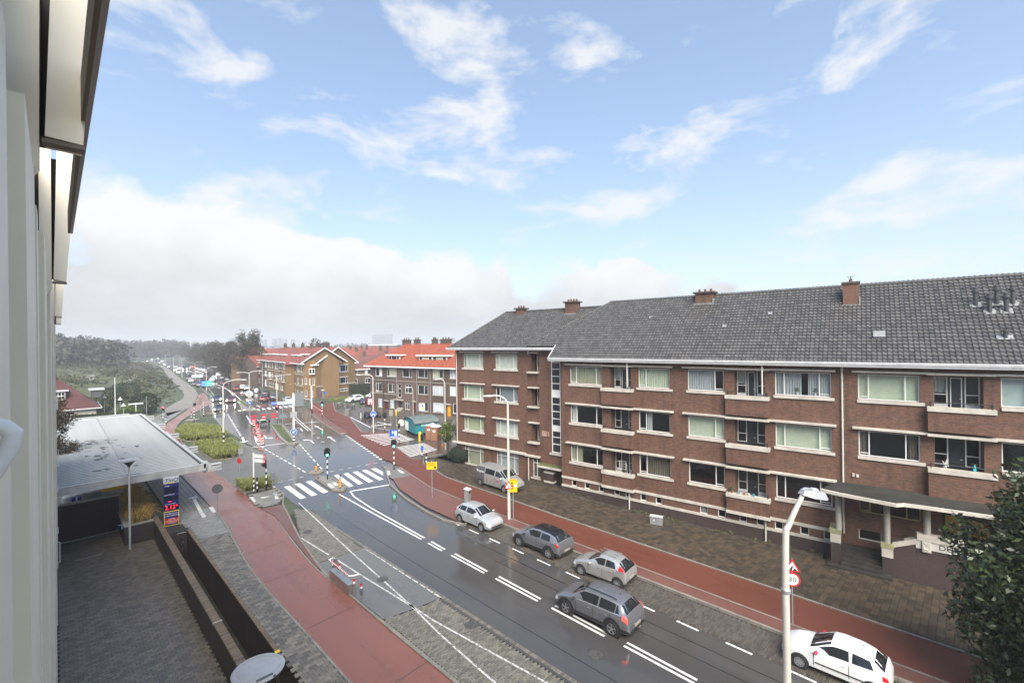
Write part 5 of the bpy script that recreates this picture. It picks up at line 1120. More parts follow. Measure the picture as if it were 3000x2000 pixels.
def fwin(par, M, q, mull=(.5,), bars=(), curt=None, sill=True, head=False, f=.09, depth=.12, fm=None, sm=None):
    u0, u1, z0, z1 = q; mb = MB(); mb.T = M; y = depth - .09
    mb.box(u0, u1, y, y + .07, z0, z0 + f); mb.box(u0, u1, y, y + .07, z1 - f, z1); mb.box(u0, u0 + f, y, y + .07, z0 + f, z1 - f); mb.box(u1 - f, u1, y, y + .07, z0 + f, z1 - f)
    for k in mull: x = u0 + (u1 - u0) * k; mb.box(x - f / 2, x + f / 2, y, y + .06, z0 + f, z1 - f)
    for k in bars: z = z0 + (z1 - z0) * k; mb.box(u0 + f, u1 - f, y + .01, y + .05, z - .04, z + .04)
    wd = mb.build('window', fm or FRAMEW, par)
    if sill: s = MB(); s.T = M; s.box(u0 - .1, u1 + .1, -.10, .02, z0 - .16, z0 - .01); s.build('sill', sm or STONE, wd)
    if head: s = MB(); s.T = M; s.box(u0 - .1, u1 + .1, -.16, .02, z1 + .02, z1 + .18); s.build('head', WHITE, wd)
    p = MB(); p.T = M; p.poly([(u0 + .03, y + .035, z0 + .03), (u1 - .03, y + .035, z0 + .03), (u1 - .03, y + .035, z1 - .03), (u0 + .03, y + .035, z1 - .03)]); p.build('pane', GLASS, wd)
    if curt:
        p = MB(); p.T = M; a, b = curt[1], curt[2]; p.poly([(u0 + (u1 - u0) * a + .1, y + .03, z0 + .1), (u0 + (u1 - u0) * b - .1, y + .03, z0 + .1), (u0 + (u1 - u0) * b - .1, y + .03, z1 - .1), (u0 + (u1 - u0) * a + .1, y + .03, z1 - .1)]); p.build('curtain', CURT[curt[0]], wd)
    return wd
def fwall(par, M, u0, u1, z0, z1, qs, m, nm='wall', depth=.12, back=8.0, gable=None):
    mb = MB(); mb.T = M; holed_wall(mb, u0, u1, z0, z1, 0, qs, depth)
    if back: mb.poly([(u0, 0, z0), (u0, 0, z1), (u0, back, z1), (u0, back, z0)]); mb.poly([(u1, 0, z0), (u1, back, z0), (u1, back, z1), (u1, 0, z1)]); mb.poly([(u0, back, z0), (u0, back, z1), (u1, back, z1), (u1, back, z0)])
    if gable: mb.poly([(u0, 0, z1), (u1, 0, z1), (gable[0], 0, gable[1])])
    return mb.build(nm, m, par)
def quadroof(par, M, pts_list, m, th=.12, nm='roof'):
    mb = MB(); mb.T = M
    for pts in pts_list: mb.extrude(pts, (0, 0, -th))
    return mb.build(nm, m, par)
def dormer(par, M, u0, u1, yf, z0, z1, n=2, over=.35, dep=2.6, m=None, curt=None):
    """box dormer whose front stands at depth yf of the roof"""
    s = MB(); s.T = M; s.box(u0, u1, yf, yf + dep, z0, z1); d = s.build('dormer', m or WHITE, par)
    s = MB(); s.T = M; s.box(u0 - over, u1 + over, yf - .35, yf + dep, z1, z1 + .22); s.build('dormer_roof', WHITE, d)
    w_ = (u1 - u0) / n
    for k in range(n):
        a, b = u0 + k * w_ + .15, u0 + (k + 1) * w_ - .15; mb = MB(); mb.T = M @ Matrix.Translation((0, yf - .03, 0)); q = (a, b, z0 + .2, z1 - .1)
        mb.poly([(q[0], 0, q[2]), (q[1], 0, q[2]), (q[1], 0, q[3]), (q[0], 0, q[3])], 0)
        for x in (q[0], q[0] + (b - a) * .25, q[1] - (b - a) * .25, q[1]): mb.box(x - .05, x + .05, -.05, -.01, q[2], q[3], 1)
        if curt: mb.poly([(q[0] + (b - a) * .28, -.012, q[2] + .1), (q[1] - (b - a) * .28, -.012, q[2] + .1), (q[1] - (b - a) * .28, -.012, q[3] - .05), (q[0] + (b - a) * .28, -.012, q[3] - .05)], 2)
        mb.build('dormer_window', [GLASS, FRAMEW, CURT[curt or 'white']], d)
    return d
def stack(par, M, u, y, z0, z1, w_=.9, d=.6, pots=3, m=None):
    s = MB(); s.T = M; s.box(u - w_ / 2, u + w_ / 2, y - d / 2, y + d / 2, z0, z1); s.box(u - w_ / 2 - .1, u + w_ / 2 + .1, y - d / 2 - .1, y + d / 2 + .1, z1, z1 + .14); c = s.build('chimney', m or M_BB, par)
    for k in range(pots): q = MB(); q.T = M; q.lathe([(.12, z1 + .14), (.10, z1 + .5), (.14, z1 + .55), (0, z1 + .56)], 8, (u - w_ / 2 + w_ * (k + .5) / pots, y, 0)); q.build('chimney_pot', MATS['dark_cap'], c)
    return c

# ------------------------------------------------------------------ yellow brick block with the gable
t = thing('yellow_brick_block', 'yellow brick apartment block with red tiled roof and white trimmed gable', 'building')
MS = frame_of((47.1, 162), (43.9, 117.7)); ls = (Vector((47.1, 162)) - Vector((43.9, 117.7))).length
rows = [(562, 350, 608, 445), (630, 370, 655, 455), (678, 378, 738, 470), (750, 375, 800, 455), (820, 410, 858, 475), (885, 395, 955, 505), (975, 400, 1035, 515), (1060, 410, 1103, 520), (1120, 420, 1155, 528),
        (568, 525, 610, 610), (625, 540, 650, 612), (690, 550, 738, 640), (755, 565, 800, 655), (820, 590, 850, 665), (885, 590, 955, 690), (975, 600, 1035, 710), (1065, 625, 1095, 725), (1138, 635, 1160, 740),
        (575, 700, 630, 775), (640, 705, 665, 790), (685, 720, 738, 820), (765, 755, 820, 840), (880, 790, 915, 870), (925, 810, 965, 890), (985, 800, 1040, 912), (1060, 830, 1095, 925), (1120, 850, 1160, 945)]
qs = [pxwin(MS, zY, *r) for r in rows]
fwall(t, MS, 9.0, ls, 0, 8.7, qs, M_YB, back=9)
random.seed(4)
for i, q in enumerate(qs): fwin(t, MS, q, (.5,) if q[1] - q[0] < 2 else (.3, .7), (.72,) if random.random() < .6 else (), (random.choice(['white', 'grey', 'beige']), random.choice([0, 0, .5]), random.choice([.4, 1, 1])) if random.random() < .55 else None, head=i < 9)
rows = [(508, 350, 550, 440), (505, 500, 550, 595), (505, 655, 550, 765)]; qd = [pxwin(MS, zY, *r) for r in rows]
fwall(t, MS, -1.5, 9.0, 0, 8.7, qd, M_BB, back=9)
for q in qd: fwin(t, MS, q, (.33, .66), (.7,), ('white', 0, .5))
b_ = MB(); b_.T = MS
for z in (3.05, 6.0): b_.box(8, ls + .05, -.06, .01, z - .1, z + .1)
b_.build('stone_band', STONE, t)
for u in (16.5, 24, 31, 37.5):
    pp = MB(); pp.T = MS; pp.tube([(u, -.08, .2), (u, -.08, 8.6)], .07, 6); pp.build('drainpipe', mat('brown_pipe', (.10, .06, .035), .5), t)
for u, z in ((14, 3.3), (20, 3.3), (27, 3.2), (35, 3.1)):
    pp = MB(); pp.T = MS; pp.box(u - .7, u + .7, -.7, .02, z - .1, z + .1); pp.build('porch_roof', STONE, t)
g = MB(); g.T = MS; g.box(-2, ls + .9, -.75, .05, 8.6, 8.86); g.build('gutter', WHITE, t)
rfy = quadroof(t, MS, [[(-2, -.7, 8.85), (ls + .6, -.7, 8.85), (ls + .6, 5.2, 12.6), (4, 5.2, 12.6)], [(4, 5.2, 12.6), (ls + .6, 5.2, 12.6), (ls + .6, 11, 8.85), (-2, 11, 8.85)], [(-2, -.7, 8.85), (4, 5.2, 12.6), (-2, 11, 8.85)]], M_FARROOF)
mb = MB(); mb.T = MS; mb.poly([(ls - .02, .0, 8.6), (ls - .02, 10, 8.6), (ls - .02, 5.2, 12.45)]); mb.build('end_gable', M_YB, t)
def verge(par, M, pts, w_=.14, h=.28):
    mb = MB(); mb.T = M
    for a, b in zip(pts, pts[1:]): mb.extrude([a, b, (b[0], b[1], b[2] + h), (a[0], a[1], a[2] + h)], (w_, 0, 0) if abs(a[0] - b[0]) < .01 else (0, -w_, 0))
    mb.build('white_verge', WHITE, par)
verge(t, MS, [(ls + .55, -.7, 8.75), (ls + .55, 5.2, 12.5), (ls + .55, 11, 8.75)])
for (x0, y0, x1, y1), n in (((490, 222, 540, 262), 1), ((570, 222, 700, 275), 2), ((757, 232, 850, 285), 1), ((978, 243, 1085, 308), 2)):
    yf = 1.5; Mf = MS @ Matrix.Translation((0, yf, 0)); q = pxwin(Mf, zY, x0, y0, x1, y1); dormer(rfy, MS, q[0], q[1], yf, q[2], q[3], n, .4, 3.0, curt='white')
for u in (8, 17, 26, 34): stack(rfy, MS, u, 5.4, 12, 13.6, 1.1, .7, 3)
# the corner and the gable wing
C0, C1_, G1 = (43.9, 117.7), (46.8, 116.9), (59.1, 120.6)
MC = frame_of(C0, C1_); lc = (Vector(C1_) - Vector(C0)).length
qc = [pxwin(MC, zY, *r) for r in ((1195, 630, 1228, 735), (1270, 640, 1290, 745), (1330, 635, 1362, 750), (1195, 840, 1235, 945), (1300, 850, 1335, 950))]
fwall(t, MC, 0, lc, 0, 9.6, qc, M_YB, 'corner_wall', back=6)
for q in qc: fwin(t, MC, q, (), (), None)
bq = pxwin(MC, zY, 1262, 470, 1362, 560); mb = MB(); mb.T = MC; mb.box(bq[0], bq[1], -.55, .0, bq[2] - .1, bq[3] + .05); by = mb.build('bay_window', FRAMEW, t)
p_ = MB(); p_.T = MC
for k in range(2): p_.box(bq[0] + .1 + k * (bq[1] - bq[0]) / 2, bq[0] - .1 + (k + 1) * (bq[1] - bq[0]) / 2, -.56, -.54, bq[2] + .15, bq[3] - .12)
p_.build('pane', GLASS, by)
MG = frame_of(C1_, G1); lg = (Vector(G1) - Vector(C1_)).length
qg = [pxwin(MG, zY, *r) for r in ((1525, 415, 1703, 535), (1765, 405, 1935, 520), (1530, 630, 1700, 742), (1772, 615, 1932, 722), (1528, 840, 1705, 948), (1770, 820, 1925, 852))]
fwall(t, MG, 0, lg, 0, 8.6, qg, M_YB, 'gable_wall', back=12, gable=(lg * .52, 12.55))
for i, q in enumerate(qg): fwin(t, MG, q, (.18, .78) if i < 4 else (.3, .7), (), ('grey', .05, .3) if i in (0, 1, 4) else None, head=True)
b_ = MB(); b_.T = MG; b_.box(-.03, lg + .05, -.08, .01, 2.75, 2.95); b_.build('stone_band', STONE, t)
b_ = MB(); b_.T = MG; b_.box(-.02, 3.0, -.04, .01, .1, 2.75); b_.build('banded_base', M_PB, t)
rg = quadroof(t, MG, [[(-.7, -.4, 8.4), (lg * .52, -.4, 12.75), (lg * .52, 12, 12.75), (-.7, 12, 8.4)], [(lg * .52, -.4, 12.75), (lg + .6, -.4, 8.4), (lg + .6, 12, 8.4), (lg * .52, 12, 12.75)]], M_FARROOF, nm='gable_roof')
verge(t, MG, [(-.8, -.42, 8.25), (lg * .52, -.42, 12.62)]); verge(t, MG, [(lg * .52, -.42, 12.62), (lg + .7, -.42, 8.25)])
g = MB(); g.T = MG; g.box(-1.6, .5, -.5, .0, 8.2, 8.5); g.box(lg - .3, lg + 1.0, -.5, .0, 8.2, 8.5); g.build('gutter', WHITE, t)
Mf = MG @ Matrix.Translation((0, 3, 0)); dormer(rg, frame_of((45.2, 124), (45.9, 119.5)), .5, 3.0, .6, 9.3, 10.9, 1, .4, 2.2)
stack(rg, MG, lg * .5, 4, 12, 13.8, 1.8, .8, 4); stack(rg, MG, lg * .62, 9, 11.5, 13.6, 1.2, .7, 3)
ac = MB(); ac.T = MG; q = pxwin(MG, zY, 1965, 808, 2015, 845); ac.box(q[0], q[1], -.35, -.02, q[2], q[3]); aco = ac.build('air_conditioner', WHITE, t); ac = MB(); ac.T = MG @ Matrix.Translation(((q[0] + q[1]) / 2 - .1, -.36, (q[2] + q[3]) / 2)); ac.lathe([(.26, 0), (.26, -.015), (0, -.015)], 16, axis='y'); ac.build('fan_grille', DARKGREY, aco)

# ------------------------------------------------------------------ brown block with the orange roof
t = thing('brown_brick_block', 'brown brick apartment block with bright orange tiled roof and white dormers', 'building')
MBk = frame_of((47.3, 89.7), (51.7, 66.2)); lb = 34.0
wl = [(785, 665, 885, 790), (965, 670, 1100, 795), (1198, 675, 1342, 805), (1432, 685, 1587, 815), (1660, 690, 1820, 820), (1922, 695, 2030, 830),
      (790, 897, 885, 1025), (978, 905, 1072, 1035), (1240, 915, 1345, 1050), (1435, 932, 1590, 1070), (1660, 942, 1822, 1082), (1922, 948, 2030, 1090),
      (827, 1135, 890, 1265), (1008, 1155, 1075, 1280), (1242, 1170, 1310, 1300), (1445, 1190, 1592, 1325), (1668, 1200, 1830, 1345), (1970, 1210, 2030, 1360)]
qs = [pxwin(MBk, zQ, *r) for r in wl]; sq = pxwin(MBk, zQ, 1125, 910, 1182, 1120); ds = [pxwin(MBk, zQ, *r) for r in ((925, 1180, 978, 1330), (1140, 1165, 1195, 1340), (1370, 1195, 1402, 1360), (1880, 1240, 1938, 1420))]
u1 = pxwin(MBk, zQ, 1110, 600, 1115, 610)[0]; u2 = pxwin(MBk, zQ, 1635, 600, 1640, 610)[0]
allq = qs + [sq] + ds
fwall(t, MBk, 0, u1, -.1, 8.8, allq, M_BB, back=11); fwall(t, MBk, u1, u2, -.1, 8.8, allq, M_PB, back=11); fwall(t, MBk, u2, lb, -.1, 8.8, allq, M_BB, back=11)
cs = [('white', .5, 1), ('beige', .2, 1), None, None, ('green', 0, .6), ('grey', 0, 1), None, None, None, None, ('grey', 0, 1), ('pale_blue', 0, 1), ('grey', .1, .9), ('pale_blue', .1, .9), None, ('white', 0, .6), ('pale_blue', 0, 1), None]
for i, q in enumerate(qs): fwin(t, MBk, q, ((.6,), (.25,), (.72,), (.65,), (.65,), (.5,), (.4,), (.65,), (.4,), (.62,), (.65,), (), (.5,), (), (.5,), (.62,), (.6,), ())[i], (.68,) if i in (8, 14) else (), cs[i], sm=CONC)
fwin(t, MBk, sq, (), (.33, .66), None, False)
for q, m_, nm_ in ((ds[0], mat('red_brown_door', (.10, .025, .015), .4), 'front_door'), (ds[2], MATS['red_brown_door'], 'front_door'), (ds[3], mat('bright_yellow_door', (.85, .38, .01), .4), 'front_door'), (ds[1], M_ROOM, 'open_porch')):
    d = MB(); d.T = MBk; d.box(q[0] + .02, q[1] - .02, .08, .12, q[2], q[3]); do = d.build(nm_, m_, t)
    if nm_ == 'front_door': d = MB(); d.T = MBk; d.ball((q[1] - .18, .06, (q[2] + q[3]) / 2 - .1), .04, 6); d.build('door_knob', GALV, do)
for q in (ds[0], ds[2], ds[3]): d = MB(); d.T = MBk; d.box(q[0] - .2, q[1] + .2, -.3, .02, q[3] + .15, q[3] + .28); d.build('door_hood', STONE, t)
d = MB(); d.T = MBk; q = ds[1]; d.box(q[0] - 1.2, q[1] + .5, -.5, .02, q[3] + .05, q[3] + .25); d.build('porch_canopy', CONC, t)
for k in range(4): d = MB(); d.T = MBk; d.box(q[0] - .1, q[1] + .3, -1.2 + k * .3, .05, -.05, .18 + k * .17); d.build('porch_step', CONC, t)
d = MB(); d.T = MBk
for z in (3.15,): d.box(-.03, u1 + .5, -.06, .01, z, z + .18)
d.box(0, lb, -.04, .01, 6.0, 6.1); d.build('stone_band', CONC, t)
for u in (u1, u2 - .2, pxwin(MBk, zQ, 1420, 900, 1430, 910)[0], pxwin(MBk, zQ, 1835, 900, 1840, 910)[0]): d = MB(); d.T = MBk; d.tube([(u, -.08, .1), (u, -.08, 8.7)], .06, 6); d.build('drainpipe', GALV, t)
g = MB(); g.T = MBk; g.box(-1.1, lb, -.9, .05, 8.78, 9.02); g.build('gutter', WHITE, t)
slb = math.atan2(4.2, 5.9); Vb = Vector((0, math.cos(slb), math.sin(slb))); Nb = Vector((0, -math.sin(slb), math.cos(slb))); eb = Vector((0, -.8, 9.02)); lvb = math.hypot(4.2, 5.9)
pr = [(-1.0, 0), (lb, 0), (lb, lvb), (5.0, lvb)]
mb = MB(); mb.T = MBk; mb.poly([eb + U * a + Vb * b for a, b in pr]); mb.poly([eb + U * -1.0, eb + U * 5 + Vb * lvb, Vector((-1, 12, 9.0))]); mb.poly([eb + U * 5 + Vb * lvb, eb + U * lb + Vb * lvb, Vector((lb, 12, 9.0)), Vector((-1, 12, 9.0))]); rb_ = mb.build('roof', M_RT, t)
rest = MB(); v = 0.0
while v < lvb:                                              # courses of tiles, too small here to pick apart
    a0 = -1.0 + 6.0 * v / lvb; k = a0
    while k < 26:
        rest.T = MBk @ Matrix.Translation(eb + U * k + Vb * v + Nb * .02) @ Matrix((U, Vb, Nb)).transposed().to_4x4(); rest.add([(0, 0, .07), (.13, 0, .09), (.27, 0, .03), (.3, .36, .0), (.13, .36, .05), (0, .36, .03)], [(0, 1, 4, 5), (1, 2, 3, 4)]); k += .29
    v += .36
rest.build('tile_field', M_RT, rb_, kind='stuff')
for (x0, y0, x1, y1), n in (((985, 478, 1160, 560), 1), ((1450, 487, 1880, 575), 2)):
    Mf = MBk @ Matrix.Translation((0, 1.0, 0)); q = pxwin(Mf, zQ, x0, y0, x1, y1); dormer(rb_, MBk, q[0], q[1], 1.0, q[2], q[3], n, .6, 3.2, curt='beige' if n == 2 else None)
for u, w_ in ((5.2, 2.0), (8.4, 1.3), (13.5, 1.0), (16.6, 2.4)): stack(rb_, MBk, u, 5.6, 12.6, 14.2, w_, .8, 3)

# ------------------------------------------------------------------ the many red roofed houses behind, each a house of its own
HG = {}
def row_house(A, ang, wd, dep, ez, rz, label, wallm, roofm, n_win=3, floors=2, gable_front=False, group='red roofed houses beyond the junction', win=True, dorm=0, chim=1):
    s = thing('row_house', label, 'house', (A[0], A[1], 0), ang, group)
    mb = MB(); mb.box(0, wd, 0, dep, 0, ez)
    if gable_front: mb.extrude([(0, 0, ez), (wd, 0, ez), (wd / 2, 0, rz)], (0, dep, 0))
    else: mb.extrude([(0, 0, ez), (0, dep, ez), (0, dep / 2, rz)], (wd, 0, 0))
    mb.build('wall', wallm, s); o = .45
    mb = MB()
    if gable_front: sl_ = (rz - ez) / (wd / 2); mb.extrude([(-o, -o, ez - o * sl_ + .05), (wd / 2, -o, rz + .05), (wd / 2, dep + o, rz + .05), (-o, dep + o, ez - o * sl_ + .05)], (0, 0, .15)); mb.extrude([(wd / 2, -o, rz + .05), (wd + o, -o, ez - o * sl_ + .05), (wd + o, dep + o, ez - o * sl_ + .05), (wd / 2, dep + o, rz + .05)], (0, 0, .15))
    else: sl_ = (rz - ez) / (dep / 2); mb.extrude([(-o / 2, -o, ez - o * sl_ + .05), (wd + o / 2, -o, ez - o * sl_ + .05), (wd + o / 2, dep / 2, rz + .05), (-o / 2, dep / 2, rz + .05)], (0, 0, .15)); mb.extrude([(-o / 2, dep / 2, rz + .05), (wd + o / 2, dep / 2, rz + .05), (wd + o / 2, dep + o, ez - o * sl_ + .05), (-o / 2, dep + o, ez - o * sl_ + .05)], (0, 0, .15))
    rf_ = mb.build('roof', roofm, s)
    mb = MB(); mb.box(-o / 2, wd + o / 2, -o - .05, -.02, ez - .28, ez - .06); mb.build('gutter', WHITE, s)
    if win:
        I = Matrix.Identity(4)
        for fl in range(floors):
            for k in range(n_win):
                a = wd * (k + .5) / n_win; ww = min(1.0, wd / n_win * .36); fwin(s, I, (a - ww, a + ww, 1.0 + fl * 2.9, 2.6 + fl * 2.9), (.35,), (), ('white', 0, .45) if (k + fl) % 2 else None, False, depth=-.01 + .05)
        if gable_front: fwin(s, I, (wd / 2 - .4, wd / 2 + .4, ez + .6, ez + 1.9), (), (), None, depth=.04)
    for k in range(dorm):
        a = wd * (k + .5) / dorm; dormer(rf_, Matrix.Identity(4), a - 1.3, a + 1.3, dep * .16, ez + .5, ez + 1.9, 1, .3, 2.4)
    for k in range(chim): stack(rf_, Matrix.Identity(4), wd * (k + .5) / chim, dep / 2, rz - .3, rz + 1.1, 1.0, .6, 2)
    return s
bg_y = frame_of((61, 150), (75, 135))
angB = R(-14)
specs = [((60, 138), 22, 9.5, 5.6, 9.6, 'dark red roofed terrace right behind the yellow brick gable', M_BB, M_FARROOF2, 5, 2, False, 0, 3),
         ((62, 152), 26, 10, 6.5, 10.8, 'long red roofed terrace with a white dormer second row behind the gable', M_BB, M_FARROOF, 5, 2, False, 2, 3),
         ((57, 176), 30, 10, 6.8, 11.2, 'red roofed terrace third row behind the gable', M_BB, M_FARROOF, 6, 2, False, 2, 4),
         ((54, 204), 40, 10, 7, 11.2, 'far red roofed terrace fourth row behind the gable', M_PB, M_FARROOF, 7, 2, False, 2, 4),
         ((86, 172), 34, 10, 7, 11, 'red roofed terrace half hidden by the orange roof', M_BB, M_FARROOF, 6, 2, False, 2, 4),
         ((88, 142), 26, 10, 6.5, 10.8, 'red roofed terrace closest behind the orange roofed block', M_BB, M_FARROOF2, 5, 2, False, 2, 3),
         ((100, 205), 46, 10, 7, 11.2, 'far terrace of brick and red tile under the distant hill', M_PB, M_FARROOF, 7, 2, False, 3, 5),
         ((66, 240), 60, 11, 7, 11.5, 'farthest long red roofed row before the grey hills', M_PB, M_FARROOF, 0, 0, False, 3, 6)]
for (A, wd, dep, ez, rz_, lb_, wm, rm_, nw, fl, gf, dm, ch) in specs: row_house(A, angB, wd, dep, ez, rz_, lb_, wm, rm_, nw, fl, gf, dorm=dm, chim=ch)
row_house((66.0, 107.5), R(-65), 11, 9, 6.2, 9.6, 'white gabled house glimpsed between the yellow and brown blocks', M_BB, M_FARROOF, 3, 2, True, chim=1)
row_house((49.0, 183.0), R(12), 8.5, 12, 8.8, 13.4, 'tall yellow brick gable house rising behind the big street tree', M_YB, M_FARROOF, 2, 2, True, chim=2)
row_house((46.8, 164.5), R(15), 6.2, 10, 6.6, 9.8, 'dark corner house with orange hip roof and white shopfront', M_BB, M_FARROOF, 2, 2, False, dorm=1, chim=0)
for i, (x, y, lb_) in enumerate(((60, 205, 'white fronted house nearest behind the avenue trees'), (63, 226, 'white fronted house second along behind the avenue trees'), (67, 250, 'white fronted house midway behind the avenue trees'), (71, 276, 'white fronted house fourth along behind the avenue trees'), (76, 306, 'white fronted house nearly at the end behind the avenue trees'), (80, 340, 'white fronted house farthest behind the avenue trees'))):
    row_house((x + 6, y), R(100), 16, 9, 5.8, 9.5, lb_, M_BB, M_FARROOF2, 4, 2, False, 'white fronted houses behind the avenue trees', chim=2)
# grey blocks and sheds on the skyline
M_FARB = mat('far_concrete', (.30, .30, .31), .8); 
for px, wpx, ytop, D_, lb_ in ((755, 10, 993, 1500, 'small grey tower on the left of the hazy skyline'), (772, 8, 994, 1500, 'low grey tower next on the hazy skyline'), (800, 9, 991, 1550, 'third grey tower on the hazy skyline'), (815, 7, 990, 1550, 'slender fourth grey tower on the hazy skyline'), (831, 9, 992, 1500, 'fifth squat tower on the hazy skyline'), (855, 7, 993, 1500, 'last thin tower of the hazy skyline group'), (1118, 56, 978, 1300, 'wide pale apartment slab lost in the haze')):
    d_ = ray(px, 1000); d_.z = 0; d_.normalize(); c = d_ * (D_ / d_.dot(_f)); zt = CAM_H + (1000 + (1500 - px) * .0122 - ytop) / FPX * D_; wm = wpx / FPX * D_
    s = thing('far_tower', lb_, 'tower block', (c.x, c.y, 0), -YAW, 'tower blocks on the skyline'); mb = MB(); mb.box(-wm / 2, wm / 2, 0, 14, 0, zt); mb.build('wall', M_FARB, s)
    mb = MB(); n = max(2, int(wm / 4)); k = 0
    for zz in np.arange(3, zt - 2, 4): mb.box(-wm / 2 + .6, wm / 2 - .6, -.05, -.01, zz, zz + 1.4)
    mb.build('window_band', GLASS, s, kind='stuff')
for px, py, wpx, D_, lb_ in ((1120, 1012, 84, 420, 'long pale flat roofed hall beyond the red roofs'), (900, 1010, 40, 520, 'white shed roof among the distant trees')):
    d_ = ray(px, 1000); d_.z = 0; d_.normalize(); c = d_ * (D_ / d_.dot(_f)); wm = wpx / FPX * D_; zt = CAM_H - (py - 1005) / FPX * D_
    s = thing('flat_hall', lb_, 'hall', (c.x, c.y, 0), -YAW); MB().box(-wm / 2, wm / 2, 0, 20, 0, zt).build('wall', M_PB, s); MB().box(-wm / 2 - .5, wm / 2 + .5, -.5, 20, zt, zt + .9).build('roof_edge', WHITE, s)

# ------------------------------------------------------------------ the house with the maroon hip roof by the dunes
t = thing('maroon_roof_house', 'cream rendered house with steep maroon hipped roof and black chimney', 'house', (-6.2, 111.2, 0))
CRE = mat('cream_render', (.60, .57, .48), .7, var=.1, vscale=.8)
MB().box(0, 11.4, 0, 9.5, 0, 3.0).build('wall', CRE, t)
mb = MB(); mb.add([(-.7, -.7, 2.75), (12.1, -.7, 2.75), (12.1, 10.2, 2.75), (-.7, 10.2, 2.75), (4.9, 4.75, 8.0), (6.6, 4.75, 8.0)], [(0, 1, 5, 4), (1, 2, 5), (2, 3, 4, 5), (3, 0, 4), (3, 2, 1, 0)]); rfm = mb.build('roof', M_MAROON, t)
MB().box(-.75, 12.15, -.78, -.66, 2.6, 2.8).box(12.06, 12.2, -.7, 10.2, 2.6, 2.82).build('gutter', mat('white_lead', (.5, .5, .49), .5), t)
c = MB().box(5.1, 6.4, 4.4, 5.1, 7.6, 8.9).build('chimney', mat('black_brick', (.02, .018, .018), .8), rfm); MB().lathe([(.14, 8.9), (.12, 9.3)], 8, (5.45, 4.75, 0)).lathe([(.14, 8.9), (.12, 9.3)], 8, (6.0, 4.75, 0)).build('chimney_pot', BLACK, c); MB().tube([(6.35, 4.75, 8.9), (6.35, 4.75, 11.2)], .03, 5).build('aerial', DARKGREY, c)
for u0, u1, y, z0, z1 in ((4.6, 7.6, .9, 4.3, 5.9),):
    d = MB().box(u0, u1, y, y + 3, z0, z1).build('dormer', M_MAROON, rfm); MB().box(u0 - .3, u1 + .3, y - .4, y + 3, z1, z1 + .16).build('dormer_roof', MATS['white_lead'], d)
    for k in range(2): q = (u0 + .2 + k * 1.35, u0 + 1.45 + k * 1.35, z0 + .2, z1 - .15); fwin(d, Matrix.Translation((0, y - .06, 0)), q, (.33, .66), (.5,), None, False, depth=.09) if False else MB().box(q[0], q[1], y - .04, y - .01, q[2], q[3], 0).build('dormer_window', GLASS, d); mbw = MB(); [mbw.box(q[0] + (q[1] - q[0]) * s_ - .05, q[0] + (q[1] - q[0]) * s_ + .05, y - .08, y - .03, q[2], q[3]) for s_ in (0, .33, .66, 1)]; [mbw.box(q[0], q[1], y - .075, y - .035, q[2] + (q[3] - q[2]) * s_ - .05, q[2] + (q[3] - q[2]) * s_ + .05) for s_ in (0, .5, 1)]; mbw.build('window_frame', FRAMEW, d)
d = MB().box(11.0, 12.3, 3.5, 6.5, 4.3, 5.6).build('dormer', MATS['dark_grey_metal'], rfm); MB().box(10.6, 12.8, 3.2, 6.8, 5.6, 5.8).build('dormer_roof', MATS['white_lead'], d)
for q in ((5.6, 6.8, 1.1, 2.4), (7.6, 8.6, 1.1, 2.4), (2.5, 3.7, 1.1, 2.4)): fwin(t, Matrix.Translation((0, -.06, 0)), q, (.5,), (.5,), None, True, depth=.1)
# ------------------------------------------------------------------ vehicles
def paint(name, col, metal=.55, rough=.30): return mat('paint_' + name, col, rough, metal, coat=.6, var=.05, vscale=2)
SILVER = paint('silver', (.60, .61, .62)); SILV2 = paint('warm_silver', (.46, .46, .45)); GREYM = paint('mid_grey', (.21, .212, .228)); ANTHR = paint('anthracite', (.06, .063, .068)); PWHITE = paint('white', (.76, .77, .78), 0, .3)
PBLACK = paint('black', (.012, .012, .014), .2); PDRED = paint('dark_red', (.09, .012, .012), .3); PBLUE = paint('dark_blue', (.02, .03, .07), .4); PRED = paint('red', (.42, .02, .02), .1); PDGREY = paint('dark_grey', (.10, .10, .105))
CGLASS = mat('car_glass', (.012, .014, .016), .05, spec=.7); TRIM = mat('black_trim', (.02, .02, .021), .55); RIMS = mat('alloy_rim', (.42, .43, .44), .35, .7); RIMD = mat('rim_shadow', (.02, .02, .022), .6)
TAIL = mat('tail_light', (.45, .01, .012), .2); TAILON = mat('lit_tail_light', (.6, .01, .01), .3, emit=(1, .05, .03), estr=2.2); LENS = mat('lamp_lens', (.62, .64, .66), .1, spec=.8); HEADON = mat('lit_headlight', (1, 1, 1), .3, emit=(1, .90, .72), estr=260.0); PLATE = mat('blurred_plate', (.33, .29, .24), .6); CHROME = mat('chrome_strip', (.7, .71, .72), .15, .9)

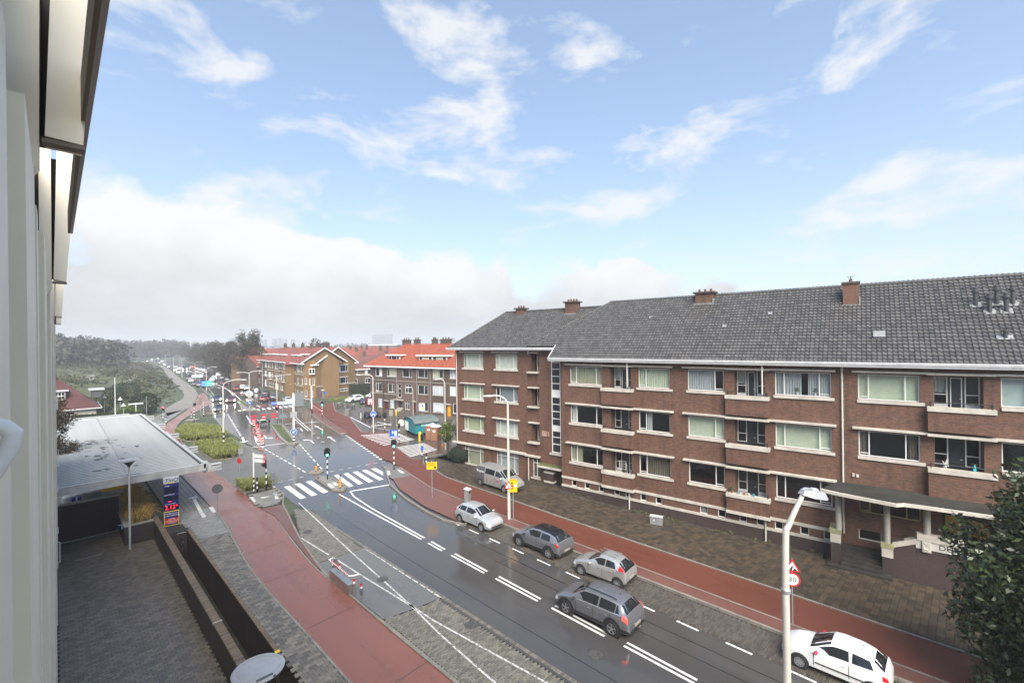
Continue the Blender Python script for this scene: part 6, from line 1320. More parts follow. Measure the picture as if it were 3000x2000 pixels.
class Shell:
    """a car body: key stations (x, z sill, z belt, z top, half width, half width of roof) from nose to tail"""
    def __init__(s, st, per=4):
        st = np.array(st, float); k = len(st); n = (k - 1) * per + 1
        q = np.linspace(0, k - 1, n); d = np.array([np.interp(q, range(k), st[:, j]) for j in range(6)]).T
        d2 = d.copy(); d2[1:-1] = .25 * d[:-2] + .5 * d[1:-1] + .25 * d[2:]; d2[:, 0] = d[:, 0] * .4 + d2[:, 0] * .6
        s.q, s.d, s.k = q, d2, k
    def at(s, p, t, side=1):
        x, zb, zs, zt, w_, wt = [np.interp(p, s.q, s.d[:, j]) for j in range(6)]
        pts = [(0, zb), (.80 * w_, zb), (.965 * w_, zb + .10), (w_, zb + (zs - zb) * .5), (.97 * w_, zs), (wt, zt - min(.075, .4 * (zt - zs))), (.72 * wt, zt - .012), (0, zt)]
        i = min(int(t), 6); f = t - i; a, b = pts[i], pts[i + 1]
        y, z = a[0] + (b[0] - a[0]) * f, a[1] + (b[1] - a[1]) * f
        return Vector((x, y * side, z))
    def s_of(s, x): return float(np.interp(-x, -s.d[:, 0], s.q))
    def body(s, name, m, par, per_t=(1, 1, 1, 2, 3, 2, 2)):
        ts = []
        for i, c in enumerate(per_t): ts += [i + j / c for j in range(c)]
        ts.append(6.9999); mb = MB(); rows = []
        row = ts; full = [(t, -1) for t in row[::-1]][:-1] + [(t, 1) for t in row]
        vs = []
        for p in s.q: vs += [s.at(p, t, sd) for t, sd in full]
        n = len(full); fs = [(i * n + j, i * n + j + 1, (i + 1) * n + j + 1, (i + 1) * n + j) for i in range(len(s.q) - 1) for j in range(n - 1)]
        fs += [tuple(range(n))[::-1], tuple(range((len(s.q) - 1) * n, len(s.q) * n))]
        mb.add(vs, fs); return mb.build(name, m, par, smooth=True)
    def patch(s, name, m, par, s0, s1, t0, t1, side=1, off=.007, ns=6, nt=3, slant=0.0, both=False, slant1=None):
        mb = MB()
        for sd in ((1, -1) if both else (side,)):
            vs = []; slant1_ = slant if slant1 is None else slant1
            for i in range(ns + 1):
                for j in range(nt + 1):
                    f = j / nt; p = s0 + slant * f + (s1 + slant1_ * f - s0 - slant * f) * i / ns; t = t0 + (t1 - t0) * f
                    P0 = s.at(p, t, sd); e = 1e-2; du = s.at(min(p + e, s.k - 1), t, sd) - s.at(max(p - e, 0), t, sd); dv = s.at(p, min(t + e, 6.999), sd) - s.at(p, max(t - e, 0), sd)
                    nn = du.cross(dv); nn = nn.normalized() if nn.length > 1e-9 else Vector((0, 0, 1)); 
                    if nn.dot(P0 - Vector((P0.x, 0, .7))) < 0: nn = -nn
                    vs.append(P0 + nn * off)
            mb.add(vs, [(i * (nt + 1) + j, i * (nt + 1) + j + 1, (i + 1) * (nt + 1) + j + 1, (i + 1) * (nt + 1) + j)[::(1 if sd > 0 else -1)] for i in range(ns) for j in range(nt)])
        return mb.build(name, m, par, smooth=2)
WHEELS = {}
def wheel(par, x, y, r, side, spokes=5, rim=RIMS, full=True):
    key = (r, spokes, rim.name, full, side)
    if key not in WHEELS:
        a = MB(); a.lathe([(r * .62, .0), (r * .66, side * .03), (r * .93, side * .03), (r, side * .0), (r, -side * .17), (r * .6, -side * .18)], 22, axis='y')
        b = MB(); b.lathe([(r * .66, .012 * side), (r * .60, side * .004), (0, side * .0)], 20, axis='y', m=1)
        if full:
            for k in range(spokes):
                b.T = Matrix.Rotation(2 * math.pi * k / spokes, 4, 'Y'); b.box(-r * .075, r * .075, min(0, side * .028), max(0, side * .028), r * .05, r * .63, 0)
            b.T = Matrix.Identity(4); b.lathe([(r * .66, side * .0), (r * .655, side * .032), (r * .61, side * .032), (r * .60, side * .0)], 22, axis='y', m=0); b.lathe([(r * .14, side * .0), (r * .13, side * .034), (0, side * .036)], 12, axis='y', m=0)
        else: b.T = Matrix.Identity(4); b.lathe([(r * .5, side * .01), (0, side * .02)], 10, axis='y', m=0)
        WHEELS[key] = (a.mesh('wheel', RUBBER, smooth=True), b.mesh('rim', [rim, RIMD], smooth=True))
    me, rm = WHEELS[key]; o = obj('wheel', me, par, (x, y, r)); obj('rim', rm, o); return o
def make_car(name, label, st, col, wb, fx, r=.31, loc=(0, 0), rz=0.0, group=None, cat='car', side_win=((4.5, 6.2),), wind=(3.05, 4.0), rear=(7.05, 7.9), suv=False, spokes=5, detail=True, lit=None, roofc=None, hl=(.55, 1.6, 3.35, 4.25), tl=(7.6, 8.35, 3.55, 4.4), rim=RIMS, seams=(), handles=(), taillit=False, pillar=()):
    t = thing(name, label, cat, (loc[0], loc[1], loc[2] if len(loc) > 2 else .0), rz, group); sh = Shell(st, 5 if detail else 2)
    sh.body('body', col, t, (1, 1, 1, 2, 3, 2, 2) if detail else (1, 1, 1, 1, 2, 1, 1))
    W = max(q[4] for q in st)
    for sd in (1, -1):
        for q in side_win: sh.patch('side_window', CGLASS, t, q[0], q[1], 4.14, 4.86, sd, ns=6 if detail else 3, nt=2, slant=q[2] if len(q) > 2 else 0, slant1=q[3] if len(q) > 3 else None)
        sh.patch('headlight', HEADON if lit else LENS, t, hl[0], hl[1], hl[2], hl[3], sd, .010, ns=4, nt=2); sh.patch('tail_light', TAILON if taillit else TAIL, t, tl[0], tl[1], tl[2], tl[3], sd, .010, ns=4, nt=2)
        for ax in (fx, fx - wb):
            ya = sd * (W - .012)
            mb = MB(); mb.lathe([(r * 1.17, -sd * .25), (r * 1.17, sd * .018), (0, sd * .018)], 20, (ax, ya, r + .01), axis='y'); mb.build('wheel_arch', TRIM, t)
            if suv: mb = MB(); mb.lathe([(r * 1.14, sd * .0), (r * 1.14, sd * .03), (r * 1.36, sd * .026), (r * 1.38, sd * .0)], 24, (ax, ya, r + .01), axis='y'); mb.build('arch_trim', TRIM, t, smooth=True)
            wheel(t, ax, sd * (W - .0), r, sd, spokes, rim, detail)
        m_x = sh.s_of(sh.at(wind[0], 4)[0] - .25); p = sh.at(m_x, 4.15, sd)
        MB().ball((p.x, p.y + sd * .11, p.z + .03), (.07, .12, .075), 8).build('mirror', col if not suv else TRIM, t, smooth=True)
    mb_w = sh.patch('windscreen', CGLASS, t, wind[0], wind[1], 5.08, 6.999, both=True, ns=4, nt=3); sh.patch('rear_window', CGLASS, t, rear[0], rear[1], 5.12, 6.999, both=True, ns=4, nt=3)
    if roofc: sh.patch('roof_panel', roofc, t, wind[1] + .05, rear[0] - .02, 4.9, 6.999, both=True, ns=10, nt=4, off=.009)
    if suv: 
        for sd in (1, -1): sh.patch('sill_cladding', TRIM, t, 1.2, sh.k - 2.2, 1.6, 2.55, sd, .009, ns=14, nt=2)
    x0, x1 = st[0][0], st[-1][0]
    MB().box(x0 - .03, x0 + .02, -st[0][4] * .82, st[0][4] * .82, st[0][1] + .02, st[0][1] + .13).build('grille', TRIM, t); MB().box(x0 - .02, x0 + .03, -.26, .26, st[0][1] + .14, st[0][1] + .25).build('number_plate', PLATE, t)
    MB().box(x1 - .03, x1 + .02, -.26, .26, st[-1][1] + .12, st[-1][1] + .23).build('number_plate', PLATE, t); MB().box(x1 - .015, x1 + .03, -st[-1][4] * .9, st[-1][4] * .9, st[-1][1] - .02, st[-1][1] + .08).build('bumper_trim', TRIM, t)
    if detail:
        for sd in (1, -1):
            for xs_ in seams: p = sh.s_of(xs_); sh.patch('door_gap', TRIM, t, p, p + .035, 2.4, 4.1, sd, .004, ns=1, nt=6)
            for xs_ in handles: p = sh.at(sh.s_of(xs_), 3.62, sd); MB().ball((p.x, p.y + sd * .012, p.z), (.10, .022, .02), 6).build('door_handle', CHROME if col is not PWHITE else col, t, smooth=True)
            for q in pillar: sh.patch('window_pillar', col if not suv else TRIM, t, q, q + .12, 4.1, 4.9, sd, .010, ns=1, nt=2)
        MB().tube([(st[6][0], 0, sh.at(6, 6.9).z), (st[6][0] - .1, 0, sh.at(6, 6.9).z + .09)], .012, 5).build('aerial', TRIM, t)
    return t, sh
HATCH = lambda L, W, H, k=1: [(L / 2, .32, .52, .57, W * .70, W * .60), (L / 2 - .09, .21, .61, .70, W * .88, W * .74), (L / 2 - .42, .18, .74 * k, .86 * k, W * .98, W * .80), (L / 2 - 1.02, .18, .88 * k, 1.0 * k, W, W * .80), (L / 2 - 1.78, .18, .93 * k, H - .04, W, W * .67), (-.30, .18, .94 * k, H, W, W * .66), (-L / 2 + .92, .18, .96 * k, H - .035, W, W * .65), (-L / 2 + .50, .19, .99 * k, H - .13, W * .98, W * .61), (-L / 2 + .13, .23, .99 * k, 1.04 * k, W * .94, W * .77), (-L / 2 + .0, .30, .66, .72, W * .86, W * .72), (-L / 2 - .01, .36, .52, .56, W * .80, W * .66)]
SALOON = lambda L, W, H: [(L / 2, .30, .50, .55, W * .74, W * .62), (L / 2 - .08, .20, .60, .68, W * .9, W * .76), (L / 2 - .5, .18, .74, .84, W * .98, W * .82), (L / 2 - 1.3, .18, .88, .97, W, W * .82), (L / 2 - 2.0, .18, .92, H - .03, W, W * .66), (-.3, .18, .93, H, W, W * .65), (-L / 2 + 1.35, .18, .94, H - .06, W, W * .64), (-L / 2 + .95, .18, .95, H - .18, W * .99, W * .66), (-L / 2 + .45, .2, .95, 1.02, W * .96, W * .80), (-L / 2 + .03, .26, .70, .78, W * .88, W * .76), (-L / 2, .34, .52, .56, W * .8, W * .7)]
N90 = R(-90); P90 = R(90)
make_car('parked_car', 'silver hatchback parked facing the camera at the head of the row beside the lamp post', HATCH(3.98, .84, 1.46), SILVER, 2.47, 1.20, .31, (22.42, 26.05, .01), N90, 'cars along the right kerb', side_win=((4.05, 5.3, -.45, 0), (5.42, 6.55), (6.65, 7.15, 0, -.25)), spokes=10, seams=(.72, -.28, -1.15), handles=(-.1, -.95), pillar=())
_c, _s = make_car('parked_car', 'grey crossover with a black roof parked between the two silver hatchbacks', HATCH(4.15, .90, 1.53, 1.06), GREYM, 2.56, 1.27, .35, (22.68, 19.98, .01), P90, 'cars along the right kerb', side_win=((4.05, 5.25, -.4, 0), (5.38, 6.5, 0, -.3)), suv=True, roofc=mat('gloss_black_roof', (.012, .012, .013), .12), spokes=7, seams=(.75, -.25, -1.1), handles=(-.05, -.95), tl=(7.6, 8.35, 3.7, 4.2))
for sd in (1, -1): _s.patch('chrome_line', CHROME, _c, 3.4, 7.3, 4.86, 4.97, sd, .014, ns=14, nt=1)
_c, _s = make_car('parked_car', 'small silver city car with tall red tail lights and a dark rear hatch', HATCH(3.46, .81, 1.46), SILV2, 2.34, 1.08, .30, (22.45, 15.0, .01), R(94), 'cars along the right kerb', side_win=((4.05, 5.3, -.45, 0), (5.4, 6.75, 0, -.35)), spokes=8, seams=(.6, -.3, -1.0), handles=(-.1, -.8), tl=(7.15, 8.2, 4.0, 4.95), rear=(7.0, 8.3))
for sd in (.32, -.32, 0): MB().box(-1.0, .2, sd - .015, sd + .015, 1.452, 1.475).build('roof_rib', SILV2, _c)
_c, _s = make_car('driving_car', 'silver grey SUV with lit brake lights driving along the road beside the parked row', HATCH(4.24, .91, 1.58, 1.06), GREYM, 2.59, 1.30, .35, (18.95, 13.05, .0), R(92.5), None, side_win=((4.05, 5.2, -.4, 0), (5.3, 6.45), (6.55, 7.0, 0, -.3)), suv=True, spokes=5, seams=(.75, -.25, -1.15), handles=(-.05, -.95), tl=(7.5, 8.4, 3.62, 4.3), taillit=True)
for sd in (1, -1):
    MB().tube([(.35, sd * .50, 1.53), (.2, sd * .52, 1.60), (-1.2, sd * .52, 1.59), (-1.35, sd * .50, 1.53)], .022, 6).build('roof_rail', TRIM, _c, smooth=True); _s.patch('chrome_line', CHROME, _c, 3.5, 7.2, 4.02, 4.12, sd, .014, ns=14, nt=1); _s.patch('chrome_line', CHROME, _c, 4.0, 7.2, 4.88, 4.97, sd, .012, ns=14, nt=1)
MB().tube([(-2.12, 0, .38), (-2.24, 0, .38), (-2.27, 0, .44)], .025, 6).ball((-2.27, 0, .47), .035, 6).build('tow_bar', CHROME, _c)
pw = at(2342, 1955)
_c, _s = make_car('parked_car', 'white three door hatchback with red mirrors parked at the bottom of the row', HATCH(3.62, .83, 1.47), PWHITE, 2.37, 1.10, .29, (pw.x + .80, pw.y - 1.10, .01), R(91), 'cars along the right kerb', side_win=((3.95, 5.45, -.5, -.05), (5.6, 7.05, 0, -.3)), spokes=11, seams=(.62, -.55), handles=(-.40,), tl=(7.75, 8.7, 3.5, 4.4))
for o_ in _c.children:
    if o_.name.startswith('mirror'): o_.data.materials[0] = paint('mirror_red', (.65, .02, .05), .2)
for sd in (1, -1): MB().box(-1.0, .55, sd * .835 - .01, sd * .835 + .01, .50, .54).build('rubbing_strip', TRIM, _c)
# van
VAN = [(2.46, .36, .58, .64, .74, .64), (2.38, .24, .74, .84, .88, .74), (1.95, .20, .98, 1.12, .95, .80), (1.55, .20, 1.10, 1.24, .96, .82), (.78, .20, 1.16, 1.84, .96, .76), (.2, .20, 1.18, 1.90, .96, .77), (-1.2, .20, 1.18, 1.91, .96, .78), (-2.2, .20, 1.18, 1.88, .96, .78), (-2.42, .24, 1.16, 1.80, .94, .76), (-2.46, .30, 1.1, 1.5, .90, .76), (-2.47, .36, .7, .9, .86, .76)]
_c, _s = make_car('panel_van', 'silver delivery van with dark grey rear wrap parked on the pavement by the brick wing', VAN, SILV2, 3.27, 1.55, .33, (29.55, 31.25, .0), N90, None, 'van', side_win=((3.85, 4.75, -.55, 0), (4.95, 5.9)), wind=(3.05, 3.95), rear=(8.1, 8.9), spokes=9, seams=(1.1, .2, -.75), handles=(.35, .1), tl=(8.3, 9.2, 3.6, 5.2))
GW = mat('dark_grey_wrap', (.085, .085, .09), .4)
for sd in (1, -1): _s.patch('grey_wrap', GW, _c, 5.98, 8.6, 2.3, 4.95, sd, .009, ns=10, nt=6, slant=.0); _s.patch('grey_wrap', GW, _c, 6.55, 8.6, 2.0, 3.4, sd, .011, ns=6, nt=3, slant=-.4, slant1=0)
for k in range(5): MB().box(-2.1, .3, -.5 + k * .25 - .03, -.5 + k * .25 + .03, 1.895, 1.93).build('roof_rib', SILV2, _c)
text('vogelaar', .26, WHITE, _c, facing((-1.55, -.975, 1.40), (1, 0, 0)) , 'lettering'); MB().extrude([(-2.2, -.985, 1.5), (-1.95, -.985, 1.5), (-2.05, -.985, 1.28)], (0, .01, 0)).build('logo_mark', WHITE, _c)
MB().ball((.62, -.958, .86), (.18, .012, .06), 10).build('door_badge', mat('badge_red', (.35, .02, .04), .4), _c)

# ------------------------------------------------------------------ traffic and parked cars further off: built once, then copied
far = {}
far['hatch'], _ = make_car('car', 'dark hatchback', HATCH(4.1, .88, 1.48), PDGREY, 2.55, 1.22, .31, (0, 0), 0, None, side_win=((4.05, 6.6, -.4, -.1),), detail=False)
far['saloon'], _ = make_car('car', 'dark saloon', SALOON(4.6, .90, 1.44), PDGREY, 2.75, 1.4, .32, (0, 0), 0, None, side_win=((4.05, 6.8, -.4, -.1),), wind=(3.05, 4.0), rear=(7.0, 7.9), detail=False, tl=(8.3, 9.3, 3.6, 4.5))
far['suv'], _ = make_car('car', 'white SUV', HATCH(4.5, .93, 1.64, 1.1), PDGREY, 2.7, 1.35, .36, (0, 0), 0, None, side_win=((4.05, 6.8, -.4, -.1),), suv=True, detail=False)
far['van'], _ = make_car('van', 'white van', VAN, PDGREY, 3.27, 1.55, .33, (0, 0), 0, None, 'van', side_win=((3.85, 4.75, -.55, 0),), wind=(3.05, 3.95), rear=(8.1, 8.9), detail=False)
used = set()
def put(kind, p, hd, col, label, group, lit=False, tail=False):
    sw = {PDGREY: col}
    if lit: sw[LENS] = HEADON
    if tail: sw[TAIL] = TAILON
    c = copy_tree(far[kind], (p.x, p.y, p.z if abs(p.z) < .5 else 0), hd, label, group, swap=sw)
    return c
def hd_of(a, b): return math.atan2(b[1] - a[1], b[0] - a[0])
on = 'oncoming cars with lit headlights'
def ctr(fr, x, y, hd, back=2.1): p = at(*fr(x, y)); return Vector((p.x - math.cos(hd) * back, p.y - math.sin(hd) * back, 0))
h = R(252)
put('saloon', ctr(zK, 1840, 1225, h), h, PBLUE, 'rear of the two oncoming cars in the left lane with headlights lit', on, True)
put('saloon', ctr(zK, 1893, 1460, R(255)), R(257), ANTHR, 'nearest oncoming car in the left lane with headlights lit', on, True)
put('saloon', ctr(zK, 2155, 1250, R(250)), R(252), PDRED, 'oncoming car in the right lane above the orange light reflection', on, True)
gr = 'cars waiting or parked on the right side of the avenue'
h = R(78)
for kind, x, y, col, tail, lb_ in (('saloon', 400, 805, PWHITE, True, 'white saloon with red tail lights on the far side of the zebra'), ('hatch', 740, 925, PDRED, True, 'dark red hatchback stopped nearest the far zebra crossing'), ('suv', 780, 800, PBLACK, False, 'black estate parked in front of the dark red hatchback'), ('hatch', 975, 880, PDGREY, False, 'dark hatchback parked beside the mid lamp post'), ('saloon', 115, 660, PDRED, True, 'maroon saloon driving away behind the white saloon'), ('hatch', 245, 640, PWHITE, False, 'white hatchback parked by the big street tree'), ('saloon', 340, 650, SILVER, False, 'silver saloon parked in front of the white covered scooter'), ('hatch', 560, 690, ANTHR, False, 'dark car parked just left of the yellow brick houses')):
    p = at(*zL(x, y)); put(kind, Vector((p.x + math.cos(h) * 2.1, p.y + math.sin(h) * 2.1, 0)), h, col, lb_, gr, False, tail)
p = at(*zL(1215, 955)); put('saloon', p + Vector((1.2, 1.8, 0)), R(80), SILVER, 'low silver car behind the blue street direction sign', gr)
gk = 'cars further up the avenue'
for kind, x, y, hd, col, tail, lb_ in (('van', 1790, 740, 72, PWHITE, False, 'white van with a dark stripe up the avenue'), ('van', 1880, 655, 72, PWHITE, False, 'second white van behind the striped van'), ('suv', 1730, 770, 70, PWHITE, True, 'white SUV beside the white van'), ('van', 1570, 740, 72, ANTHR, True, 'dark truck with a long bar of red lights'), ('saloon', 1990, 850, 70, PBLACK, True, 'black saloon behind the white yellow-line bend'), ('hatch', 2080, 760, 72, ANTHR, False, 'dark car parked under the avenue trees'), ('hatch', 1960, 720, 72, PDGREY, False, 'dark hatchback parked further under the trees'), ('saloon', 2280, 960, 72, PDRED, False, 'dark red car at the right edge of the avenue'), ('hatch', 1195, 490, 68, PWHITE, False, 'white car alone in the far right lane'), ('van', 1110, 500, 248, PBLUE, False, 'blue van oncoming far up the avenue'), ('hatch', 1590, 590, 72, PDGREY, False, 'grey car behind the white direction board'), ('suv', 1540, 540, 72, PWHITE, False, 'white SUV parked further back under the trees'), ('hatch', 1380, 500, 70, SILVER, False, 'silver car parked far up on the right'), ('hatch', 1320, 460, 70, PRED, False, 'red car parked far up on the right'), ('hatch', 1260, 450, 70, PRED, False, 'second red car next to the first up the avenue'), ('hatch', 1460, 520, 70, PWHITE, False, 'small white car between the far parked cars')):
    p = at(*zK(x, y)); hh = R(hd); k = 2 if hd < 180 else -2; put(kind, Vector((p.x + math.cos(hh) * 2 * (1 if hd < 180 else -1), p.y + math.sin(hh) * 2 * (1 if hd < 180 else -1), 0)), hh, col, lb_, gk, hd > 180, tail)
gl = 'cars parked nose to tail along the dune side'
names_ = ['nearest black car of the dune side row', 'grey car second in the dune side row', 'dark car third in the dune side row', 'black car fourth in the dune side row']
cols_ = [PBLACK, PDGREY, SILVER, PBLACK, ANTHR, SILVER, PWHITE, PDGREY, PBLUE, PWHITE, ANTHR, SILVER, PBLACK, PDGREY]
lb14 = ['black SUV first in the row along the dune path', 'dark grey hatchback second in the dune side row', 'silver hatchback third in the dune side row', 'black hatchback fourth in the dune side row', 'silver bonneted car at the lamp of the dune side row', 'dark car just past the lamp in the dune side row', 'white car midway along the dune side row', 'grey car behind the white one in the dune side row', 'blue car in the far half of the dune side row', 'second white car far along the dune side row', 'black car far along the dune side row', 'silver car far along the dune side row', 'last but one dark car of the dune side row', 'last grey car of the dune side row']
for i, (x, y) in enumerate(((1430, 900), (1310, 860), (1230, 790), (1180, 740), (1050, 640), (950, 590), (880, 540), (850, 510), (780, 470), (730, 455), (690, 430), (640, 400), (580, 385), (540, 370))):
    p = at(*zK(x, y)); q = Vector((.36, 1, 0)).normalized(); hh = math.atan2(q.y, q.x) + math.pi * (i % 3 == 1); put('suv' if i in (0, 6) else 'hatch', Vector((p.x + .9, p.y + 2, 0)), hh, cols_[i], lb14[i], gl)
gq = 'queue of cars far up the avenue'
lq = ['white car at the front of the far queue', 'silver car second in the far queue', 'oncoming car with lights beside the far queue', 'dark car in the middle of the far queue', 'white van towards the end of the far queue', 'tiny car with lights at the bend of the avenue', 'pale car furthest round the bend', 'dark car next to last before the bend', 'silver car beside the roadside lamp in the far queue', 'white car right behind the far lamp']
for i, (x, y) in enumerate(((1000, 490), (920, 480), (1070, 470), (640, 350), (600, 330), (240, 310), (360, 275), (430, 290), (560, 350), (500, 250))):
    p = at(*zK(x, y)); hh = R(70) if i not in (2, 5) else R(250); put('van' if i in (1, 4) else 'hatch', p, hh, [PWHITE, SILVER, ANTHR, PBLACK, PWHITE, ANTHR, PWHITE, PDGREY, SILVER, PWHITE][i], lq[i], gq, i in (2, 5, 6))
# side street
p = at(*zN(420, 288)); put('suv', Vector((p.x + 1.2, p.y + 1.4, 0)), R(197), PWHITE, 'white SUV parked side on by the hedge of the side street', 'cars parked in the side street')
p = at(*zN(590, 318)); put('hatch', Vector((p.x + 1.6, p.y + .4, 0)), R(197), ANTHR, 'dark grey hatchback parked behind the red banner', 'cars parked in the side street')
p = at(*zN(680, 215)); put('saloon', Vector((p.x + 2.5, p.y + 1.2, 0)), R(197), PWHITE, 'white car mostly hidden by the corner of the brown block', 'cars parked in the side street')
for i, (x, y) in enumerate(((2150, 800), (2180, 770), (2220, 835))):
    p = at(*zY(x, y)); put('hatch', p, R(190), (ANTHR, PBLACK, SILVER)[i], ('dark car parked in the courtyard past the gable', 'black car deeper in the courtyard past the gable', 'silver car nearest in the courtyard past the gable')[i], 'cars in the courtyard')
def drop(o):
    KIDS.clear()
    for c in list(o.children): drop(c)
    bpy.data.objects.remove(o)
for o in far.values(): drop(o)
# ------------------------------------------------------------------ street furniture
def up(fr, bx, by, tx, ty, z=0.0):           # foot of an upright and its height, from its foot and top in the photograph
    p = at(*fr(bx, by), z); return p, top_z(p, *fr(tx, ty)) - z
def stripes(par, h, r=.055, step=.28, n=None, z0=.0, lo=.6):
    MB().tube([(0, 0, z0), (0, 0, z0 + h)], r, 10).build('pole', BLACK, par)
    k = z0 + lo; i = 0; me = MB().lathe([(r + .004, 0), (r + .004, step)], 10).mesh('white_band', WHITE)
    while k + step <= z0 + h: obj('white_band', me, par, (0, 0, k)); k += 2 * step
GREENL = mat('lit_green_lamp', (.1, .9, .6), .3, emit=(.10, 1.0, .62), estr=9.0); REDL = mat('lit_red_lamp', (.9, .05, .05), .3, emit=(1, .05, .06), estr=9.0); OFFL = mat('unlit_lamp', (.02, .02, .02), .25)
def head(par, z, face, w_=.36, h=1.0, lit='g', back=True, y=0):
    """signal head: rounded black board with a pale rim, three lamps under hoods; face = direction it looks in the thing's frame"""
    T = Matrix.Rotation(face, 4, 'Z') @ Matrix.Translation((0, -.10, z)); n = 9
    ol = [(math.cos(math.pi * k / n) * w_, h / 2 - w_ + math.sin(math.pi * k / n) * w_) for k in range(n + 1)] + [(-math.cos(math.pi * k / n) * w_, -h / 2 + w_ - math.sin(math.pi * k / n) * w_) for k in range(n + 1)]
    mb = MB(); mb.T = T; mb.extrude([(x, .02, zz) for x, zz in ol], (0, -.03, 0)); bd = mb.build('backboard', BLACK, par)
    mb = MB(); mb.T = T
    for a, b in zip(ol, ol[1:] + ol[:1]): mb.extrude([(a[0], -.012, a[1]), (b[0], -.012, b[1]), (b[0] * .92, -.012, b[1] * .95), (a[0] * .92, -.012, a[1] * .95)], (0, -.012, 0))
    mb.build('pale_rim', GALV, bd)
    mb = MB(); mb.T = T; mb.box(-.15, .15, -.14, .10, -h * .38, h * .38); bx = mb.build('signal_box', BLACK, par)
    for k, zz in enumerate((h * .24, 0, -h * .24)):
        on_ = (lit == 'r' and k == 0) or (lit == 'g' and k == 2); mb = MB(); mb.T = T; mb.lathe([(.105, -.145), (.09, -.165), (0, -.17)], 14, (0, 0, zz), axis='y'); mb.build('lamp', (GREENL if k else REDL) if on_ else OFFL, bx)
        mb = MB(); mb.T = T; mb.add([(math.cos(R(a)) * .12, yy, zz + math.sin(R(a)) * .12) for yy in (-.14, -.30) for a in range(0, 181, 30)], [(i, i + 1, i + 8, i + 7) for i in range(6)]); mb.build('hood', BLACK, bx)
def plate(par, M, pts, m, th=.02, nm='sign_plate'):
    mb = MB(); mb.T = M; mb.extrude([(x, y, 0) for x, y in pts], (0, 0, -th)); return mb.build(nm, m, par)
def disc(r, n=24): return [(math.cos(2 * math.pi * k / n) * r, math.sin(2 * math.pi * k / n) * r) for k in range(n)]
def rect(w_, h): return [(-w_ / 2, -h / 2), (w_ / 2, -h / 2), (w_ / 2, h / 2), (-w_ / 2, h / 2)]
def tri(r): return [(0, r), (-r * .87, -r * .5), (r * .87, -r * .5)]
def look(a, z, off=.08, x=0):                # frame of a plate whose face looks towards heading a
    n = Vector((math.cos(a), math.sin(a), 0)); rt = Vector((-n.y, n.x, 0)); return facing(n * off + rt * x + Vector((0, 0, z)), rt)
TOCAM = lambda p: math.atan2(-p.y, -p.x)
def signal(fr, b, t_, label, lit, face=None, hz=.5, group='traffic lights at the junction', extra=None, h=1.0, w_=.34):
    p, ht = up(fr, *b, *t_); s = thing('traffic_light', label, 'traffic light', p, 0, group); stripes(s, ht - h * .5, lo=.7); a = TOCAM(p) if face is None else face
    head(s, ht - h * .5, a + math.pi / 2, w_, h, lit)
    if extra: extra(s, p, ht)
    return s, p, ht
def minihead(s, p, ht):
    mb = MB(); mb.box(-.3, -.12, -.1, .1, ht - .75, ht - .35); mb.build('side_signal', BLACK, s)
signal(zS, (1017, 1010), (1030, 622), 'large traffic light with green lit on the crossing island', 'g', extra=minihead)
def orange_sign(s, p, ht):
    M = look(TOCAM(p), ht + .55, .06); plate(s, M, rect(.85, .85), BLUE, nm='zone_sign'); plate(s, M @ Matrix.Translation((.2, .05, .012)), rect(.22, .5), WHITE, nm='white_symbol'); plate(s, M @ Matrix.Translation((-.1, .15, .012)), rect(.12, .28), WHITE, nm='white_symbol'); plate(s, M @ Matrix.Translation((0, -.33, .012)), rect(.7, .06), WHITE, nm='white_symbol'); MB().tube([(0, 0, ht - .6), (0, 0, ht + .9)], .03, 6).build('sign_post', YEL, s)
signal(zS, (1782, 895), (1790, 528), 'traffic light with green lit under a blue zone sign at the right corner', 'g', extra=orange_sign)
def ring_back(s, p, ht): plate(s, look(TOCAM(p), ht - 1.9, .07), disc(.33), DARKGREY, nm='sign_back')
signal(zS, (440, 342), (440, 138), 'traffic light showing red on the grass refuge', 'r', extra=ring_back)
signal(zS, (957, 295), (955, 92), 'distant green traffic light at the red side path', 'g')
signal(zN, (973, 795), (990, 448), 'traffic light seen from behind with its pale rim by the parked bicycles', '', face=R(60))
signal(zS, (315, 1130), (315, 760), 'small traffic light beside the white direction boards', '', face=R(150), h=.8, w_=.2, group='small pedestrian signals')
signal(zN, (1217, 1000), (1215, 630), 'small pedestrian signal in the middle of the side street zebra', '', h=.7, w_=.17, group='small pedestrian signals')
s, p, ht = signal(zN, (1607, 1280), (1615, 805), 'slim pedestrian signal with a blue plate near the clipped hedge', '', h=.9, w_=.17, group='small pedestrian signals'); plate(s, look(TOCAM(p), ht - 1.7, .08), rect(.3, .5), BLUE)
s, p, ht = signal(zR, (1660, 1440), (1640, 1195), 'pair of red lit signals at the cycle path by the canopy', 'r', h=.9, w_=.25); head(s, ht - .5, TOCAM(p) + math.pi / 2 + .2, .2, .8, 'r')
signal(zM, (270, 1320), (262, 1095), 'slim striped cyclist signal on the red islet of the cycle path', '', h=.6, w_=.14, face=R(-60), group='small pedestrian signals')
def post(fr, b, t_, label, r=.07, step=.22):
    p, ht = up(fr, *b, *t_); s = thing('striped_post', label, 'bollard', p, 0, 'black and white striped posts'); stripes(s, ht, r, step, lo=.35); return s
post(zS, (210, 1142), (210, 970), 'striped post between the sign pole and the small signal'); post(zN, (1680, 1355), (1680, 1150), 'striped post at the kerb below the zebra end'); post(zM, (238, 1282), (238, 1200), 'short striped post on the left of the red islet')
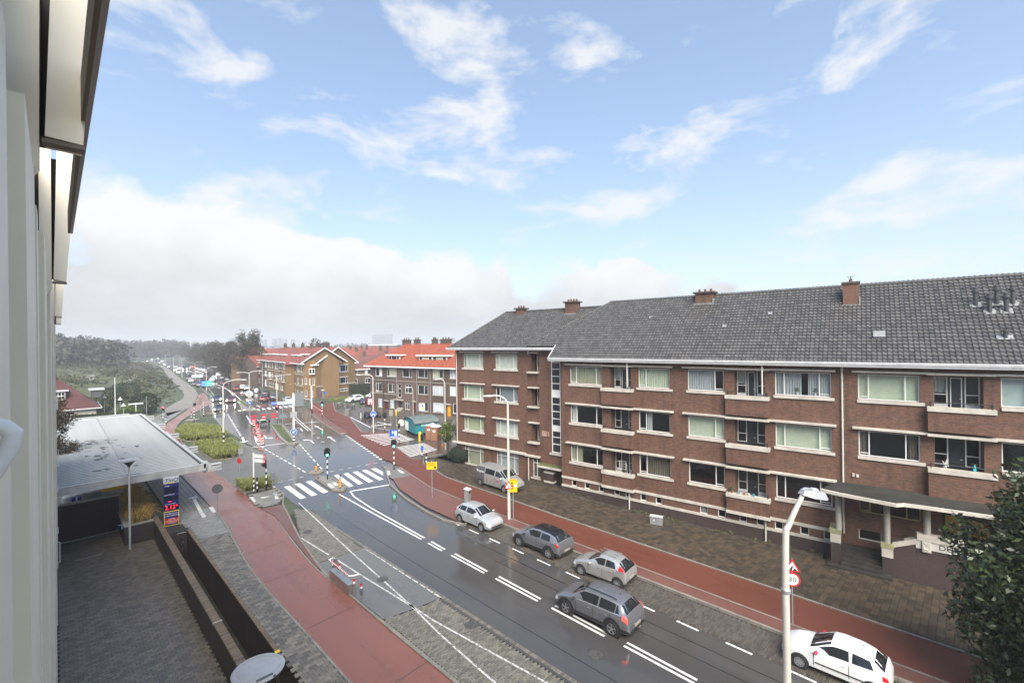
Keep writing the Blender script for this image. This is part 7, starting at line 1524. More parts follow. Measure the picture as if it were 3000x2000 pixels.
post(zM, (378, 1252), (378, 1080), 'striped post at the end of the shrub strip'); post(zL, (1578, 1030), (1578, 900), 'striped post at the far corner of the red crossing'); post(zR, (1708, 1475), (1708, 1360), 'striped post by the parked black bicycle'); post(zL, (1440, 1040), (1440, 715), 'tall striped pole beside the white mast')
for b, t_, lb in (((885, 905), (885, 805), 'orange sleeved post on the small oval island'), ((1160, 1102), (1175, 938), 'orange sleeved post at the near end of the crossing island')):
    p, ht = up(zS, *b, *t_, .1); s = thing('island_post', lb, 'post', p, 0, 'orange sleeved island posts'); MB().tube([(0, 0, 0), (0, 0, ht * .12)], .05, 8).tube([(0, 0, ht * .6), (.05, 0, ht)], .05, 8).build('pole', BLACK, s); MB().tube([(0, 0, ht * .12), (0, 0, ht * .68)], .09, 12).build('orange_sleeve', ORANGE, s)
# street lamps
def lamp(fr, b, bend, hd, label, r=.09, z=0.0, striped=False, sec=None, group='tall street lamps', two=None):
    p, hb = up(fr, *b, *bend, z); s = thing('street_lamp', label, 'street lamp', p, 0, group); I = Matrix.Translation(-p)
    MB().tube([(0, 0, 0), (0, 0, hb * .5), (0, 0, hb)], [r, r * .8, r * .62], 10).build('post', POLEGREY, s, smooth=True)
    for q in [hd] + ([two] if two else []):
        # the arm runs in the upright plane across the view through the post
        e = hit(*fr(*q), p, _f) - p; pts = smooth_line([Vector((0, 0, hb)), Vector((e.x * .12, e.y * .12, hb + (e.z - hb) * .55)), Vector((e.x * .45, e.y * .45, hb + (e.z - hb) * .92)), Vector((e.x * .8, e.y * .8, e.z))], 4)
        MB().tube(pts, r * .5, 8).build('arm', POLEGREY, s, smooth=True)
        d = Vector((e.x, e.y, 0)); L = .75; d.normalize() if d.length > .01 else None; T = facing(Vector((e.x * .8, e.y * .8, e.z - .02)), d, (0, 0, 1)); mb = MB(); mb.T = T
        mb.add([(0, -.04, -.06), (0, -.04, .06), (.25, -.06, .15), (L, -.03, .10), (L, -.03, -.10), (.25, -.06, -.15), (0, .05, -.05), (0, .05, .05), (.25, .06, .11), (L, .03, .06), (L, .03, -.06), (.25, .06, -.11)], [(0, 1, 2, 3, 4, 5), (11, 10, 9, 8, 7, 6)] + [(i, 6 + i, 6 + (i + 1) % 6, (i + 1) % 6) for i in range(6)]); mb.build('lamp_head', mat('lamp_head_grey', (.45, .46, .46), .4), s)
    if striped:
        me = MB().lathe([(r * 1.05, 0), (r * 1.04, .3)], 10).mesh('black_band', BLACK)
        for k in range(4): obj('black_band', me, s, (0, 0, .1 + k * .6))
    return s, p, hb
lamp(zT, (762, 712), (758, -170), (612, -240), 'tall cream street lamp with a warning triangle beside the silver hatchback', .13)
lamp(zN, (2008, 1090), (2000, -35), (1870, -115), 'tall street lamp behind the leafy tree by the brown block', .12); s, p, hb = lamp(zN, (780, 802), (765, -150), (520, -190), 'street lamp carrying the red banner and the blue cycle sign', .11)
M = look(TOCAM(p), top_z(p, *zN(725, 262)), .1); q0 = (hit(*zN(680, 262), p, _f) - hit(*zN(772, 262), p, _f)).length; bn = plate(s, M @ Matrix.Translation((-q0 * .55, 0, 0)), rect(q0, q0 * 1.15), mat('banner_red', (.62, .01, .05), .5), nm='banner'); plate(s, M @ Matrix.Translation((-q0 * .52, -.12, .02)), [(-.28, -.3), (-.12, -.3), (-.12, .1), (.12, .1), (.12, -.3), (.28, -.3), (.28, .28), (-.28, .28)], WHITE, nm='white_symbol'); plate(s, M @ Matrix.Translation((-q0 * .52, q0 * .36, .02)), rect(q0 * .7, .12), WHITE, nm='white_symbol')
M = look(TOCAM(p), top_z(p, *zN(780, 478)), .14); plate(s, M @ Matrix.Translation((0, 0, -.01)), disc(.44), WHITE, nm='sign_rim'); plate(s, M, disc(.40), BLUE, nm='cycle_sign'); 
for x in (-.16, .16): mb = MB(); mb.T = M @ Matrix.Translation((x, -.08, .006)); mb.lathe([(.12, 0), (.12, .01), (.085, .01), (.085, 0)], 16); mb.build('white_symbol', WHITE, s)
mb = MB(); mb.T = M; mb.tube([(-.16, -.08, .012), (-.05, .1, .012), (.1, .1, .012), (.16, -.08, .012), (0, -.06, .012), (-.05, .1, .012)], .02, 4); mb.build('white_symbol', WHITE, s)
lamp(zN, (1455, 510), (1455, 60), (1390, 25), 'thin white lamp between the windows of the brown block', .06)
lamp(zM, (610, 1630), (607, 905), (860, 828), 'street lamp with striped foot rising from the near grass bed', .12, striped=True)
lamp(zL, (403, 1115), (400, 265), (120, 240), 'double armed lamp on the triangular median with a round keep right sign', .12, two=(670, 205)); lamp(zL, (1030, 905), (1025, 352), (720, 300), 'double armed lamp standing before the yellow brick block', .12, two=(1350, 285)); lamp(zL, (700, 585), (702, 50), (640, 15), 'street lamp close to the dark corner house', .1)
for b, t_, h_, lb in (((1610, 960), (1605, 500), (1850, 425), 'avenue lamp holding the blue and green parking signs'), ((1045, 670), (1050, 262), (1190, 232), 'avenue lamp second along the dune side row'), ((852, 560), (848, 205), (955, 175), 'avenue lamp third along the dune side row'), ((665, 380), (668, 165), (760, 148), 'avenue lamp farthest along the dune side row'), ((1345, 580), (1350, 350), (1500, 308), 'avenue lamp on the yellow median line'), ((995, 350), (995, 160), (920, 138), 'distant avenue lamp leaning left above the trees'), ((410, 190), (412, 80), (490, 76), 'pole with a pale board near the bend'), ((15, 300), (15, 215), (60, 210), 'small pole with white board in front of the far wood')): lamp(zK, b, t_, h_, lb, .12, group='lamps along the avenue')
# the near lamp on the left kerb
s = thing('street_lamp', 'tall cream street lamp closest to the camera with a faceted grey head', 'street lamp', (14.35, 3.6, 0), 0, 'tall street lamps'); p = Vector((14.35, 3.6, 0)); hz = top_z(p, 2290, 1600)
e = hit(2352, 1449, p, _f) - p; pts = smooth_line([Vector((0, 0, 0)), Vector((0, 0, hz * .55)), Vector((0, 0, hz)), Vector((e.x * .25, e.y * .25, hz + (e.z - hz) * .45)), Vector((e.x, e.y, e.z))], 5)
MB().tube(pts, [.115 - .055 * i / (len(pts) - 1) for i in range(len(pts))], 16).build('post', POLEGREY, s, smooth=True); MB().lathe([(.11, 0), (.125, .02), (.125, .10), (.11, .12)], 16, (0, 0, top_z(p, 2291, 1735))).build('clamp_ring', GALV, s)
T = Matrix.Translation(e + Vector((.05, -.02, .0))) @ Matrix.Rotation(R(-38), 4, 'Z') @ Matrix.Rotation(R(10), 4, 'Y'); mb = MB(); mb.T = T
mb.add([(-.12, -.10, 0), (-.12, .10, 0), (.12, .26, -.02), (.5, .27, -.02), (.66, .12, 0), (.66, -.12, 0), (.5, -.27, -.02), (.12, -.26, -.02), (-.06, -.07, .13), (-.06, .07, .13), (.14, .18, .17), (.46, .19, .17), (.56, .08, .14), (.56, -.08, .14), (.46, -.19, .17), (.14, -.18, .17)], [tuple(range(7, -1, -1)), tuple(range(8, 16))] + [(i, (i + 1) % 8, 8 + (i + 1) % 8, 8 + i) for i in range(8)]); mb.build('lamp_head', mat('pale_lamp_head', (.30, .31, .33), .45), s); mb = MB(); mb.T = T; mb.box(.2, .36, -.05, .05, .17, .215); mb.build('sensor', WHITE, s)
# signs
def signpost(fr, b, t_, label, r=.035, cat='road sign', m=GALV, group=None, z=0.0): p, ht = up(fr, *b, *t_, z); s = thing('road_sign', label, cat, p, 0, group); MB().tube([(0, 0, 0), (0, 0, ht)], r, 8).build('post', m, s); return s, p, ht
YS = mat('yellow_works_sign', (.95, .46, .01), .4)
s, p, ht = signpost(zS, (2220, 1212), (2268, 775), 'orange works sign with black text on a leaning pole in the red verge'); a = R(205)
M = look(TOCAM(p), ht - .45, .06); plate(s, M, rect(.9, .64), YS); text('VOETGANGERS\nNAAR OVERKANT\nHOOFDWEG', .10, BLACK, s, M @ Matrix.Translation((-.05, .10, .004)), sx=.9); mb = MB(); mb.T = M @ Matrix.Translation((.28, -.17, 0)); mb.lathe([(.10, 0), (.10, .01), (.07, .01)], 14); mb.build('symbol', BLACK, s); MB().box(-.3, .3, -.05, .05, 0, .06).box(-.05, .05, -.3, .3, 0, .055).build('foot', DARKGREY, s)
s, p, ht = signpost(zT, (795, 715), (822, 395), 'tall orange diversion sign with black arrow next to the lamp post'); M = look(TOCAM(p), ht - .52, .06) @ Matrix.Diagonal((.68, .68, 1, 1)); plate(s, M, rect(.92, 1.45), YS); plate(s, M @ Matrix.Translation((0, .62, .004)), rect(.8, .12), mat('sign_deep_orange', (.70, .26, .01), .5), nm='top_strip')
mb = MB(); mb.T = M; mb.extrude([(-.15, -.45, .01), (-.07, -.45, .01), (-.07, .25, .01), (.02, .25, .01), (-.11, .45, .01), (-.24, .25, .01), (-.15, .25, .01)], (0, 0, .006)); mb.box(-.07, .2, -.06, .02, .004, .018); mb.build('arrow', BLACK, s); mb = MB(); mb.T = M @ Matrix.Translation((.26, -.02, .008)); mb.lathe([(.15, 0), (.15, .012), (0, .013)], 18); mb.build('white_disc', WHITE, s); MB().box(-.3, .3, -.05, .05, 0, .06).build('foot', DARKGREY, s)
def warn(s, M, r=.42, sym='bar'):
    plate(s, M, tri(r), REDP, nm='red_triangle'); plate(s, M @ Matrix.Translation((0, 0, .008)), tri(r * .68), WHITE, nm='white_field'); mb = MB(); mb.T = M
    if sym == 'bar': mb.box(-.025, .025, -.15, .12, .012, .02); mb.box(-.09, .09, -.03, .01, .012, .019)
    else: mb.ball((.0, .08, .014), (.035, .035, .01), 6); mb.extrude([(-.12, -.13, .012), (-.02, -.13, .012), (.03, .03, .012), (-.04, .04, .012)], (0, 0, .008)); mb.extrude([(.02, -.13, .012), (.2, -.13, .012), (.1, -.02, .012)], (0, 0, .007))
    mb.build('symbol', BLACK, s)
p = at(*zT(762, 712)); s = thing('warning_sign', 'red bordered warning triangle fixed to the tall lamp post', 'road sign', p); warn(s, look(TOCAM(p), top_z(p, *zT(765, 448)), .17), .40)
s, p, ht = signpost(zW, (722, 1195), (715, 748), 'roadworks triangle over a thirty speed limit disc on a thin pole', .03); z3 = top_z(p, *zW(715, 805)); warn(s, look(R(205), z3, .05), .40, 'man'); z3 = top_z(p, *zW(718, 885)); M = look(R(205), z3, .05); plate(s, M, disc(.34), REDP, nm='red_disc'); plate(s, M @ Matrix.Translation((0, 0, .008)), disc(.26), WHITE, nm='white_field'); text('30', .34, BLACK, s, M @ Matrix.Translation((0, 0, .014)), 'speed_digits')
s, p, ht = signpost(zV, (720, 922), (690, 350), 'round road sign seen from behind beside the cycle path'); plate(s, look(TOCAM(p), ht - .36, .05), disc(.36), DARKGREY, nm='sign_back')
s, p, ht = signpost(zS, (392, 1312), (390, 918), 'square road sign seen from behind on the slab corner'); plate(s, look(TOCAM(p) + .25, ht - .3, .05), rect(.42, .58), mat('sign_back_grey', (.16, .17, .18), .5), nm='sign_back')
s, p, ht = signpost(zS, (8, 925), (8, 640), 'grey backed sign over a no entry disc by the long grass'); plate(s, look(TOCAM(p), ht - .3, .05, .12), rect(.45, .55), GALV, nm='sign_back'); plate(s, look(TOCAM(p) - .9, ht - 1.3, .05), disc(.3), REDP, nm='no_entry_disc')
s, p, ht = signpost(zS, (172, 1168), (183, 688), 'white pole with two white direction boards with red arrows', .06, m=WHITE)
for k in range(2): z = ht - .25 - k * .42; M = look(R(205), z, .06, -.75 if False else .75); plate(s, M, rect(1.3, .3), WHITE, nm='direction_board'); plate(s, M @ Matrix.Translation((.62, 0, .006)), rect(.24, .32), REDP, nm='red_end'); plate(s, M @ Matrix.Translation((.62, 0, .012)), disc(.07, 10), WHITE, nm='white_symbol')
mb = MB(); [mb.lathe([(.065, .1 + k * .42), (.065, .3 + k * .42)], 8) for k in range(4)]; mb.build('black_band', BLACK, s, kind='stuff')
s, p, ht = signpost(zS, (632, 572), (627, 5), 'tall white mast with a round blue keep left arrow at the refuge tip', .13, m=WHITE, cat='mast'); M = look(TOCAM(p), top_z(p, *zS(635, 447)), .16); plate(s, M @ Matrix.Translation((0, 0, -.01)), disc(.42), WHITE, nm='sign_rim'); plate(s, M, disc(.38), BLUE, nm='arrow_disc'); plate(s, M @ Matrix.Translation((0, 0, .01)) @ Matrix.Rotation(R(135), 4, 'Z'), [(-.07, -.25), (.07, -.25), (.07, .0), (.18, .0), (0, .25), (-.18, .0), (-.07, .0)], WHITE, nm='white_arrow')
M = look(TOCAM(p), ht - .9, .1, .75); plate(s, M, rect(1.1, 1.9), mat('sign_back_grey', (.16, .17, .18), .5), nm='sign_back'); M = look(TOCAM(p), top_z(p, *zS(627, 250)), .15); plate(s, M, rect(.85, .8), GALV, nm='sign_back'); stripes(s, 1.6, .14, .22, lo=.3)
s, p, ht = signpost(zL, (403, 1118), (403, 905), 'round blue keep right sign under the double armed lamp', .05); M = look(TOCAM(p), ht - .35, .14); plate(s, M, disc(.42), BLUE, nm='arrow_disc'); plate(s, M @ Matrix.Translation((0, 0, .01)) @ Matrix.Rotation(R(225), 4, 'Z'), [(-.07, -.25), (.07, -.25), (.07, .0), (.18, .0), (0, .25), (-.18, .0), (-.07, .0)], WHITE, nm='white_arrow'); plate(s, look(TOCAM(p), ht + 1.0, .14), disc(.37), mat('cream_sign_back', (.34, .32, .27), .6), nm='sign_back')
s, p, ht = signpost(zS, (505, 440), (500, 100), 'blue and white street direction board on a thin post in the refuge grass'); M = look(TOCAM(p), top_z(p, *zS(500, 117)), .05, .0); plate(s, M, rect(3.1, .45), mat('pale_blue_board', (.45, .55, .70), .4), nm='direction_board'); plate(s, M @ Matrix.Translation((-1.15, 0, .01)), rect(.75, .44), BLUE, nm='blue_end'); text('S100', .3, WHITE, s, M @ Matrix.Translation((-1.15, 0, .018))); M = look(TOCAM(p), top_z(p, *zS(508, 268)), .05); plate(s, M, rect(1.0, .65), MATS['sign_back_grey'], nm='sign_back')
s, p, ht = signpost(zL, (1830, 1190), (1822, 548), 'slanted white mast at the red crossing with dark foot', .13, m=WHITE, cat='mast'); MB().tube([(0, 0, 0), (0, 0, 1.0)], .16, 10).build('dark_foot', PDRED, s)
s, p, ht = signpost(zL, (2090, 870), (2090, 650), 'white topped post with a blue disc in front of the gable', .06); plate(s, look(TOCAM(p), ht - .7, .06, .35), disc(.36), BLUE, nm='blue_disc'); MB().box(-.5, .3, -.1, .1, ht, ht + .15).build('top_board', WHITE, s)
p = at(*zK(1610, 960))
for x0, m_, lb, tx in ((1558, mat('parking_blue', (.01, .16, .55), .4), 'blue parking sign on the avenue lamp', 'P'), (1660, mat('sign_green', (.05, .50, .36), .4), 'green sign next to the blue parking sign on the avenue lamp', '')):
    c = hit(*zK(x0, 808), p, _f); s = thing('route_sign', lb, 'road sign', (c.x, c.y, c.z)); M = look(TOCAM(p), 0, .15); plate(s, M, rect(1.75, 1.65), m_); text(tx, 1.1, WHITE, s, M @ Matrix.Translation((-.2, .1, .01))) if tx else plate(s, M @ Matrix.Translation((0, .1, .01)), rect(.9, .16), WHITE, nm='white_symbol'); plate(s, M @ Matrix.Translation((0, -.55, .01)), rect(1.1, .12), WHITE, nm='white_symbol')
s, p, ht = signpost(zK, (1450, 880), (1450, 600), 'white direction board with a black end over the parked cars', .06); M = look(TOCAM(p), ht - .5, .08, .0); plate(s, M @ Matrix.Translation((-.9, 0, 0)), rect(3.6, .8), WHITE); plate(s, M @ Matrix.Translation((-2.6, .1, .01)), rect(.9, .8), BLACK, nm='black_end')
for b, t_, lb, q in (((1300, 1120), (1300, 880), 'dark post at the bend of the dune walkway', 0), ((1468, 1530), (1468, 1120), 'timetable board on a pole in the cycle path verge', 1), ((1195, 920), (1195, 770), 'thin post on the dune walkway', 0)):
    s, p, ht = signpost(zK, b, t_, lb); plate(s, look(TOCAM(p), ht - .75, .05), rect(.5, 1.4), mat('brown_board', (.17, .14, .13), .6), nm='board') if q else None
s, p, ht = signpost(zN, (1613, 545), (1613, 310), 'white parking sign with an orange strip before the boarded window'); M = look(TOCAM(p), ht - .5, .05); plate(s, M, rect(.75, 1.3), WHITE); plate(s, M @ Matrix.Translation((0, .25, .01)), disc(.2), BLUE, nm='blue_p'); plate(s, M @ Matrix.Translation((0, -.3, .01)), rect(.6, .3), ORANGE, nm='orange_strip')
s, p, ht = signpost(zN, (1078, 720), (1075, 405), 'grey sign back on a thin pole behind the fence rails'); plate(s, look(TOCAM(p), ht - .5, .05), rect(.6, .95), mat('taupe_sign_back', (.24, .22, .19), .6), nm='sign_back')
s, p, ht = signpost(zN, (1167, 690), (1165, 415), 'yellow topped post on the side street corner', .05); MB().tube([(0, 0, ht * .68), (0, 0, ht)], .10, 10).build('yellow_sleeve', YEL, s)
s, p, ht = signpost(zN, (1945, 925), (1970, 780), 'orange board on a frame next to the portable toilets'); plate(s, look(TOCAM(p), ht - .25, .05), rect(.55, .55), ORANGE)
# red and white works barriers
for i, (x, y0, y1) in enumerate(((172, 385, 305), (205, 430, 365), (215, 490, 400), (232, 570, 468), (265, 602, 500))):
    p, ht = up(zS, x, y0, x, y1); s = thing('beacon_board', ('red and white beacon farthest from the zebra', 'second red and white beacon of the row', 'third red and white beacon of the row', 'fourth red and white beacon of the row', 'red and white beacon nearest the zebra')[i], 'barrier', p, 0, 'row of red and white beacons'); M = look(TOCAM(p), ht * .55, .0); W_ = .42; plate(s, M, rect(W_, ht * .86), WHITE, nm='board'); MB().box(-.3, .3, -.15, .15, 0, .12).build('rubber_foot', RUBBER, s)
    for k in range(3): z = -ht * .40 + k * ht * .29; plate(s, M @ Matrix.Translation((0, 0, .008)), [(-W_ / 2, z), (W_ / 2, z + .2), (W_ / 2, z + .42), (-W_ / 2, z + .22)], REDP, nm='red_stripe')
for x, lb in ((235, 'left round sign back on the works barrier'), (335, 'right round sign back on the works barrier')):
    s, p, ht = signpost(zS, (x, 400 if x < 300 else 370), (x, 262), lb, .04, group='sign backs on the works barrier'); plate(s, look(TOCAM(p), ht - .35, .05), disc(.42), DARKGREY, nm='sign_back')
p = at(*zS(285, 365)); s = thing('barrier_trailer', 'works trailer with red and white boards blocking the lane', 'trailer', p, TOCAM(p)); MB().box(-.6, .6, -1.0, 1.0, .35, .8).build('chassis', BLACK, s); MB().box(-.5, .5, -.95, .95, .8, 1.25).build('white_box', WHITE, s)
for y, z, w_ in ((0, 1.55, .9), (0, 1.05, .7), (-1.5, 1.5, .9), (-1.5, 1.0, .9), (1.5, 1.6, .9), (1.5, 1.1, .9)): MB().box(.56, .62, y - w_ / 2, y + w_ / 2, z, z + .26).build('red_board', REDP, s)
for y in (-.8, .8): wheel(s, 0, y, .33, 1 if y > 0 else -1, 5, RIMS, False)
for y in (-.5, .5): MB().ball((.62, y, .6), (.04, .1, .06), 8).build('lamp', LENS, s)
# flood gate box with its striped rail, bollards, cabinets
p0, p1 = at(*zX(655, 232)), at(*zX(870, 425)); ang = hd_of(p0, p1); L = (p1 - p0).length; s = thing('steel_barrier_box', 'stainless steel barrier box with a red and white rail on the cycle path edge', 'barrier', p0, ang); z1 = top_z(p0, *zX(655, 112)); STEEL = mat('stainless_steel', (.42, .41, .38), .3, .8, var=.2, vscale=2)
MB().box(0, L, -.02, .30, 0, z1).build('box', STEEL, s); MB().box(-.01, L + .01, -.04, .32, z1, z1 + .04).build('lid', STEEL, s)
rl_ = MB().tube([(-.3, .3, z1 + .5), (-.35, .1, z1 + .45), (-.1, .12, z1 + .42), (L - .2, .12, z1 + .42), (L - .05, .25, z1 + .44), (L + .15, .5, z1 + .5)], .045, 8).build('rail', WHITE, s, smooth=True); me = MB().tube([(0, 0, 0), (.09, 0, 0)], .048, 8).mesh('red_band', REDP)
for k in range(int(L / .18)): obj('red_band', me, rl_, (-.05 + k * .18, .12, z1 + .42))
for (x, y, tx, ty), lb in (((688, 100, 688, 0), 'steel bollard with red band at the far end of the barrier box'), ((765, 140, 763, 30), 'steel bollard with red band behind the barrier box'), ((932, 440, 932, 205), 'steel bollard holding the end of the striped rail'), ((1015, 410, 1020, 262), 'dark bollard standing free beside the barrier box')):
    p, ht = up(zX, x, y, tx, ty); b_ = thing('bollard', lb, 'bollard', p, 0, 'bollards round the barrier box'); MB().tube([(0, 0, 0), (0, 0, ht)], .06, 12).build('post', STEEL if x < 1000 else DARKGREY, b_); MB().lathe([(.063, ht - .28), (.063, ht - .16)], 12).build('white_band', WHITE, b_); MB().lathe([(.064, ht - .16), (.064, ht - .02)], 12).build('red_band', REDP, b_)
p, ht = up(zX, 722, 120, 722, -20); b_ = thing('steel_post', 'taller square steel post behind the barrier box', 'post', p, ang); MB().box(-.09, .09, -.09, .09, 0, ht).build('post', STEEL, b_)
p = MWB @ Vector((9.0, -2.35, 0)); q0, q1 = at(*zT(1840, 742), -.25), at(*zT(1935, 758), -.25); s = thing('utility_cabinet', 'grey utility cabinet on the tiled pavement by the weedy strip', 'cabinet', q0, hd_of(q0, q1)); L = (q1 - q0).length; h_ = top_z(q0, *zT(1840, 678)) + .25; MB().box(0, L, 0, .35, 0, h_ - .05).build('body', GALV, s); MB().box(-.03, L + .03, -.04, .38, h_ - .05, h_).build('lid', mat('pale_lid', (.5, .5, .49), .5), s); MB().box(L / 2 - .01, L / 2 + .01, -.008, 0, .05, h_ - .08).build('door_gap', DARKGREY, s); MB().box(L * .3, L * .38, -.01, 0, h_ * .45, h_ * .6).build('sticker', WHITE, s)
p = at(*zT(445, 585), .1); s = thing('litter_bin', 'grey litter bin with a pale angled lid behind the silver hatchback', 'bin', p, R(20)); h_ = top_z(p, *zT(445, 492)); MB().box(-.22, .22, -.2, .2, 0, h_).build('body', mat('bin_grey', (.22, .225, .22), .5), s); MB().extrude([(-.28, -.25, h_), (.28, -.25, h_), (.28, .25, h_ + .12), (-.28, .25, h_ + .12)], (0, 0, .05)).build('lid', mat('pale_lid', (.5, .5, .49), .5), s); MB().box(-.14, .14, -.21, -.2, h_ - .25, h_ - .05).build('slot', BLACK, s)
for x, lb in ((325, 'grey electrical pillar left of the pair by the bicycles'), (358, 'grey electrical pillar right of the pair by the bicycles')):
    p, ht = up(zN, x, 502, x, 400); s = thing('electric_pillar', lb, 'cabinet', p, R(30)); MB().box(-.35, .35, -.2, .2, 0, ht).build('body', mat('taupe_cabinet', (.20, .18, .165), .6), s); MB().box(-.38, .38, -.23, .23, ht, ht + .05).build('lid', GALV, s)
for i, (x, y) in enumerate(((588, 605), (617, 617), (645, 638), (727, 642), (652, 380), (707, 640))):
    p, ht = up(zN, x, y, x, y - 62); s = thing('black_bollard', ('first black bollard before the covered scooters', 'second black bollard before the covered scooters', 'third black bollard before the covered scooters', 'black bollard near the lamp with the banner', 'lone black bollard by the grass verge', 'black bollard left of the lamp with the banner')[i], 'bollard', p, 0, 'black bollards'); MB().lathe([(.09, 0), (.08, ht - .1), (.09, ht - .08), (.07, ht), (0, ht + .02)], 10).build('post', BLACK, s)
# the site hut and the portable toilets
HC = [at(*zN(*q)) for q in ((1320, 800), (1490, 885))]; ang = hd_of(*HC); L = (HC[1] - HC[0]).length; s = thing('site_hut', 'teal wooden site wagon with a rounded grey roof on small wheels', 'site wagon', HC[0], ang); hw = top_z(HC[0], *zN(1315, 575)); D_ = 3.4
TEAL = mat('teal_boards', (.015, .17, .20), .5, var=.15, vscale=1.2); n = 8
ol = [(0, .55), (L, .55), (L, hw)] + [(L / 2 + math.cos(math.pi * k / n) * (L / 2 + .08), hw + math.sin(math.pi * k / n) * .55) for k in range(1, n)] + [(0, hw)]
MB().extrude([(x, 0, z) for x, z in ol], (0, D_, 0)).build('cabin', TEAL, s); mb = MB(); rp2 = [(L / 2 + math.cos(math.pi * k / n) * (L / 2 + .22), hw + .02 + math.sin(math.pi * k / n) * .62) for k in range(n + 1)]
for a, b in zip(rp2, rp2[1:]): mb.extrude([(a[0], -.2, a[1]), (b[0], -.2, b[1]), (b[0], -.2, b[1] + .06), (a[0], -.2, a[1] + .06)], (0, D_ + .4, 0))
mb.build('roof', mat('hut_roof', (.13, .15, .14), .6, var=.2, vscale=2), s, smooth=True)
bd = MB().box(.05, L * .33, -.03, .0, .6, hw - .1).build('white_door', WHITE, s); MB().box(L * .45, L * .68, -.04, .0, 1.4, hw - .35).build('window', mat('blue_window', (.05, .12, .22), .2), s); MB().box(L * .42, L * .71, -.03, .0, 1.34, hw - .29).build('window_frame', TEAL, s)
for y in (.5, D_ - .6): MB().tube([(-.05, y, .3), (L + .05, y, .3)], .05, 6).build('axle', BLACK, s); [wheel(s, 0, 0, .32, 1, 5, RIMS, False).__setattr__('matrix_local', Matrix.Translation((x, y, .32)) @ Matrix.Rotation(R(90), 4, 'Z')) for x in (.1, L - .1)]
MB().box(L + .005, L + .03, .9, 2.4, hw - .5, hw - .1).build('vent_panel', mat('pale_teal', (.2, .42, .42), .5), s)
TB = mat('brown_plastic', (.17, .075, .045), .5, var=.1, vscale=2); TBL = mat('tan_plastic', (.30, .15, .09), .5)
for b0, b1, tz, lb in (((1660, 928), (1745, 935), 665, 'brown portable toilet between the wagon and its twin'), ((1745, 945), (1915, 950), 690, 'brown portable toilet nearest the leafy tree')):
    p = at(*zN(*b0)); s = thing('portable_toilet', lb, 'portable toilet', (p.x, p.y, 0), R(-62), 'pair of portable toilets'); h_ = top_z(p, *zN(b0[0], tz)); MB().box(0, 1.15, 0, 1.15, .05, h_ - .1).build('cabin', TB, s); MB().box(.1, 1.05, -.03, 0, .12, h_ - .25).build('door', TBL, s); MB().extrude([(-.05, -.05, h_ - .1), (.575, -.05, h_ + .12), (1.2, -.05, h_ - .1)], (0, 1.25, 0)).build('roof', WHITE, s); MB().box(.4, .8, -.045, -.03, h_ - .75, h_ - .5).build('notice', WHITE, s); MB().box(-.015, 0, .4, .75, h_ - .65, h_ - .42).build('notice', WHITE, s)
s = thing('gas_bottle', 'yellow cylinder standing by the wagon and pedestrian signal', 'canister', at(*zN(1572, 945))); MB().lathe([(.2, 0), (.22, .1), (.22, 1.2), (.12, 1.35), (0, 1.36)], 12).build('body', YEL, s)
# bicycles
def bike_parts(par, col):
    BK = mat('bike_' + col, dict(black=(.02, .02, .022), grey=(.25, .25, .26), white=(.6, .6, .6), red=(.3, .03, .03), blue=(.04, .08, .25), green=(.05, .12, .06))[col], .4)
    for x in (-.52, .52):
        mb = MB(); n = 18; pts = [Vector((x + .34 * math.cos(2 * math.pi * k / n), 0, .35 + .34 * math.sin(2 * math.pi * k / n))) for k in range(n + 1)]; mb.tube(pts, .022, 5, caps=False); wo = mb.build('wheel', RUBBER, par); sp_ = MB()
        for k in range(8): sp_.tube([(x, 0, .35), (x + .33 * math.cos(k * .785), 0, .35 + .33 * math.sin(k * .785))], .005, 3)
        sp_.build('spokes', GALV, wo, kind='stuff')
    MB().tube([(-.52, 0, .35), (-.1, 0, .32), (-.22, 0, .85), (-.52, 0, .35)], .02, 5).tube([(-.1, 0, .32), (.38, 0, .78)], .022, 5).tube([(-.2, 0, .75), (.36, 0, .88)], .02, 5).tube([(.52, 0, .35), (.36, 0, .95), (.33, 0, 1.05)], .02, 5).build('frame', BK, par)
    MB().tube([(.2, -.28, 1.08), (.33, -.2, 1.1), (.34, .2, 1.1), (.2, .28, 1.08)], .016, 5).build('handlebar', GALV, par); MB().ball((-.24, 0, .93), (.13, .08, .04), 8).build('saddle', BLACK, par); MB().box(-.75, -.3, -.07, .07, .70, .72).build('carrier', BLACK, par)
BIKES = {}
def bike(x, y, z, hd, col, label, group, tilt=0):
    if col not in BIKES:
        s = thing('bicycle', label, 'bicycle', (x, y, z), hd, group); bike_parts(s, col); BIKES[col] = s
    else: s = copy_tree(BIKES[col], (x, y, z), hd, label, group)
    s.rotation_euler = (tilt, 0, hd); return s
gb_ = 'bicycles parked on the corner pavement'
cl6 = ('black', 'grey', 'black', 'white', 'black', 'red', 'black', 'blue'); wd8 = ('far left black bicycle', 'grey bicycle second from left', 'black bicycle third from left', 'white bicycle in the middle', 'black bicycle just right of the middle', 'red bicycle behind the grey pillars', 'black bicycle last but one', 'blue bicycle at the right end')
for i in range(8): p = at(*zN(165 + i * 42, 395 - (i % 3) * 14 + i * 3)); bike(p.x, p.y, .07, R(60 + 14 * (i % 3)), cl6[i], wd8[i] + ' of the rack by the side path', gb_, .08 * (-1) ** i)
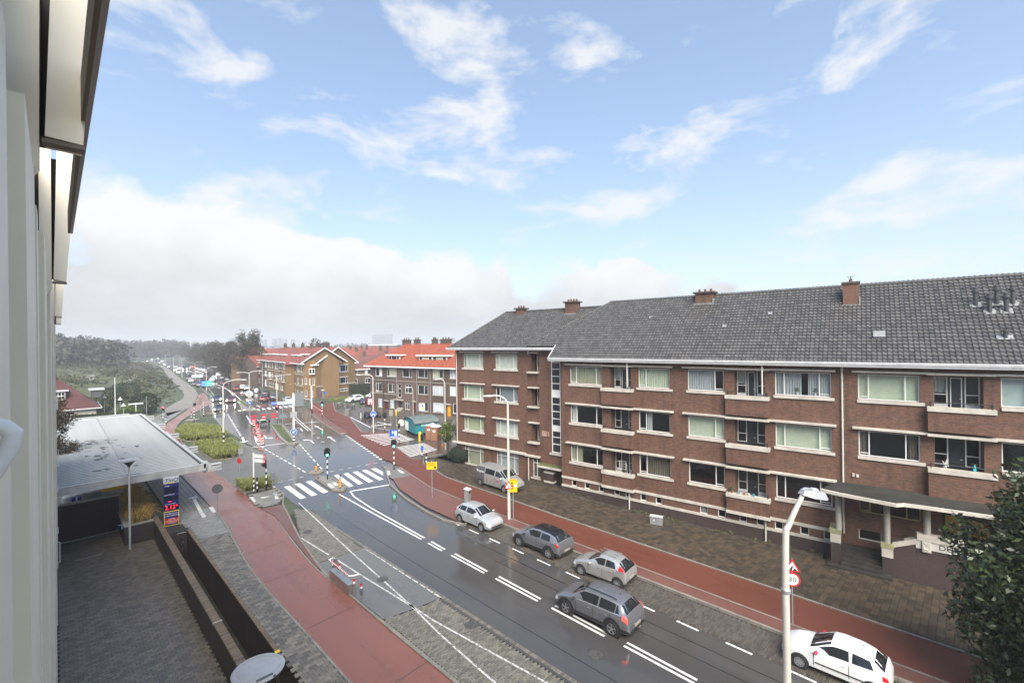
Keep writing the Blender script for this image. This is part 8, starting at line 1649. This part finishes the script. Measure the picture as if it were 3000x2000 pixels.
for i, (x, y, c_, h_, lb) in enumerate(((1895, 525, 'black', -70, 'black cargo bicycle against the pale blue shopfront window'), (1930, 690, 'grey', -40, 'grey bicycle lying near the toilets'), (2080, 680, 'black', -70, 'black bicycle nearest the yellow door'), (2120, 700, 'white', -60, 'white bicycle against the brick corner'), (2040, 640, 'green', -50, 'green bicycle behind the leaning grey one'), (815, 765, 'white', 75, 'white bicycle chained to the lamp with the banner'), (1800, 690, 'black', -35, 'black bicycle behind the teal wagon'), (1380, 500, 'grey', -60, 'grey bicycle left of the wagon roof'))):
    p = at(*zN(x, y)); bike(p.x, p.y, .07, R(h_), c_, lb, gb_, .1)
for i, (x, y, lb) in enumerate(((575, 845, 'bicycle under the first porch of the yellow block'), (660, 880, 'bicycle next along the yellow block'), (1130, 985, 'bicycle by the corner of the yellow block'), (1540, 1075, 'bicycle behind the far green light'))): p = at(*zY(x, y)); bike(p.x, p.y, .07, R(75), 'black', lb, 'bicycles along the yellow block', .1)
bike(6.35, 40.0, -.95, R(85), 'black', 'black bicycle with bags at the far end of the trench', None)
p = at(*zR(1670, 1400)); bike(p.x, p.y, .06, R(30), 'black', 'black bicycle beside the red lit signals', None)
# covered scooters
COV = mat('black_cover', (.02, .021, .024), .5, bump=.6, bscale=5)
for i, (x, y, h_, m_, lb) in enumerate(((560, 570, 1.3, DARKGREY, 'dark cabinet with a white stripe at the left of the scooters'), (660, 560, 1.2, COV, 'black covered motorcycle next to the dark cabinet'), (740, 560, 1.25, COV, 'black covered motorcycle beside the banner lamp'), (850, 545, 1.15, COV, 'dark covered scooter at the right end of the row'))):
    p = at(*zN(x, y)); s = thing('covered_scooter' if i else 'dark_cabinet', lb, 'motorcycle' if i else 'cabinet', (p.x, p.y, .07), R(65 + 8 * i))
    if not i: MB().box(-.4, .4, -.3, .3, 0, 1.35).build('body', m_, s); MB().box(-.42, -.40, -.1, .0, .1, 1.2).build('white_stripe', WHITE, s); continue
    sh = Shell([(1.05, .25, .45, .6, .18, .12), (.8, .1, .7, .95, .32, .2), (.45, .08, .9, h_, .42, .3), (.1, .08, .8, .98, .36, .26), (-.5, .08, .75, .92, .34, .24), (-.95, .15, .6, .75, .26, .16), (-1.1, .3, .4, .5, .12, .08)], 3); sh.body('cover', m_, s); wheel(s, .85, .02, .3, 1, 5, RIMS, False); wheel(s, -.75, .02, .3, 1, 5, RIMS, False)
p = at(*zL(560, 710)); s = thing('covered_scooter', 'white covered scooter parked before the silver saloon', 'motorcycle', (p.x, p.y, 0), R(70)); Shell([(1.3, .25, .5, .6, .25, .2), (.8, .1, .8, 1.1, .5, .3), (.4, .08, .9, 1.35, .6, .35), (-.5, .08, .8, 1.15, .5, .35), (-1.2, .2, .6, .9, .3, .2)], 3).body('cover', WHITE, s); wheel(s, .85, .02, .3, 1, 5, RIMS, False)
# low rails on the corner
for a, b, lb in (((850, 655), (1080, 712), 'low white rail crossing in front of the thin poles'), ((740, 722), (1090, 690), 'long low white rail on the corner pavement'), ((1170, 712), (1300, 700), 'short white rail beside the pale oval board')):
    p, q = at(*zN(*a)), at(*zN(*b)); s = thing('low_rail', lb, 'railing', p, hd_of(p, q), 'low rails on the corner'); L = (q - p).length; MB().tube([(0, 0, .4), (L, 0, .4)], .04, 6).build('rail', WHITE, s); [MB().tube([(x, 0, 0), (x, 0, .4)], .03, 6).build('post', GALV, s) for x in (.1, L / 2, L - .1)]
p, ht = up(zN, 1250, 700, 1250, 580); s = thing('oval_board', 'pale oval display board on the side street corner', 'sign', p, TOCAM(p)); mb = MB(); mb.T = Matrix.Translation((0, 0, ht / 2 + .1)) @ Matrix.Diagonal((.12, .5, ht / 2, 1)); mb.lathe([(1, -.3), (1, .3)], 20, axis='x'); mb.build('board', mat('cream_board', (.55, .52, .44), .6), s); MB().tube([(0, 0, 0), (0, 0, .4)], .05, 6).build('post', GALV, s)
for a, b, lb in (((1450, 880), (1810, 945), 'long low rail along the red crossing before the yellow block'), ((1845, 1075), (2060, 1225), 'red and white striped rail along the brick nose')):
    p, q = at(*zL(*a)), at(*zL(*b)); s = thing('crossing_rail', lb, 'railing', p, hd_of(p, q)); L = (q - p).length; n = max(2, int(L / .8)); MB().tube([(0, 0, .8), (L, 0, .8)], .05, 6).build('rail', WHITE, s)
    for x in np.linspace(.1, L - .1, 4): MB().tube([(x, 0, 0), (x, 0, .8)], .05, 6).build('post', REDP if 'striped' in lb else GALV, s)
    if 'striped' in lb: [MB().tube([(x, 0, .8), (x + .4, 0, .8)], .054, 6).build('red_band', REDP, s) for x in np.arange(.2, L - .4, .8)]
# lamps, flagpole and finger post by the maroon house
for x, y0, z, lb in ((760, 1028, 4.4, 'white classic lantern left of the flagpole'), (1004, 1055, 4.3, 'white classic lantern right of the flagpole'), (1055, 1150, 3.6, 'shorter white classic lantern near the round bush')):
    p = at(*zR(x, y0), z); s = thing('classic_lantern', lb, 'street lamp', (p.x, p.y, 0), 0, 'white classic lanterns'); MB().tube([(0, 0, 0), (0, 0, z - .9)], [.07, .05], 8).build('post', GALV, s); MB().lathe([(.08, z - .9), (.2, z - .55)], 10).build('glass', CLEAR, s); MB().lathe([(.36, z - .55), (.12, z - .28), (.05, z - .12), (.05, z), (0, z)], 12).build('roof', WHITE, s)
for x, y0, z, r, nm, lb in ((922, 757, 8.2, .07, 'flagpole', 'bare white flagpole behind the canopy'), (1405, 1048, 4.2, .06, 'grey_pole', 'plain grey pole right of the finger post')): p = at(*zR(x, y0), z); s = thing(nm, lb, 'pole', (p.x, p.y, 0)); MB().tube([(0, 0, 0), (0, 0, z)], [r, r * .6], 8).build('pole', WHITE if r > .065 else GALV, s)
p = at(*zR(1245, 1145), 3.3); s = thing('finger_post', 'white finger post with arms to both sides', 'sign', (p.x, p.y, 0), 0); MB().tube([(0, 0, 0), (0, 0, 3.3)], .05, 8).build('post', WHITE, s); M = look(TOCAM(p), 3.1, .06); plate(s, M @ Matrix.Translation((-.55, 0, 0)), rect(1.0, .22), WHITE, nm='arm'); plate(s, M @ Matrix.Translation((.55, .02, 0)), rect(1.0, .22), WHITE, nm='arm')
# parking bays laid with clinker, people walking by the shops
paving(bpy.data.objects['parking_bays'], 'bay_clinker', bond(21.35, 23.5, .5, 26.5, .21, .105, [(21.36, .5), (23.45, .5), (23.42, 25.2), (22.4, 26.6), (21.5, 26.2)]), (.21, .105), .03, mat('bay_clinker', (.09, .08, .07), .5, extra=per_piece((.055, .048, .042), (.115, .10, .082), .5)))
mb = MB()
for q in (zH(900, 580), zH(1390, 893), zP(640, 560), zP(1250, 700), zT(480, 840)): p = at(*q); mb.lathe([(.33, .0075), (.33, .012), (0, .012)], 20, (p.x, p.y, .055 if p.x < 14.4 else .002))
struct(mb, 'manhole_cover', mat('worn_iron', (.10, .095, .085), .5, .3, var=.4, vscale=9))
random.seed(17); mb = MB()
for _ in range(520):
    x = random.choice((random.gauss(23.3, .12), random.uniform(24.7, 30), random.gauss(11.1, .15), random.uniform(21.6, 23.4))); y = random.uniform(2, 40); z = {0: .012, 1: .10}[0 if x < 23.6 else 1] + (.06 if x < 14 else .02) + (side_z(x, y) - .09 if x > 27.6 else 0); a = random.uniform(0, 6.28); c, s_ = math.cos(a) * .04, math.sin(a) * .04; mb.add([(x - c, y - s_, z), (x + s_ * .6, y - c * .6, z + .01), (x + c, y + s_, z), (x - s_ * .6, y + c * .6, z + .015)], [(0, 1, 2, 3)])
mb.build('fallen_leaves', mat('fallen_leaf', (.12, .07, .03), .7, extra=per_piece((.06, .035, .018), (.26, .17, .08), .6)), kind='stuff', label='fallen leaves scattered along the kerbs and pavement', cat='leaves')
def person(label, p, hd, coat, legs):
    s = thing('person', label, 'person', p, hd); P_ = [(0, 0, .95), (0, 0, 1.15), (.02, 0, 1.42), (.04, 0, 1.55), (.05, 0, 1.68), (.10, .10, .92), (.16, .10, .5), (.05, .10, .07), (.2, .1, .04), (-.05, -.10, .92), (-.08, -.10, .5), (-.28, -.10, .1), (-.14, -.1, .04), (.0, .2, 1.42), (-.1, .26, 1.12), (.05, .27, .88), (.0, -.2, 1.42), (.1, -.26, 1.12), (.22, -.26, .9)]
    Ed = [(0, 1), (1, 2), (2, 3), (3, 4), (0, 5), (5, 6), (6, 7), (7, 8), (0, 9), (9, 10), (10, 11), (11, 12), (2, 13), (13, 14), (14, 15), (2, 16), (16, 17), (17, 18)]; rr = [.14, .15, .16, .06, .105, .1, .07, .045, .04, .1, .07, .045, .04, .075, .055, .04, .075, .055, .04]
    me = bpy.data.meshes.new('body'); me.from_pydata(P_, Ed, []); o = bpy.data.objects.new('body', me); COL.objects.link(o); md = o.modifiers.new('skin', 'SKIN'); sv = me.skin_vertices[0].data
    for i, r_ in enumerate(rr): sv[i].radius = (r_, r_)
    sv[0].use_root = True; o.modifiers.new('sub', 'SUBSURF').render_levels = 1; dg = bpy.context.evaluated_depsgraph_get(); m2 = bpy.data.meshes.new_from_object(o.evaluated_get(dg)); bpy.data.objects.remove(o); m2.materials.clear()
    for q in (coat, legs, mat('skin', (.45, .27, .2), .6)): m2.materials.append(q)
    for f in m2.polygons: z = f.center.z; f.material_index = 1 if z < .9 else (2 if 1.52 < z < 1.70 and f.center.x > .02 else 0); f.use_smooth = True
    obj('body', m2, s); MB().ball((.035, 0, 1.74), (.11, .10, .09), 8).build('hair', mat('dark_hair', (.03, .02, .015), .8), s)
p = at(*zL(185, 600)); person('pedestrian in a red jacket walking beside the maroon car', p, R(80), mat('red_jacket', (.25, .03, .03), .8), BLACK)

# ------------------------------------------------------------------ dunes, woods, trees and hedges
def dune_edge(y): return float(np.interp(y, [100, 115, 144, 156, 195, 252, 330, 461, 540, 720], [9, 14.5, 23.4, 26.5, 30.5, 36.2, 44.5, 54, 50, 30]))
def dune_z(x, y):
    e = max(0.0, min(1.0, (dune_edge(y) - x) / 45)) if y > 115 else max(0., min(1., (6 - x) / 10)) * max(0., min(1., (y - 100) / 25))
    h = 2.2 + 1.8 * math.sin(x * .045 + 1.3) * math.cos(y * .036) + 1.2 * math.sin(x * .11 + y * .07) + max(0, (y - 250)) * .012 + max(0, -x - 20) * .055
    return -.3 + e * max(.4, min(h, 16))
xs = np.concatenate([np.linspace(-420, -60, 24), np.linspace(-50, 95, 59)]); ys = np.concatenate([np.linspace(98, 330, 78), np.linspace(345, 720, 20)])
mb = MB(); n = len(ys); mb.add([(x, y, dune_z(x, y)) for x in xs for y in ys], [(i * n + j, (i + 1) * n + j, (i + 1) * n + j + 1, i * n + j + 1) for i in range(len(xs) - 1) for j in range(n - 1)])
mb.build('dunes', mat('dune_grass', (.048, .054, .020), .9, var=.45, vscale=.05, var2=(.105, .110, .038)), kind='structure', smooth=2)
def leaf_mat(name, lo, hi): return mat(name, lo, .75, spec=.3, extra=per_piece(lo, hi, .7))
L_SCRUB = leaf_mat('scrub_leaves', (.022, .028, .011), (.078, .074, .030)); L_DARK = leaf_mat('dark_evergreen', (.012, .020, .012), (.035, .050, .024)); L_AUT = leaf_mat('late_autumn_leaves', (.030, .029, .020), (.075, .066, .042)); L_BROWN = leaf_mat('brown_leaves', (.036, .028, .016), (.095, .066, .034)); L_GREEN = leaf_mat('fresh_green', (.04, .075, .012), (.13, .17, .035)); L_WOOD = leaf_mat('far_wood', (.036, .036, .030), (.075, .070, .056)); BARK = mat('bark', (.055, .045, .036), .9, var=.3, vscale=5, bump=.5)
def clump(mb, c, r, n, s, flat=.7, shell=.55):
    """n leaf faces of size s spread through an ellipsoid round c"""
    for _ in range(n):
        v = Vector((random.gauss(0, 1), random.gauss(0, 1), random.gauss(0, 1))).normalized(); k = shell + (1 - shell) * random.random(); p = Vector((c[0] + v.x * r[0] * k, c[1] + v.y * r[1] * k, c[2] + v.z * r[2] * k))
        a = Vector((random.gauss(0, 1), random.gauss(0, 1), random.gauss(0, flat))).normalized(); b = a.cross(Vector((random.gauss(0, 1), random.gauss(0, 1), random.gauss(0, 1)))).normalized(); q = s * random.uniform(.6, 1.4)
        mb.add([p - a * q, p - b * q * .45, p + a * q, p + b * q * .45], [(0, 1, 2, 3)])
random.seed(21); mb = MB(); k = 0
while k < 2400:
    y = 104 + (random.random() ** 1.5) * 330; x = random.uniform(-150, 22 + (y - 115) * .24); z = dune_z(x, y)
    if x > dune_edge(y) - .4 or z < -.29 or (x < 8 and y < 124) or random.random() < (.0 if x > 10 else .30): continue
    if abs(x - (2 + 14 * math.sin((y - 150) * .022))) < 4.0 and 135 < y < 330: continue
    r = random.uniform(.7, 2.4) * (1 if y < 200 else 1.5) * min(1, .3 + (dune_edge(y) - x) / 22); clump(mb, (x, y, z + r * .3), (r * 1.3, r * 1.3, r * .75), 22, .26 if y < 170 else .5); k += 1
mb.build('dune_scrub', L_SCRUB, kind='stuff', label='low scrub of olive and brown bushes covering the dunes', cat='scrub')
tr = [Vector((q.x, q.y)) for q in smooth_line([at(*c) for c in ((372, 1118, 1.2), (382, 1104, 1.6), (396, 1090, 2.2), (384, 1082, 2.6), (340, 1080, 3), (300, 1083, 3), (265, 1090, 2.8), (272, 1098, 2.4), (290, 1106, 2))], 8)]; mb = MB()
for a, b in zip(tr, tr[1:]): d = (b - a if isinstance(a, Vector) else Vector(b) - Vector(a)).normalized(); nn = Vector((d.y, -d.x)) * 1.2; mb.poly([(p[0] + s_ * nn.x, p[1] + s_ * nn.y, dune_z(p[0], p[1]) + .35) for p, s_ in ((a, 1), (b, 1), (b, -1), (a, -1))])
struct(mb, 'sand_track', mat('pale_sand_track', (.20, .185, .15), .9, var=.2, vscale=.3))
mb = MB()
for k in range(330):
    d_ = random.uniform(330, 620) if k % 3 else random.uniform(640, 720); a = random.uniform(-.12, .085) if k % 3 else random.uniform(.06, .165); x, y = math.sin(a) * d_ * 1.0, math.cos(a) * d_; x += (.0)
    if x > .02 * y + 20 and d_ < 630: continue
    h = random.uniform(10, 14) + (d_ - 330) * .014; z = dune_z(x, y); r = random.uniform(4, 7.5); h *= (1 if a > .0 or d_ > 420 else .62); clump(mb, (x, y, z + h * .6), (r, r, h * .6), 120, 1.35, 1, .4); mb.tube([(x, y, z), (x, y, z + h * .5)], .3, 4)
mb.build('far_wood', L_WOOD, kind='stuff', label='bare grey wood on the dunes along the left horizon', cat='wood')
mb = MB()
for _ in range(330):
    a = random.uniform(.10, 1.25); d_ = random.uniform(620, 1500); x, y = math.sin(a) * d_, math.cos(a) * d_; hh = (8 if a < .62 else 15) * (.5 + d_ / 1800); clump(mb, (x, y, hh * .5), (14, 14, hh * (.75 + .35 * math.sin(a * 31))), 42, 2.6, 1, .5)
mb.build('distant_trees', L_WOOD, kind='stuff', label='distant grey band of trees along the skyline behind the roofs', cat='wood')
def tree(name, label, x, y, h, r, m, n, leaf, z0=0.0, low=.32, limbs=7, group=None, trunk=.25, seed=1, keep=0, squash=1.0, blobs=22):
    random.seed(seed); t = thing(name, label, 'tree', (x, y, z0), 0, group); tk = MB().tube([(0, 0, 0), (random.gauss(0, .1), random.gauss(0, .1), h * low), (random.gauss(0, .2), random.gauss(0, .2), h * .7), (0, 0, h * .93)], [trunk, trunk * .8, trunk * .4, trunk * .1], 8); cs = []
    for k in range(limbs):
        a, e = 2 * math.pi * k / limbs + random.uniform(-.3, .3), random.uniform(.45, .95); z = h * random.uniform(low, .7); q = Vector((math.cos(a) * r * e, math.sin(a) * r * e, min(h * .95, z + h * random.uniform(.1, .3)))); tk.tube([(0, 0, z), (q * .5) + Vector((0, 0, z * .55)), q], [trunk * .4, trunk * .25, trunk * .06], 5); cs.append(q)
    tk.build('trunk', BARK, t, smooth=True); mb = MB()
    for k in range(blobs): a, e, f = random.uniform(0, 6.283), math.sqrt(random.random()), random.random(); w_ = math.sin(math.pi * (.12 + .8 * f)) ** .6; cs.append(Vector((math.cos(a) * r * e * w_ * .85, math.sin(a) * r * e * w_ * .85, h * (low + (1 - low) * f))))
    for c in cs: q = r * random.uniform(.26, .46); clump(mb, c, (q, q, q * squash), int(n / len(cs)), leaf, .8, .3)
    if keep:                                       # the leaves that show largest are leaves of their own
        fc = list(range(len(mb.f))); random.shuffle(fc); fc.sort(key=lambda i: -(t.location + Vector(mb.v[mb.f[i][0]]) - Vector((0, 0, CAM_H))).length < -(r + 100)); lm = MB().add([(-1, 0, 0), (0, -.45, .08), (1, 0, -.1), (0, .45, .08)], [(0, 1, 3), (1, 2, 3)]).mesh('leaf', m); used_ = set(fc[:keep])
        cr = None
        for i in list(used_):
            P4 = [Vector(mb.v[j]) for j in mb.f[i]]; a, b = (P4[2] - P4[0]) / 2, (P4[3] - P4[1]) / 2; q = a.length; a.normalize(); b = (b - a * a.dot(b)).normalized(); M = Matrix((a, b, a.cross(b))).transposed().to_4x4() @ Matrix.Scale(q, 4); M.translation = (P4[0] + P4[2]) / 2; o = obj('leaf', lm, t); o.matrix_local = M
        mb.f = [f for i, f in enumerate(mb.f) if i not in used_]; mb.m = [0] * len(mb.f)
    mb.build('crown', m, t); return t
gav = 'trees lining the right side of the avenue'
av = [(47.2, 172, 17.5, 5.2), (50.3, 190, 15.0, 5.5), (50.2, 206, 14.5, 5.5), (52.0, 222, 14, 5.5), (54.5, 238, 14, 5.5), (56.6, 256, 14, 6), (59.5, 275, 14, 6), (62, 296, 13.5, 6), (65, 318, 13.5, 6.5), (68, 342, 13.5, 6.5), (71, 368, 13, 7), (75, 400, 13, 7), (79, 440, 13, 8), (83, 485, 13, 9)]
ln = ['tallest dark street tree standing before the gabled house', 'second avenue tree, close behind the tallest one', 'third avenue tree from the tall one', 'fourth avenue tree from the tall one', 'fifth avenue tree over the white vans', 'sixth avenue tree along the pavement', 'seventh avenue tree in the middle of the row', 'eighth avenue tree in the row', 'ninth avenue tree in the row', 'tenth avenue tree, beginning to fade in the haze', 'eleventh avenue tree, paler in the haze', 'twelfth avenue tree near the bend', 'last but one avenue tree at the bend', 'farthest and palest avenue tree']
for i, (x, y, h, r) in enumerate(av): tree('street_tree', ln[i], x, y, h, r, L_AUT, 6500 if i < 4 else 2600, .27 if i < 4 else .45, low=.22, group=gav, trunk=.34, seed=40 + i, squash=1.3)
tree('courtyard_tree', 'pale leafless looking tree rising behind the yellow block roof', 66, 166, 15, 4, L_AUT, 500, .35, seed=77, low=.5)
tree('brown_tree', 'brown leaved tree growing between the white building and the canopy', -.1, 60.5, 8.8, 2.0, L_BROWN, 9000, .085, low=.12, seed=5, trunk=.16, limbs=12)
tree('bare_tree', 'small bare street tree in front of the brown block', 44.4, 79.0, 8.2, 2.1, L_BROWN, 160, .06, low=.35, seed=9, trunk=.11, limbs=16)
p = at(*zN(2110, 1240)); tree('bushy_tree', 'round light green tree at the corner of the brick wing', p.x, p.y + .6, 4.3, 1.0, L_GREEN, 2000, .10, low=.45, seed=12, trunk=.1)
L_NEAR = mat('glossy_dark_leaves', (.03, .05, .016), .32, spec=.5, extra=per_piece((.015, .027, .010), (.055, .080, .024), .34))
tree('leafy_street_tree', 'large dense dark green leafy tree rising at the right edge before the entrance', 24.6, -2.4, 8.0, 2.8, L_NEAR, 42000, .115, low=.08, limbs=16, seed=15, trunk=.17, keep=300, squash=1.4, blobs=90)
def bush(name, label, c, r, m, n, s, cat='bush', group=None): t = thing(name, label, cat, c, 0, group); mb = MB(); clump(mb, (0, 0, r[2]), r, n, s, .8, .72); mb.build('foliage', m, t); MB().tube([(0, 0, -.1), (0, 0, r[2])], [.08, .03], 6).build('stem', BARK, t); return t
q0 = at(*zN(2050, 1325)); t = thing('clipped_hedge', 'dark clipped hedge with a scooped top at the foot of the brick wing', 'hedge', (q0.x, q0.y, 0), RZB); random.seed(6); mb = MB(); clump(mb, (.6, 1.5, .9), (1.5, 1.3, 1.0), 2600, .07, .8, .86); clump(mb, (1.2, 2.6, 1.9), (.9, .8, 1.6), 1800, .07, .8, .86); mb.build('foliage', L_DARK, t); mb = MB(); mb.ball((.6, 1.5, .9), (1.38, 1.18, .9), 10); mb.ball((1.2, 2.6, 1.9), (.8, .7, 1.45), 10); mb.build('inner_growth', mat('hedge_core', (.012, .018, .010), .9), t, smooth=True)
random.seed(8)
for x0, y0, zt, r, m, lb in ((1085, 810, 5.0, 3.2, L_DARK, 'large dark evergreen bush behind the flagpole'), (860, 900, 4.2, 3.0, L_DARK, 'dark bush left of the flagpole'), (1385, 985, 4.4, 2.6, L_DARK, 'dark round bush behind the grey pole'), (1130, 1200, 2.6, 1.9, L_GREEN, 'bright green rounded bush beside the short lantern'), (700, 1010, 4.0, 2.6, L_SCRUB, 'olive bush beside the house with the maroon roof')):
    p = at(*zR(x0, y0), zt); bush('bush', lb, (p.x, p.y, 0), (r, r, zt / 2), m, 1500, .2)
def hedge(label, a, b, w_, h, m, s=.10, dens=170):
    a, b = Vector((*a, 0)), Vector((*b, 0)); t = thing('hedge', label, 'hedge', a, hd_of(a, b)); L = (b - a).length; mb = MB()
    for _ in range(int(L * dens)): x, f = random.uniform(0, L), random.choice((0, 1, 2)); c = (x, random.uniform(-w_ / 2, w_ / 2) if f == 0 else (-w_ / 2 if f == 1 else w_ / 2), h if f == 0 else random.uniform(0, h)); clump(mb, c, (.06, .06, .06), 1, s)
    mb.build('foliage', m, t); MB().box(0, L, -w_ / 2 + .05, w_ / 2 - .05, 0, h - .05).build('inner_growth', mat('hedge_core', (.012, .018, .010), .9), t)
hedge('low clipped hedge running in front of the maroon roofed house', (2.5, 111.0), (11.5, 107.0), .9, 1.7, L_SCRUB)
hedge('dark tall hedge behind the parked white SUV', (54.5, 114.5), (62.5, 108.5), 1.6, 2.9, L_DARK, .16, 260)
random.seed(30); grass_tufts('verge_grass', [(random.uniform(47, 57), random.uniform(107, 112), 0) for _ in range(140)], .3, .35, M_BLADE, 14, .03, kind='stuff', label='green verge in front of the yellow gable', cat='grass')
sheet('lawn_verge', [(45, 106), (58, 101.5), (60, 113), (47, 115.5)], .035, M_GRASS); sheet('corner_lawn', P(zN, (500, 355), (630, 320), (680, 330), (560, 385)), .09, M_GRASS)

# ------------------------------------------------------------------ damp air
hz = MB().box(-3500, 3500, -3500, 3500, -6, 52).build('haze', [], kind='stuff', label='thin damp haze lying over the whole district', cat='haze')
hm = bpy.data.materials.new('damp_air'); hm.use_nodes = True; t = NT(hm.node_tree); t.n.clear(); o = t.new('ShaderNodeOutputMaterial'); v = t.new('ShaderNodeVolumePrincipled'); v.inputs['Color'].default_value = (.95, .96, 1, 1); v.inputs['Density'].default_value = .0007; v.inputs['Anisotropy'].default_value = .2; t.link(v.outputs[0], o.inputs[1]); hz.data.materials.append(hm)
p = at(268, 1100, 2.3); person('walker in dark clothes on the sandy dune track', (p.x, p.y, dune_z(p.x, p.y) + .3), R(40), BLACK, DARKGREY)
